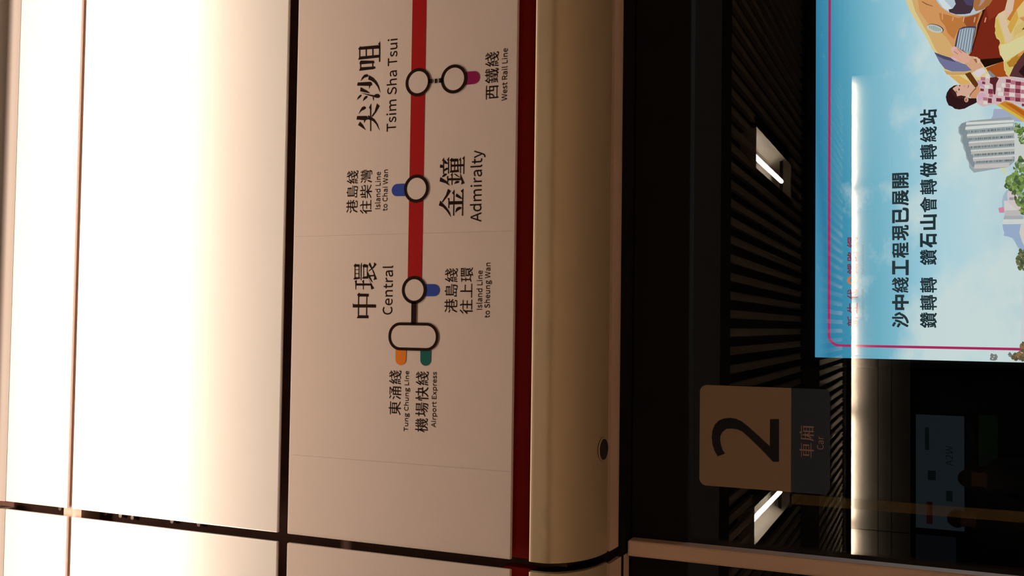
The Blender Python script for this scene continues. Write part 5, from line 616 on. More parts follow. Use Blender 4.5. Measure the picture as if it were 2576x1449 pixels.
ring(1021.7, 171.6, 1083.7, 243.1)
ring(1110.7, 162.2, 1174.8, 236.1)
ring(1017.9, 439.2, 1079.1, 510.4)
ring(1012.0, 694.6, 1073.5, 764.4)
label_part(tab(986, 462.6, 1021, 493.8, 'up', M_BLUE), 'blue stub')
label_part(tab(1070, 714.7, 1106, 745.4, 'down', M_BLUE), 'blue stub')
label_part(tab(1170, 179.5, 1207, 212.2, 'down', M_MAGENTA), 'purple stub')
label_part(tab(995.3, 876, 1022.2, 918.3, 'left', M_ORANGE), 'orange stub')
label_part(tab(1057.8, 876, 1084.7, 920.0, 'left', M_GREEN), 'dark teal stub')
# interchange links
flat_curves('walkway_mark', px_rect(1079, 199.5, 1088.6, 210), FP - 3 * T1, T1, M_INK, MAP)
flat_curves('walkway_mark', px_rect(1094.6, 198.5, 1099.8, 209.6), FP - 3 * T1, T1, M_INK, MAP)
flat_curves('walkway_mark', px_rect(1105.2, 197, 1115, 208.3), FP - 3 * T1, T1, M_INK, MAP)
flat_curves('interchange_link', px_rect(1035.6, 760, 1048, 815), FP - 3 * T1, T1, M_INK, MAP)
# long interchange capsule
x0, x1, z0, z1 = region(978.2, 811.5, 1103.7, 882, F)
t = 7.6 / 2500 * 1.29
rr = (x1 - x0) / 2 * .96
flat_curves('capsule_fill', [capsule(x0 + t * .5, x1 - t * .5, z0 + t * .5, z1 - t * .5, rr - t * .5)], FP - 2.2 * T1, T1, M_MAP, MAP)
flat_curves('interchange_capsule', [capsule(x0, x1, z0, z1, rr), capsule(x0 + t, x1 - t, z0 + t, z1 - t, rr - t)], FP - 3 * T1, T1, M_INK, MAP)

# station names
for nm in (TSIM_NAME, ADMIRALTY_NAME, CENTRAL_NAME):
    groups = [[[(x, z + 2.0) for x, z in l]] for l in dec(nm, 1e-4)]
    merged_curves('station_name', groups, FP - T1, T1, M_INK, MAP)
for text, box in (('Tsim Sha Tsui', (972.6, 98, 997.6, 330.3)), ('Admiralty', (1182.6, 378, 1219.5, 558)),
                  ('Central', (961.6, 668.4, 987.6, 791.6))):
    latin('station_name', text, box, FP - T1, T1, M_INK, MAP)
for text, box in (('Island Line', (943.3, 432.6, 956.6, 525.9)), ('to Chai Wan', (961.8, 427, 974.6, 530.3)),
                  ('West Rail Line', (1261.6, 121.7, 1275.7, 253.1)), ('Tung Chung Line', (1016, 933.3, 1030.6, 1085)),
                  ('Airport Express', (1085.3, 935.5, 1100.4, 1075)), ('Island Line', (1198.5, 680.5, 1212.8, 779)),
                  ('to Sheung Wan', (1218.2, 661, 1236.4, 799.5))):
    latin('line_name', text, box, FP - T1, T1, M_INK, MAP)
for text, box in (('港島綫', (871.8, 429.3, 900, 535.8)), ('往柴灣', (906, 427, 935, 537.5)),
                  ('西鐵綫', (1220, 130.7, 1254, 249.6)), ('東涌綫', (978.2, 931.6, 1008.5, 1043.5)),
                  ('機場快綫', (1045, 934.4, 1077, 1087)), ('港島綫', (1118.5, 675.2, 1150.6, 786.6)),
                  ('往上環', (1157, 672.8, 1189, 789.6))):
    hanzi_line('line_name', ['s' + c for c in text], box, FP - T1, T1, M_INK, MAP)

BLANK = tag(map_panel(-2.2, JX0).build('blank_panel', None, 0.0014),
            'plain white header panel beyond the upright joint, next to the end of the line map', 'panel')

# ---- red recessed band under the line map
q = MB()
q.box(JX1, 2.2, 1.2155, 1.235, 2.1380, 2.178, M_REDBAND)
tag(q.build('red_band'), 'long dark red recessed band running under the line map', 'band')
q = MB()
q.box(-2.2, JX0, 1.2155, 1.235, 2.1380, 2.178, M_REDBAND)
tag(q.build('red_band'), 'short dark red band below the plain white panel past the joint', 'band')

# ---- beige valance: flat face that curls under, one per bay
OUTER = [(1.2000, 2.1345), (1.2000, 2.1180), (1.2015, 2.1100), (1.2060, 2.1010), (1.2130, 2.0925), (1.2210, 2.0850),
         (1.2320, 2.0775), (1.2450, 2.0712), (1.2600, 2.0662), (1.2760, 2.0632), (1.2960, 2.0615)]


def dense(prof, n=4):
    out = []
    for (a, b_), (c, d) in zip(prof[:-1], prof[1:]):
        for k in range(n):
            out.append((a + (c - a) * k / n, b_ + (d - b_) * k / n))
    out.append(prof[-1])
    # smooth
    for _ in range(6):
        out = [out[0]] + [((p[0] + 2 * q_[0] + r[0]) / 4, (p[1] + 2 * q_[1] + r[1]) / 4) for p, q_, r in zip(out, out[1:], out[2:])] + [out[-1]]
    return out


def valance(x0, x1):
    outer = [(1.2019, 2.1371)] + dense([(1.2, 2.1352)] + OUTER[1:])
    inner = [(y + 0.010, z + 0.004) for y, z in outer]
    inner[0] = (outer[0][0] + 0.012, outer[0][1])
    inner[-1] = (outer[-1][0], outer[-1][1] + 0.010)
    return outer + inner[::-1]


VAL = thing('valance', 'long beige curved valance below the red band, with a small round hole', 'valance')
q = MB()
q.prism_x(valance(JX1, 2.2), JX1, 2.2, M_LOWER)
q.build('panel', VAL, 0.0006, smooth=True, segs=1)
# key hole: a dark disc with a rim lying on the curve at px (1514,1130)
hp = Vector((at(1514, 1130, 1.279).x, 1.279, 2.0630))
nrm = Vector((0, -0.09, -1)).normalized()
uu = Vector((1, 0, 0))
ww = nrm.cross(uu).normalized()
q = MB()
R0, R1 = 0.0165, 0.0140
A = [hp + nrm * 0.0004 + (uu * math.cos(t_) + ww * math.sin(t_)) * R0 for t_ in [2 * math.pi * k / 32 for k in range(32)]]
B = [hp + nrm * 0.0012 + (uu * math.cos(t_) + ww * math.sin(t_)) * (R0 - .001) for t_ in [2 * math.pi * k / 32 for k in range(32)]]
C = [hp + nrm * 0.0012 + (uu * math.cos(t_) + ww * math.sin(t_)) * R1 for t_ in [2 * math.pi * k / 32 for k in range(32)]]
D = [hp + nrm * 0.0003 + (uu * math.cos(t_) + ww * math.sin(t_)) * R1 for t_ in [2 * math.pi * k / 32 for k in range(32)]]
q.quadstrip(A, B, M_LOWER, True)
q.quadstrip(B, C, M_LOWER, True)
q.quadstrip(C, D, M_DARK, True)
q.build('hole_rim', VAL)
q = MB()
q.poly([p + nrm * 0.0003 for p in D], M_DARK)
q.build('hole', VAL)
VAL2 = thing('valance', 'short beige valance piece on the far side of the upright joint', 'valance')
q = MB()
q.prism_x(valance(-2.2, JX0), -2.2, JX0, M_LOWER)
q.build('panel', VAL2, 0.0006, smooth=True, segs=1)

# ---- pale strip on the underside, behind the valance
def strip_prof():
    return [(1.3045, 2.0605), (1.330, 2.0590), (1.340, 2.0592), (1.346, 2.0610), (1.349, 2.0650), (1.3045, 2.0650)]


q = MB()
q.prism_x(strip_prof(), JX1, 2.2, M_STRIP)
tag(q.build('underside_strip', smooth=True), 'long narrow pinkish strip tucked behind the lower edge of the beige valance', 'trim')
q = MB()
q.prism_x([(1.3045, 2.0605), (1.385, 2.0570), (1.388, 2.0590), (1.385, 2.065), (1.3045, 2.0650)], -2.2, JX0 - 0.004, M_STRIP)
tag(q.build('underside_strip', smooth=True), 'short wide pinkish underside strip above the door post', 'trim')

# ---- platform screen door: header rail, glass, post
DOOR = struct(bpy.data.objects.new('door_1', None))
COL.objects.link(DOOR)
q = MB()
q.box(-2.6, 2.6, 1.395, 1.425, 1.9755, 2.0575, M_BLACK)
q.build('top_rail', DOOR, 0.002)
q = MB()
q.box(-2.6, 2.6, 1.4, 1.408, 0.04, 1.977, M_GLASS)
q.build('glass_pane', DOOR)
q = MB()
q.box(-2.6, 2.6, 1.38, 1.43, 0.0, 0.04, M_BLACK)
q.build('sill', DOOR, 0.002)
# post in front of the pane
q = MB()
q.box(-0.3275, -0.3050, 1.372, 1.3995, 0.04, 2.0560, M_POST)
q.build('post', DOOR, 0.003)
# translucent yellow strip on the pane, painting in a reflected upright band
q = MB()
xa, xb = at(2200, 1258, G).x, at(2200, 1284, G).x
q.box(xb, xa, 1.3975, 1.3993, 0.05, at(1992, 1262, G).z, film_material('yellow_reflection_film', (0.42, 0.31, 0.12), 0.10))
q.build('reflection_strip', DOOR)

# ---- car number sticker on the glass
STK = thing('car_number_sticker', 'square sticker on the glass with large number 2 and navy strip below', 'sticker')
x0, x1, z0, z1 = region(1760, 972, 1990, 1229, G - .0006)


def round_rect(x0, x1, z0, z1, r, corners):
    pts = []
    for name, cx, cz, a0 in (('tr', x1, z1, 0), ('tl', x0, z1, 90), ('bl', x0, z0, 180), ('br', x1, z0, 270)):
        if name in corners:
            sx = -r if name[1] == 'r' else r
            sz = -r if name[0] == 't' else r
            for k in range(9):
                a_ = math.radians(a0 + 90 * k / 8)
                pts.append((cx + sx + r * math.cos(a_), cz + sz + r * math.sin(a_)))
        else:
            pts.append((cx, cz))
    return pts


flat_curves('number_plate', [round_rect(x0, x1, z0, z1, 0.010, ('tl', 'tr'))], G - .0006, .0004, M_STICKER, STK)
zb = at(2088, 1105, G).z
flat_curves('navy_plate', [round_rect(x0, x1, zb, z0, 0.010, ('bl', 'br'))], G - .0006, .0004, M_STICKBLUE, STK)
flat_curves('numeral', [[(x, z + 1.8) for x, z in l] for l in dec(CAR_NUMERAL, 1e-4)], G - .0010, .0003, M_NUMERAL, STK)
hanzi_line('lettering', ['s車', 's廂'], (2011, 1071, 2047.5, 1151), G - .0010, .0003, M_STICKTEXT, STK)
latin('lettering', 'Car', (2055, 1098, 2072, 1131), G - .0010, .0003, M_STICKTEXT, STK)

# ---- platform, ceilings, walls
q = MB()
q.box(-9, 9, -17, 1.47, -0.1, 0.0, M_FLOOR)
struct(q.build('floor'))
q = MB()
q.box(-9, 9, 1.47, 6.2, -1.4, -1.3, M_TUNNEL)
q.build('track_bed', bpy.data.objects['floor'])
q = MB()
q.box(-9, 9, 5.66, 6.2, -1.3, 4.2, M_TUNNEL)
struct(q.build('wall_far'))
q = MB()
q.box(-9, 9, -17.4, -17.0, -0.1, 3.6, M_TUNNEL)
struct(q.build('wall_back'))
for sx, nm in ((-1, 'wall_left'), (1, 'wall_right')):
    q = MB()
    q.box(*sorted((sx * 9, sx * 9.3)), -17.4, 6.2, -1.4, 4.3, M_TUNNEL)
    struct(q.build(nm))

ceil = MB()
ceil.box(-9, 9, -17.4, -3.2, 3.12, 3.3, M_CEIL)
ceil.box(-9, 9, -3.3, -3.2, 2.86, 3.4, M_CEIL)
ceil.box(-9, 9, -3.2, 6.2, 3.42, 3.6, M_CEIL)
ceil.box(-9, 9, -9.0, -7.45, 2.895, 3.12, M_CEIL)
ceil.box(-9, 9, -3.70, -3.3, 2.895, 3.12, M_CEIL)
ceil.box(-9, 9, -12.6, -12.15, 2.895, 3.12, M_CEIL)
CEIL = struct(ceil.build('ceiling'))

PITCH = 0.1222


def slat_mesh(y0, y1):
    w = 0.027
    prof = [(-w, 0.0), (-w, 0.030), (w, 0.030), (w, 0.0), (w - 0.009, 0.0), (w - 0.009, 0.012), (-w + 0.009, 0.012), (-w + 0.009, 0.0)]
    q_ = MB()
    n = len(prof)
    A_ = [(x, y0, z) for x, z in prof]
    B_ = [(x, y1, z) for x, z in prof]
    q_.quadstrip(A_, B_, M_SLAT, True)
    me = bpy.data.meshes.new('slat')
    me.from_pydata(q_.v, [], q_.f)
    me.materials.append(M_SLAT)
    return me


m_near, m_a, m_b, m_far = slat_mesh(-7.43, -3.72), slat_mesh(-4.66, -3.72), slat_mesh(-7.43, -6.65), slat_mesh(-12.1, -9.02)
for k in range(-34, 37):
    x = 0.325 + PITCH * k
    spans = [(-1.66, -1.29), (1.15, 1.54)]
    cut = any(a - 0.03 < x < b_ + 0.03 for a, b_ in spans)
    for me in (([m_a, m_b] if cut else [m_near]) + [m_far]):
        o = link('slat', me, CEIL)
        o.location = (x, 0, 2.9)
for y in (-6.25, -10.6, -11.5):
    q = MB()
    q.box(-4.2, 4.8, y - 0.012, y + 0.012, 2.925, 2.95, M_BLACK)
    q.build('carrier_bar', CEIL)


def trough_light(x0, x1, tube_x, label):
    L = thing('ceiling_light', label, 'light', 'open trough lights in the slatted ceiling')
    ya, yb = -4.70, -6.60
    zt_ = 3.02
    q_ = MB()
    # sloped reflector sides, top and the two ends
    q_.quadstrip([(x0, ya, 2.9), (x0, yb, 2.9)], [(x0 + .05, ya, zt_), (x0 + .05, yb, zt_)], M_REFLECTOR)
    q_.quadstrip([(x1, ya, 2.9), (x1, yb, 2.9)], [(x1 - .05, ya, zt_), (x1 - .05, yb, zt_)], M_REFLECTOR)
    q_.poly([(x0 + .05, ya, zt_), (x1 - .05, ya, zt_), (x1 - .05, yb, zt_), (x0 + .05, yb, zt_)], M_REFLECTOR)
    q_.poly([(x0, ya, 2.9), (x1, ya, 2.9), (x1 - .05, ya, zt_), (x0 + .05, ya, zt_)], M_REFLECTOR)
    q_.poly([(x0, yb, 2.9), (x1, yb, 2.9), (x1 - .05, yb, zt_), (x0 + .05, yb, zt_)], M_REFLECTOR)
    q_.build('reflector', L)
    q_ = MB()
    q_.tube((tube_x, ya - .02, 2.925), (tube_x, -6.17, 2.925), 0.019, M_TUBE)
    q_.build('tube', L)
    q_ = MB()
    q_.tube((tube_x, -6.17, 2.925), (tube_x, -6.21, 2.925), 0.017, M_REFLECTOR)
    q_.build('tube_cap', L)
    return L


trough_light(1.185, 1.497, 1.287, 'bright trough light mirrored in the glass above the blue advertisement')
trough_light(-1.615, -1.330, -1.440, 'bright trough light mirrored in the glass below the number 2 sticker')

# far header, lit from its slot, mirrored in the glass
FH = -13.0
pt = mirrored_at(2142, 790, FH)
zj1 = mirrored_at(2208, 790, FH).z
zj2 = mirrored_at(2242, 790, FH).z
zj3 = mirrored_at(2290, 790, FH).z
xr = mirrored_at(2146, 190, FH).x
q = MB()
q.box(-7, xr, FH - 0.3, FH - 0.03, zj3, pt.z + .02, M_DARK)
farwall = struct(q.build('wall_opposite'))
cuts = [-6.0] + sorted(mirrored_at(2160, y_, FH).x for y_ in (1331, 895, 534)) + [xr]
for a_, b_ in zip(cuts[:-1], cuts[1:]):
    for zt_, zb_ in ((pt.z, zj1), (zj1 - .008, zj2), (zj2 - .008, zj3)):
        q = MB()
        q.box(a_ + .005, b_ - .005, FH - .03, FH, zb_, zt_, M_FARPANEL)
        q.build('panel', farwall)
# ledge over the slot lamps hides them from the platform
q = MB()
q.box(-7, 7, FH + .25, FH + .3, pt.z - .017, 3.12, M_CEIL)
q.build('lamp_ledge', farwall)


# ---- dim advertisements and waiting people on the far side, faint in the glass
def board(name, label, box, Y, material_color, strength, marks):
    x0_, x1_, z1_, z0_ = (mirrored_at((box[0] + box[2]) / 2, box[3], Y).x, mirrored_at((box[0] + box[2]) / 2, box[1], Y).x,
                          mirrored_at(box[0], (box[1] + box[3]) / 2, Y).z, mirrored_at(box[2], (box[1] + box[3]) / 2, Y).z)
    B_ = thing(name, label, 'advertisement')
    q_ = MB()
    q_.box(x0_ - .04, x1_ + .04, Y - .12, Y - .01, z0_ - .04, z1_ + .04, M_BLACK)
    q_.build('frame', B_, .005)
    q_ = MB()
    q_.box(x0_, x1_, Y - .01, Y, z0_, z1_, lightmat('dim_sheet', material_color, strength))
    q_.build('sheet', B_)
    return B_, (x0_, x1_, z0_, z1_)


AD, _ = board('advertising_board', 'large dim grey-blue advertisement on the opposite platform, mirrored low in the glass',
              (2304, 1045, 2426, 1332), -13.2, (0.55, 0.80, 1.0), 0.175, None)


def mir_region(l, t_, r, b_, Y):
    cx, cy = (l + r) / 2, (t_ + b_) / 2
    return mirrored_at(cx, b_, Y).x, mirrored_at(cx, t_, Y).x, mirrored_at(r, cy, Y).z, mirrored_at(l, cy, Y).z


M_ADINK = lightmat('dim_ink', (0.35, 0.55, 0.6), 0.07)
M_ADRED = lightmat('dim_red_ink', (0.9, 0.15, 0.12), 0.09)


def back_print(name, loops, box, Y, material, parent):
    """lettering on a board that faces the track glass: its reading direction shows upright in the mirror"""
    fl = fit(loops, mir_region(*box, Y))
    o = flat_curves(name, fl, 0, .001, material, parent)
    for v in o.data.vertices:
        v.co.y = Y + .002 + v.co.y
    return o


back_print('lettering', dec(LATIN['A2W']), (2379, 1122, 2397, 1172), -13.2, M_ADINK, AD)
back_print('lettering', [[(0, 0), (10, 0), (10, 3), (0, 3)]], (2327, 1075, 2337, 1132), -13.2, M_ADINK, AD)
back_print('lettering', [[(0, 0), (10, 0), (10, 8), (0, 8)]], (2334, 1184, 2354, 1208), -13.2, M_ADINK, AD)
back_print('lettering', [[(0, 0), (10, 0), (10, 8), (0, 8)]], (2380, 1235, 2396, 1262), -13.2, M_ADINK, AD)
back_print('lettering', [[(0, 0), (10, 0), (10, 8), (0, 8)]], (2331, 1262, 2346, 1318), -13.2, M_ADRED, AD)
AD2, _ = board('advertising_board', 'second very dim advertisement beside the grey-blue one, half behind the door post',
               (2304, 1348, 2405, 1600), -13.2, (0.6, 0.75, 1.0), 0.045, None)
AD3, _ = board('advertising_board', 'faint green advertisement on the opposite platform, low in the glass',
               (2462, 1045, 2510, 1175), -13.2, (0.35, 1.0, 0.30), 0.022, None)


def person(x, Y, head_top, label):
    P = thing('person', label, 'person', loc=(x, Y, 0))
    k = head_top / 1.70
    me = bpy.data.meshes.new('body')
    J = {'pel': (0, 0, .95, .135), 'waist': (0, 0, 1.10, .12), 'chest': (0, .01, 1.30, .145), 'neck': (0, 0, 1.46, .055), 'head': (0, .015, 1.585, .085), 'crown': (0, .0, 1.62, .085),
         'ls': (-.17, 0, 1.40, .06), 'le': (-.23, .02, 1.12, .042), 'lw': (-.22, .12, .90, .03), 'lh': (-.21, .16, .84, .032),
         'rs': (.17, 0, 1.40, .06), 're': (.23, .02, 1.12, .042), 'rw': (.20, .18, 1.05, .03), 'rh': (.16, .25, 1.10, .032),
         'lhip': (-.10, 0, .88, .09), 'lk': (-.11, .02, .50, .06), 'la': (-.12, 0, .09, .042), 'lt': (-.13, .14, .04, .035),
         'rhip': (.10, 0, .88, .09), 'rk': (.11, .02, .50, .06), 'ra': (.12, 0, .09, .042), 'rt': (.13, .14, .04, .035)}
    names = list(J)
    E_ = [('pel', 'waist'), ('waist', 'chest'), ('chest', 'neck'), ('neck', 'head'), ('head', 'crown'), ('chest', 'ls'), ('ls', 'le'), ('le', 'lw'), ('lw', 'lh'),
          ('chest', 'rs'), ('rs', 're'), ('re', 'rw'), ('rw', 'rh'), ('pel', 'lhip'), ('lhip', 'lk'), ('lk', 'la'), ('la', 'lt'),
          ('pel', 'rhip'), ('rhip', 'rk'), ('rk', 'ra'), ('ra', 'rt')]
    me.from_pydata([(J[n][0] * k, J[n][1] * k, J[n][2] * k) for n in names], [(names.index(a_), names.index(b_)) for a_, b_ in E_], [])
    tmp = bpy.data.objects.new('body', me)
    COL.objects.link(tmp)
    sk = tmp.modifiers.new('s', 'SKIN')
    for i, n in enumerate(names):
        me.skin_vertices[0].data[i].radius = (J[n][3] * k, J[n][3] * k * (.8 if n in ('pel', 'waist', 'chest') else 1))
    me.skin_vertices[0].data[0].use_root = True
    sub = tmp.modifiers.new('u', 'SUBSURF')
    sub.levels = 2
    dg = bpy.context.evaluated_depsgraph_get()
    me2 = bpy.data.meshes.new_from_object(tmp.evaluated_get(dg))
    bpy.data.objects.remove(tmp)
    me2.name = 'body'
    me2.materials.clear()
    me2.materials.append(M_CLOTH)
    me2.materials.append(M_SKIN)
    for p in me2.polygons:
        p.use_smooth = True
        if p.center.z > 1.45 * k:
            p.material_index = 1
    link('body', me2, P)
    bm = bmesh.new()
    bmesh.ops.create_icosphere(bm, subdivisions=3, radius=.1 * k)
    for v in bm.verts:
        v.co = Vector((v.co.x * .92, v.co.y * 1.05 - .012, max(v.co.z, -.03 - max(0, -v.co.y) * .6) + 1.615 * k))
    mh = bpy.data.meshes.new('hair')
    bm.to_mesh(mh)
    bm.free()
    mh.materials.append(M_HAIR)
    link('hair', mh, P)
    return P


pp1 = mirrored_at(2413, 1203, -7.0)
pp2 = mirrored_at(2386, 1304, -7.6)
person(pp1.x, -7.0, pp1.z, 'person in dark clothes waiting on the platform, a silhouette before the green advertisement')
person(pp2.x, -7.6, pp2.z, 'person in dark clothes whose head covers the lower corner of the dim grey-blue advertisement')


# ------------------------------------------------------------------ the backlit advertisement across the track
AD_X0 = at(2200, 902.5, BILL).x
AD_X1 = 3.6
AD_Z1 = at(2051.5, 450, BILL).z
AD_Z0 = 0.35
BB = thing('billboard', 'backlit blue-sky advertisement across the track with orange machine, boy and Chinese slogan', 'advertisement')
q = MB()
q.box(AD_X0 - .05, AD_X1 + .05, BILL + .0122, BILL + .14, AD_Z0 - .05, AD_Z1 + .05, M_BLACK)
q.build('case', BB, .006)


def sky_print():
    m = bpy.data.materials.new('backlit_sky_print')
    m.use_nodes = True
    nt = m.node_tree
    nt.nodes.clear()
    N = nt.nodes.new
    tc = N('ShaderNodeTexCoord')
    sp = N('ShaderNodeSeparateXYZ')
    nt.links.new(tc.outputs['Object'], sp.inputs[0])
    # 0 at the top edge of the sheet, 1 a metre further down
    dn = N('ShaderNodeMath'); dn.operation = 'SUBTRACT'; dn.inputs[0].default_value = AD_Z1
    nt.links.new(sp.outputs[2], dn.inputs[1])
    # the deep blue of the top reaches further down towards the sheet's left end
    lx = N('ShaderNodeMapRange')
    lx.inputs[1].default_value = 1.9; lx.inputs[2].default_value = 0.2
    lx.inputs[3].default_value = 0.10; lx.inputs[4].default_value = -0.02
    nt.links.new(sp.outputs[0], lx.inputs[0])
    ad = N('ShaderNodeMath'); ad.operation = 'ADD'
    nt.links.new(dn.outputs[0], ad.inputs[0]); nt.links.new(lx.outputs[0], ad.inputs[1])
    rp = N('ShaderNodeValToRGB')
    stops = [(0.0, (66, 138, 172)), (0.05, (44, 118, 154)), (0.16, (62, 142, 172)), (0.30, (104, 170, 192)), (0.47, (142, 192, 210)),
             (0.62, (170, 206, 218)), (0.80, (184, 210, 216)), (1.0, (165, 195, 208))]
    el = rp.color_ramp.elements
    el[0].position, el[0].color = stops[0][0], lin(stops[0][1])
    el[1].position, el[1].color = 1.0, lin(stops[-1][1])
    for p_, c_ in stops[1:-1]:
        e_ = el.new(p_); e_.color = lin(c_)
    nt.links.new(ad.outputs[0], rp.inputs[0])
    mp = N('ShaderNodeMapping'); mp.inputs['Scale'].default_value = (1.0, 1, 1.5)
    nt.links.new(tc.outputs['Object'], mp.inputs[0])
    nz = N('ShaderNodeTexNoise'); nz.inputs['Scale'].default_value = 2.6; nz.inputs['Detail'].default_value = 7; nz.inputs['Roughness'].default_value = .55
    nt.links.new(mp.outputs[0], nz.inputs['Vector'])
    # clouds appear below the deep blue
    bias = N('ShaderNodeMapRange'); bias.inputs[1].default_value = 0.22; bias.inputs[2].default_value = 0.62
    bias.inputs[3].default_value = -0.17; bias.inputs[4].default_value = 0.08
    nt.links.new(ad.outputs[0], bias.inputs[0])
    s2 = N('ShaderNodeMath'); s2.operation = 'ADD'
    nt.links.new(nz.outputs['Fac'], s2.inputs[0]); nt.links.new(bias.outputs[0], s2.inputs[1])
    cr = N('ShaderNodeMapRange'); cr.inputs[1].default_value = 0.46; cr.inputs[2].default_value = 0.66; cr.inputs[4].default_value = 0.85
    nt.links.new(s2.outputs[0], cr.inputs[0])
    mx = N('ShaderNodeMix'); mx.data_type = 'RGBA'
    mx.inputs[7].default_value = lin((202, 216, 214))
    nt.links.new(cr.outputs[0], mx.inputs[0]); nt.links.new(rp.outputs[0], mx.inputs[6])
    em = N('ShaderNodeEmission'); em.inputs[1].default_value = PRINT_GAIN
    nt.links.new(mx.outputs[2], em.inputs[0])
    o = N('ShaderNodeOutputMaterial')
    nt.links.new(em.outputs[0], o.inputs[0])
    return m


q = MB()
q.box(AD_X0, AD_X1, BILL, BILL + .012, AD_Z0, AD_Z1, sky_print())
q.build('backlit_sheet', BB)

LAYER = 0.0012


def pp(px, py):
    v = at(px, py, BILL)
    return v.x, v.z


def area_of(pts):
    return sum(a[0] * b_[1] - b_[0] * a[1] for a, b_ in zip(pts, pts[1:] + pts[:1]))


def art(name, pieces, parent=None, base=1, k0=0):
    """printed picture: polygons in image order, each a film layer nearer than the last"""
    q_ = MB()
    for k, (pts, c) in enumerate(pieces):
        w = [pp(*p) for p in pts]
        Y = BILL - LAYER * base - .0001 * (k + k0)
        if area_of(w) < 0:
            w = w[::-1]
        w = [(min(max(x, AD_X0 + .002), AD_X1), min(max(z, AD_Z0 + .002), AD_Z1 - .002)) for x, z in w]
        q_.poly([(x, Y, z) for x, z in w], printed(*c))
    me = bpy.data.meshes.new(name)
    me.from_pydata(q_.v, [], q_.f)
    for m_ in q_.mats:
        me.materials.append(m_)
    me.polygons.foreach_set('material_index', q_.mi)
    return link(name, me, parent or BB)


def C(ox, oy, s):
    return lambda pts: [(ox + x / s, oy + y / s) for x, y in pts]


def blob(cx, cy, rx, ry, n=16, rough=0.0, rot=0.0, seed=0):
    r_ = random.Random(seed)
    out = []
    for k in range(n):
        t_ = 2 * math.pi * k / n
        f = 1 + rough * (r_.random() - .5) * 2
        x, y = rx * f * math.cos(t_), ry * f * math.sin(t_)
        out.append((cx + x * math.cos(rot) - y * math.sin(rot), cy + x * math.sin(rot) + y * math.cos(rot)))
    return out


def mixc(a, b_, t_):
    return tuple(int(round((x + (y - x) * t_) / 2) * 2) for x, y in zip(a, b_))


c1 = C(2040, 0, 4.392)          # readings taken from enlargements of the photograph
c5 = C(2300, 0, 9.058)
c6 = C(2340, 140, 9.055)
c2 = C(2040, 250, 4.14)
ct = C(2400, 280, 10.35)
cu = C(2400, 400, 5.176)
cb = C(2400, 640, 4.83)

# distant hills, tower blocks, pale road
hills = []
hills.append((ct([(1025, 0), (1010, 120), (960, 200), (1100, 230), (1600, 260), (2200, 300), (2200, -60), (1040, -60)]), (158, 166, 190)))
hills.append((cu([(740, 380), (680, 410), (640, 480), (625, 560), (630, 620), (660, 660), (900, 700), (1400, 800), (1400, 380)]), (160, 178, 198)))
hills.append((cu([(630, 850), (640, 920), (655, 960), (645, 1000), (700, 1010), (760, 1030), (800, 1090), (830, 1150), (960, 1300), (1400, 1300), (1400, 840), (900, 830)]), (150, 168, 196)))
hills.append((cu([(870, 850), (850, 960), (880, 1060), (911, 1130), (1400, 1300), (1400, 830)]), (205, 198, 190)))
hills.append((cu([(648, 545), (800, 540), (830, 600), (840, 665), (655, 672)]), (205, 200, 198)))
hills.append((cu([(720, 380), (800, 400), (850, 560), (890, 720), (700, 560), (690, 450)]), (205, 190, 192)))
hills.append((cu([(720, 500), (775, 500), (775, 535), (720, 535)]), (150, 150, 155)))
hills.append((cu([(655, 672), (840, 665), (880, 740), (660, 740)]), (186, 180, 180)))
hills.append((cu([(655, 740), (900, 740), (900, 785), (645, 785)]), (165, 168, 172)))
hills.append((cu([(640, 787), (1100, 780), (1100, 845), (632, 850)]), (204, 206, 204)))
hills.append((cu([(575, 640), (640, 622), (655, 660), (650, 700), (590, 700)]), (205, 130, 155)))
hills.append((ct([(1560, 430), (2200, 380), (2200, 1600), (1590, 1500)]), (200, 202, 200)))
hills.append((cb([(830, 380), (900, 380), (1400, 400), (1400, 1060), (805, 1050), (825, 700)]), (198, 204, 208)))
hills.append((cu([(590, 120), (690, 110), (680, 210), (640, 200)]), (196, 206, 180)))
art('printed_hills', hills, base=1)

# ribbed tower block
tw = []
tw.append((ct([(190, 320), (290, 275), (1480, 160), (1560, 240), (1580, 1300), (1420, 1450), (520, 1600), (400, 1480), (380, 1330), (320, 1230), (300, 1080), (250, 980),
               (230, 870), (170, 780), (180, 650), (115, 560), (110, 420)]), (150, 160, 164)))
tw.append((ct([(190, 320), (310, 300), (330, 520), (400, 700), (440, 1000), (500, 1200), (560, 1440), (480, 1450), (400, 1330), (330, 1150), (290, 960), (210, 760), (230, 640), (150, 560), (140, 430)]), (128, 140, 146)))
ribs = [(285, 320, 0), (395, 300, 0), (590, 335, 0), (790, 385, 1), (1010, 440, 1), (1205, 490, 1), (1395, 540, 1)]
bands = [[(280, 1450, 145, 190)], ]
rows = [((320, 290), (1560, 225), 62, (208, 210, 204)), ((300, 405), (1540, 310), 80, (206, 210, 204)),
        ((340, 600), (1560, 510), 60, (206, 208, 202)), ((345, 655), (1560, 570), 45, (165, 168, 166)),
        ((385, 795), (1570, 705), 45, (208, 204, 200)), ((390, 840), (1570, 750), 80, (176, 174, 170)),
        ((440, 1010), (1575, 930), 40, (206, 204, 198)), ((450, 1050), (1575, 970), 75, (182, 180, 174)),
        ((495, 1205), (1580, 1130), 45, (206, 202, 200)), ((500, 1250), (1520, 1180), 60, (184, 180, 178)),
        ((530, 1390), (1440, 1340), 110, (196, 186, 184))]
for (xa_, ya_), (xb_, yb_), w_, col_ in rows:
    tw.append((ct([(xa_, ya_), (xb_, yb_), (xb_, yb_ + w_), (xa_ - 10, ya_ + w_)]), col_))
rr_ = random.Random(3)
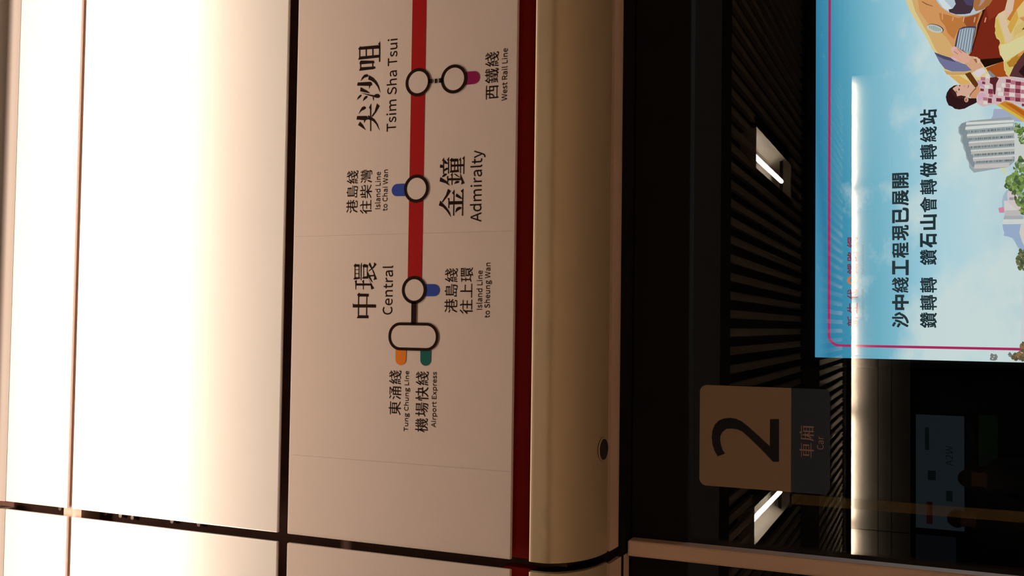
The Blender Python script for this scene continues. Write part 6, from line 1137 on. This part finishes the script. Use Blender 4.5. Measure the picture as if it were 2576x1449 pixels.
for (ya_, yb_, xa_) in ((520, 430, 320), (710, 640, 380), (920, 850, 440), (1120, 1060, 520), (1310, 1260, 560)):
    for k in range(22):
        t_ = (k + rr_.random() * .5) / 22
        x_ = xa_ + (1550 - xa_) * t_
        y_ = ya_ + (yb_ - ya_) * t_
        g_ = rr_.randint(96, 130)
        tw.append((ct([(x_, y_), (x_ + 34, y_ - 2), (x_ + 34, y_ + 46), (x_, y_ + 48)]), (g_, g_ + 6, g_ + 4)))
tw.append((ct([(400, 262), (1480, 165), (1480, 196), (400, 285)]), (150, 152, 150)))
tw.append((ct([(375, 265), (382, 225), (392, 265)]), (140, 145, 145)))
art('printed_tower', tw, base=2)

# orange machine
mc = []
mc.append((c1([(1040, -300), (1045, 0), (1090, 120), (1180, 270), (1270, 410), (1340, 550), (1370, 590), (1420, 680), (1480, 790), (1530, 840), (1640, 930), (1690, 960), (1860, 1010),
               (2100, 900), (2600, 700), (2600, -300)]), (214, 196, 140)))
mc.append((c1([(1110, -300), (1115, 0), (1150, 120), (1230, 270), (1310, 410), (1370, 540), (1410, 600), (1560, 640), (1700, 600), (1900, 400), (2000, -300)]), (208, 166, 108)))
mc.append((c1([(1170, -300), (1180, 0), (1200, 130), (1290, 260), (1400, 330), (1500, 420), (1560, 520), (1620, 500), (1850, 330), (1960, 100), (2000, -300)]), (206, 146, 92)))
mc.append((c5([(560, 300), (700, 330), (1000, 420), (1540, 260), (1420, 640), (1000, 680), (900, 900), (760, 760), (700, 600), (600, 480)]), (186, 118, 60)))
mc.append((c5([(1120, 420), (1400, 340), (1530, 280), (1420, 620), (1200, 620), (1130, 520)]), (150, 78, 40)))
mc.append((c1([(1990, -300), (1990, 0), (1930, 90), (1890, 140), (1830, 320), (1740, 610), (1800, 660), (1950, 670), (2130, 640), (2110, 540), (2080, 450), (2030, 300), (2040, 200), (2110, 100), (2160, 0), (2170, -300)]), (118, 38, 22)))
mc.append((c5([(1760, 0), (2120, 0), (2060, 240), (1900, 330), (1700, 480), (1640, 200)]), (136, 50, 28)))
mc.append((c5([(1530, 250), (1620, 210), (1500, 560), (1330, 1150), (1270, 1290), (1240, 1270), (1400, 700), (1420, 600)]), (60, 22, 14)))
mc.append((c5([(1490, 300), (1552, 245), (1545, 300), (1440, 560), (1400, 800), (1270, 1250), (1230, 1250), (1390, 640)]), (190, 130, 74)))
# dark window below
mc.append((c1([(1362, 580), (1440, 610), (1540, 640), (1660, 700), (1800, 740), (1790, 780), (1700, 795), (1560, 795), (1480, 765), (1420, 690)]), (112, 112, 146)))
mc.append((c1([(1362, 580), (1440, 610), (1540, 640), (1600, 690), (1480, 660), (1400, 625)]), (78, 72, 98)))
mc.append((c1([(1470, 780), (1560, 800), (1700, 800), (1790, 785), (1780, 810), (1680, 830), (1560, 835), (1500, 825)]), (200, 156, 96)))
mc.append((c1([(1700, 820), (1760, 800), (1850, 930), (1830, 990), (1780, 930)]), (98, 52, 24)))
mc.append((c1([(1530, 840), (1640, 840), (1740, 900), (1830, 1010), (1760, 1000), (1640, 930)]), (214, 168, 92)))
# black wedge and orange plate
mc.append((c1([(1860, 660), (2120, 640), (2130, 680), (1920, 750)]), (34, 16, 8)))
mc.append((c1([(1930, 755), (2125, 680), (2135, 780), (2200, 860), (2040, 870), (1960, 800)]), (160, 74, 26)))
# lamp ball
n_body = len(mc)
mc.append((c1(blob(1690, -170, 356, 352, 40)), (176, 190, 202)))
mc.append((c1([(1400, 0), (1470, 0), (1560, 100), (1620, 150), (1560, 150), (1460, 90)]), (206, 214, 218)))
mc.append((c1([(1560, -200), (1585, 0), (1600, 50), (1565, 100), (1520, 110), (1530, 140), (1600, 163), (1700, 162), (1760, 150), (1790, 100), (1800, 0), (1800, -200)]), (66, 48, 58)))
mc.append((c1([(1700, -200), (1680, 0), (1720, 60), (1780, 70), (1800, 0), (1800, -200)]), (76, 66, 96)))
mc.append((c1([(1800, -200), (1800, 0), (1790, 80), (1820, 130), (1900, 110), (1970, 60), (2010, 0), (2020, -200)]), (164, 108, 62)))
mc.append((c1([(1880, 0), (1930, 0), (1880, 60), (1850, 80)]), (176, 140, 130)))
n_ball = len(mc)
# seams
for a_ in ((640, 310, 640, 460), (885, 400, 870, 490), (1135, 385, 1115, 510), (1385, 400, 1360, 520), (1630, 410, 1605, 520)):
    x0_, y0_, x1_, y1_ = a_
    mc.append((c5([(x0_ - 14, y0_), (x0_ + 14, y0_), (x1_ + 14, y1_), (x1_ - 14, y1_)]), (208, 150, 112)))
mc.append((c5([(180, 40), (300, 105), (430, 150), (420, 160), (280, 118), (170, 52)]), (120, 76, 44)))
n_seam = len(mc)
# round vent and grille
mc.append((c5(blob(480, 655, 195, 88, 28, rot=.28)), (70, 50, 70)))
mc.append((c5(blob(468, 662, 185, 82, 28, rot=.28)), (196, 198, 196)))
mc.append((c5(blob(468, 658, 160, 66, 28, rot=.28)), (172, 184, 178)))
for k in range(6):
    x_ = 345 + k * 46
    h_ = 58 - abs(k - 2.5) * 13
    y_ = 628 + k * 12
    mc.append((c5([(x_, y_ - h_), (x_ + 14, y_ - h_), (x_ + 20, y_ + h_), (x_ + 6, y_ + h_)]), (128, 138, 132)))
n_vent = len(mc)
mc.append((c5([(915, 1090), (950, 900), (990, 740), (1020, 670), (1120, 620), (1300, 605), (1410, 615), (1400, 690), (1300, 1180), (1210, 1240), (1080, 1160)]), (72, 62, 88)))
mc.append((c5([(960, 1080), (990, 900), (1020, 750), (1060, 680), (1160, 650), (1300, 645), (1385, 655), (1370, 740), (1270, 1200), (1210, 1240), (1100, 1150)]), (152, 166, 174)))
for k in range(6):
    x_ = 1062 + k * 58
    mc.append((c5([(x_, 672 - k * 2), (x_ + 22, 668 - k * 2), (x_ - 62 + k * 2, 1140 + k * 14), (x_ - 84 + k * 2, 1130 + k * 14)]), (112, 126, 144)))
    mc.append((c5([(x_ - 24, 680), (x_ - 10, 676), (x_ - 94, 1130 + k * 12), (x_ - 108, 1120 + k * 12)]), (178, 190, 196)))
machine = art('printed_machine', mc[:n_body], base=5)
art('lamp_ball', mc[n_body:n_ball], machine, 5, n_body)
for k in range(n_ball, n_seam):
    art('seam', mc[k:k + 1], machine, 5, k)
art('round_vent', mc[n_seam:n_vent], machine, 5, n_seam)
art('grille', mc[n_vent:], machine, 5, n_vent)

# crumpled golden rock
rk = []
rk.append((c5([(2170, -600), (2170, 0), (2110, 130), (2060, 240), (1920, 350), (1850, 460), (1840, 560), (1860, 660), (1830, 760), (1870, 890), (1950, 940), (1950, 1000), (1915, 1080),
               (1950, 1270), (2030, 1340), (2060, 1500), (2080, 1700), (2200, 1820), (2600, 1400), (2900, 1200), (2900, -600)]), (214, 186, 118)))
for pts_, col_ in (([(1910, 360), (2060, 250), (2090, 480), (2200, 700), (2240, 900), (2100, 1010), (2050, 860), (1960, 560)], (214, 188, 156)),
                   ([(2170, -300), (2330, -300), (2330, 0), (2240, 260), (2100, 440), (2060, 260), (2110, 130)], (212, 182, 160)),
                   ([(2330, -300), (2500, -300), (2500, 20), (2330, 230), (2180, 500), (2110, 450), (2240, 250)], (196, 120, 48)),
                   ([(2500, 30), (2900, 0), (2900, 300), (2500, 350), (2360, 440), (2330, 240)], (214, 190, 122)),
                   ([(2120, 620), (2330, 240), (2370, 430), (2190, 790)], (206, 160, 72)),
                   ([(2380, 420), (2900, 320), (2900, 420), (2480, 500)], (202, 140, 88)),
                   ([(2280, 640), (2480, 500), (2900, 440), (2900, 560), (2430, 740), (2260, 860)], (206, 178, 110)),
                   ([(2440, 700), (2560, 560), (2520, 680)], (110, 70, 20)),
                   ([(1870, 400), (1930, 560), (2040, 900), (2050, 1100), (1960, 1010), (1950, 900), (1870, 860), (1840, 700)], (206, 178, 88)),
                   ([(1960, 1030), (2100, 1010), (2400, 860), (2900, 700), (2900, 900), (2200, 1340), (2060, 1450), (1950, 1240)], (212, 202, 150)),
                   ([(2200, 1340), (2900, 900), (2900, 1050), (2450, 1260), (2150, 1440)], (206, 146, 74)),
                   ([(2150, 1449), (2200, 1390), (2480, 1250), (2330, 1449)], (176, 120, 46))):
    rk.append((c5(pts_), col_))
rk.append((c1([(2125, 700), (2185, 660), (2250, 700), (2230, 760), (2200, 850), (2150, 800)]), (206, 186, 108)))
rk.append((c1([(2160, 700), (2290, 600), (2250, 740), (2190, 750)]), (176, 124, 40)))
rk.append((c1([(2190, 850), (2240, 740), (2354, 580), (2700, 300), (2700, 900), (2354, 870)]), (86, 48, 50)))
rk.append((c1([(2290, 800), (2354, 720), (2600, 600), (2600, 870), (2354, 860)]), (44, 22, 26)))
art('printed_rock', rk, base=10)

# orange boom below the boy
bm_ = [(c6([(1480, 1120), (1700, 1040), (1860, 1090), (2150, 1250), (2600, 1560), (2600, 2100), (2200, 1500), (1900, 1350)]), (198, 128, 44)),
       (c6([(1700, 1090), (1860, 1110), (2150, 1290), (2600, 1650), (2600, 1800), (2150, 1400)]), (176, 92, 26)),
       (c6([(1480, 1120), (1560, 1095), (2137, 1450), (2400, 1640), (2300, 1640), (1900, 1380)]), (206, 176, 72))]
art('printed_boom', bm_, base=11.5)

# the boy: checked shirt, arm, face, hair
bo = []
bo.append((c6([(1060, 600), (1200, 520), (1330, 460), (1500, 500), (1600, 500), (1720, 490), (2137, 540), (2700, 600), (2700, 1250), (2137, 1170), (1900, 1100), (1720, 1035),
               (1560, 1120), (1400, 1130), (1200, 1180), (1060, 1100), (1080, 900), (1130, 820), (1110, 700)]), (206, 176, 178)))
bo.append((c6([(1060, 560), (1160, 600), (1190, 680), (1290, 740), (1220, 750), (1110, 700)]), (196, 150, 176)))
bo.append((c6([(1080, 890), (1190, 850), (1300, 950), (1220, 940), (1120, 1060), (1070, 1000)]), (204, 160, 184)))
dark_, mid_, pale_ = (122, 48, 66), (178, 112, 124), (214, 206, 196)
cells = [(1180, 600, 70, 60, dark_), (1260, 430, 90, 100, pale_), (1150, 500, 100, 80, mid_), (1140, 760, 80, 60, dark_), (1240, 680, 100, 80, pale_), (1320, 770, 110, 110, dark_),
         (1210, 1050, 90, 70, pale_), (1310, 980, 90, 110, dark_), (1200, 960, 100, 70, mid_), (1340, 880, 80, 80, mid_),
         (1720, 550, 110, 80, dark_), (1940, 600, 120, 90, dark_), (1830, 580, 110, 90, mid_), (2060, 620, 110, 90, mid_),
         (1620, 640, 80, 90, pale_), (1820, 670, 110, 90, pale_), (2060, 700, 120, 90, pale_), (1720, 650, 90, 90, mid_), (1930, 690, 120, 80, mid_),
         (1680, 750, 120, 90, dark_), (1930, 770, 120, 100, dark_), (1520, 740, 90, 80, pale_), (1800, 760, 120, 90, mid_), (2060, 790, 120, 90, mid_), (2170, 780, 110, 100, dark_),
         (1540, 840, 120, 90, pale_), (1800, 860, 120, 90, pale_), (2060, 890, 120, 90, pale_), (1670, 850, 120, 80, mid_), (1930, 880, 120, 90, mid_),
         (1700, 950, 120, 80, dark_), (1930, 970, 120, 90, dark_), (1500, 980, 120, 80, dark_), (1810, 950, 110, 90, mid_), (2060, 980, 120, 90, mid_), (2170, 600, 120, 90, dark_),
         (2170, 980, 120, 90, dark_), (2080, 1110, 110, 60, dark_)]
for x_, y_, w_, h_, c_ in cells:
    bo.append((c6([(x_, y_), (x_ + w_, y_ + 10), (x_ + w_, y_ + h_ + 8), (x_, y_ + h_)]), c_))
bo.append((c6([(1360, 520), (1500, 500), (1560, 540), (1500, 660), (1480, 900), (1440, 900), (1420, 680), (1350, 640)]), (86, 34, 38)))
bo.append((c6([(1300, 370), (1350, 360), (1500, 500), (1400, 520), (1340, 440)]), (128, 130, 136)))
n_shirt = len(bo)
# arm, cuff and hand
bo.append((c6([(700, 180), (760, 120), (900, 30), (1000, 40), (1130, 100), (1150, 180), (1210, 280), (1080, 330), (1000, 400), (930, 340), (850, 260), (780, 190)]), (206, 158, 124)))
bo.append((c6([(960, 60), (1060, 50), (1140, 120), (1130, 180), (1060, 200), (1080, 130)]), (216, 178, 148)))
bo.append((c6([(980, 100), (1050, 90), (1070, 190), (1040, 180)]), (150, 98, 70)))
bo.append((c6([(960, 420), (1060, 340), (1200, 300), (1260, 390), (1100, 510), (1060, 500)]), (214, 200, 208)))
bo.append((c5([(800, 1320), (840, 1300), (900, 1290), (860, 1210), (835, 1150), (860, 1095), (930, 1080), (1000, 1120), (1100, 1190), (1220, 1260), (1300, 1320), (1230, 1449), (1060, 1449),
               (980, 1420), (900, 1390)]), (214, 162, 142)))
bo.append((c5([(835, 1150), (860, 1095), (930, 1085), (950, 1120), (900, 1180), (890, 1260)]), (214, 168, 170)))
bo.append((c5([(810, 1325), (880, 1330), (960, 1360), (1010, 1420), (900, 1390)]), (216, 172, 176)))
bo.append((c5([(985, 1130), (1085, 1225), (1075, 1232), (980, 1140)]), (150, 92, 76)))
bo.append((c5([(900, 1180), (1000, 1250), (990, 1262), (895, 1195)]), (168, 112, 96)))
n_arm = len(bo)
# neck, hair, face
bo.append((c6([(880, 960), (1050, 730), (1110, 700), (1140, 820), (1080, 900), (1050, 1000), (940, 990)]), (202, 146, 106)))
bo.append((c6([(620, 685), (540, 700), (440, 770), (380, 860), (355, 960), (375, 1060), (420, 1150), (500, 1180), (560, 1230), (660, 1245), (780, 1225), (880, 1170), (1010, 1110),
               (1060, 1080), (1050, 990), (900, 990), (700, 900)]), (48, 24, 26)))
bo.append((c6([(640, 685), (760, 670), (850, 655), (910, 670), (980, 690), (1010, 740), (1000, 790), (960, 840), (900, 900), (860, 960), (780, 940), (700, 925), (610, 945), (590, 860), (530, 800),
               (510, 770), (560, 720)]), (210, 166, 146)))
bo.append((c6([(900, 900), (1000, 780), (1040, 740), (1050, 770), (960, 860), (880, 975)]), (150, 88, 62)))
bo.append((c6([(620, 690), (520, 760), (510, 790), (560, 830), (600, 900), (610, 945), (700, 930), (760, 940), (790, 980), (700, 1010), (560, 960), (480, 860), (500, 740)]), (60, 30, 30)))
bo.append((c6(blob(822, 1020, 48, 62, 18)), (206, 150, 128)))
bo.append((c6(blob(815, 1030, 22, 34, 12)), (150, 92, 74)))
bo.append((c6(blob(655, 790, 14, 26, 12)), (58, 34, 34)))
bo.append((c6(blob(672, 705, 12, 20, 12)), (70, 42, 40)))
bo.append((c6([(590, 815), (620, 860), (612, 868), (580, 830)]), (92, 56, 50)))
bo.append((c6([(850, 700), (880, 695), (878, 730), (850, 762), (840, 755), (866, 725)]), (150, 72, 70)))
bo.append((c6([(760, 690), (790, 705), (795, 745), (770, 730)]), (196, 140, 122)))
boy = art('printed_boy', bo[:n_shirt], base=12)
art('arm', bo[n_shirt:n_arm], boy, 12, n_shirt)
art('head', bo[n_arm:], boy, 12, n_arm)


# trees: clumps of leaves
def tree(cells_, seed, shades, n, leaf):
    r_ = random.Random(seed)
    out = []
    for _ in range(n):
        cx, cy, rx, ry = r_.choice(cells_)
        a_ = r_.random() * 6.283
        d_ = math.sqrt(r_.random())
        x_, y_ = cx + rx * d_ * math.cos(a_), cy + ry * d_ * math.sin(a_)
        s_ = leaf * (.6 + r_.random())
        out.append((blob(x_, y_, s_, s_ * .7, 7, .35, r_.random() * 3, r_.randint(0, 9999)), r_.choice(shades)))
    return out


greens = [(88, 112, 70), (112, 138, 74), (126, 152, 72), (72, 92, 60), (140, 160, 120), (96, 122, 56)]
olive = [(84, 92, 62), (104, 106, 70), (120, 118, 74), (70, 76, 56), (96, 104, 72)]
art('printed_tree', tree([(2552, 462, 22, 24), (2566, 440, 18, 40), (2570, 482, 24, 40), (2580, 515, 16, 30), (2600, 470, 30, 60)], 1, greens, 330, 5.0), base=15)
art('printed_tree', tree([(2560, 325, 10, 12), (2575, 345, 14, 20), (2600, 350, 20, 30)], 2, greens[1:], 110, 4.0), base=15)
art('printed_tree', tree([(2568, 655, 12, 26), (2585, 660, 14, 40), (2605, 660, 20, 40)], 4, olive, 150, 4.5), base=15)
art('printed_tree', tree([(2560, 896, 16, 10), (2580, 880, 18, 20), (2600, 885, 20, 20)], 5, [(96, 84, 60), (116, 96, 62), (84, 74, 60), (134, 104, 70)], 110, 4.0), base=15)
art('printed_tree', tree([(2500, 899, 9, 7)], 6, [(120, 124, 118), (104, 108, 104), (128, 118, 116)], 30, 2.6), base=15)
art('printed_tree', tree([(2540, 893, 4, 5)], 7, [(120, 124, 118), (104, 108, 104), (128, 118, 116)], 14, 2.6), base=15)

# crimson border line with its rounded corner
xl, zt_ = pp(2087, 450)
bx, bz = pp(2330, 873.5)
bw, br = 5.4 / 2500 * 5.9, 0.055
outer_ = []
inner_ = []
path = [(AD_X1 - .1, zt_)]
for k in range(13):
    a_ = math.radians(90 + 90 * k / 12)
    path.append((bx + br + br * math.cos(a_), zt_ - br + br * math.sin(a_)))
path.append((bx, AD_Z0 + .1))
for k, p in enumerate(path):
    a_, b_ = path[max(0, k - 1)], path[min(len(path) - 1, k + 1)]
    d_ = Vector((b_[0] - a_[0], b_[1] - a_[1])).normalized()
    outer_.append((p[0] + d_.y * bw / 2, p[1] - d_.x * bw / 2))
    inner_.append((p[0] - d_.y * bw / 2, p[1] + d_.x * bw / 2))
q = MB()
q.quadstrip([(x, BILL - .0215, z) for x, z in outer_], [(x, BILL - .0215, z) for x, z in inner_], printed(166, 40, 92))
q.build('border_line', BB)

# heavy slogan, two lines
SL = printed(34, 50, 56)


def hanzi_at(name, chars, centers, left, right, width, material):
    loops = []
    for ch, cy in zip(chars, centers):
        tgt = region(left, cy - width / 2, right, cy + width / 2, BILL)
        loops += fit(dec(GLYPH['h' + ch]), tgt)
    return flat_curves(name, loops, BILL - .0228, .0004, material, BB)


hanzi_at('slogan_line', '沙中綫工程現已展開', [804.5 - 43.6 * k for k in range(9)], 2244.7, 2286.4, 38.5, SL)
hanzi_at('slogan_line', '鑽轉轉', [805.5, 761.5, 717.5], 2314.6, 2356.8, 38.5, SL)
hanzi_at('slogan_line', '鑽石山會轉做轉綫站', [648, 604, 560, 516, 471.6, 427.6, 384, 340, 296], 2314.6, 2356.8, 38.5, SL)
HD = printed(120, 46, 72)
hanzi_at('heading', '新生代', [808, 775, 741], 2131.5, 2158.5, 26, HD)
hanzi_at('heading', '鐵路網', [677, 645.5, 611], 2131.5, 2158.5, 26, HD)
x0, x1, z0, z1 = region(2131.5, 695, 2157, 716, BILL)
o = flat_curves('heading_dot', [circle((x0 + x1) / 2, (z0 + z1) / 2, (x1 - x0) / 2, (z1 - z0) / 2), circle((x0 + x1) / 2, (z0 + z1) / 2, (x1 - x0) / 4, (z1 - z0) / 4)],
                BILL - .0228, .0004, printed(206, 110, 70), BB)
o['label'] = 'orange ring in the heading'
for text, box in (('Next Generation', (2166.5, 728, 2174, 805)), ('Rail Connection', (2166.5, 617, 2174, 690))):
    flat_curves('small_heading', fit(dec(LATIN[text]), region(*box, BILL)), BILL - .0228, .0004, printed(84, 122, 134), BB)
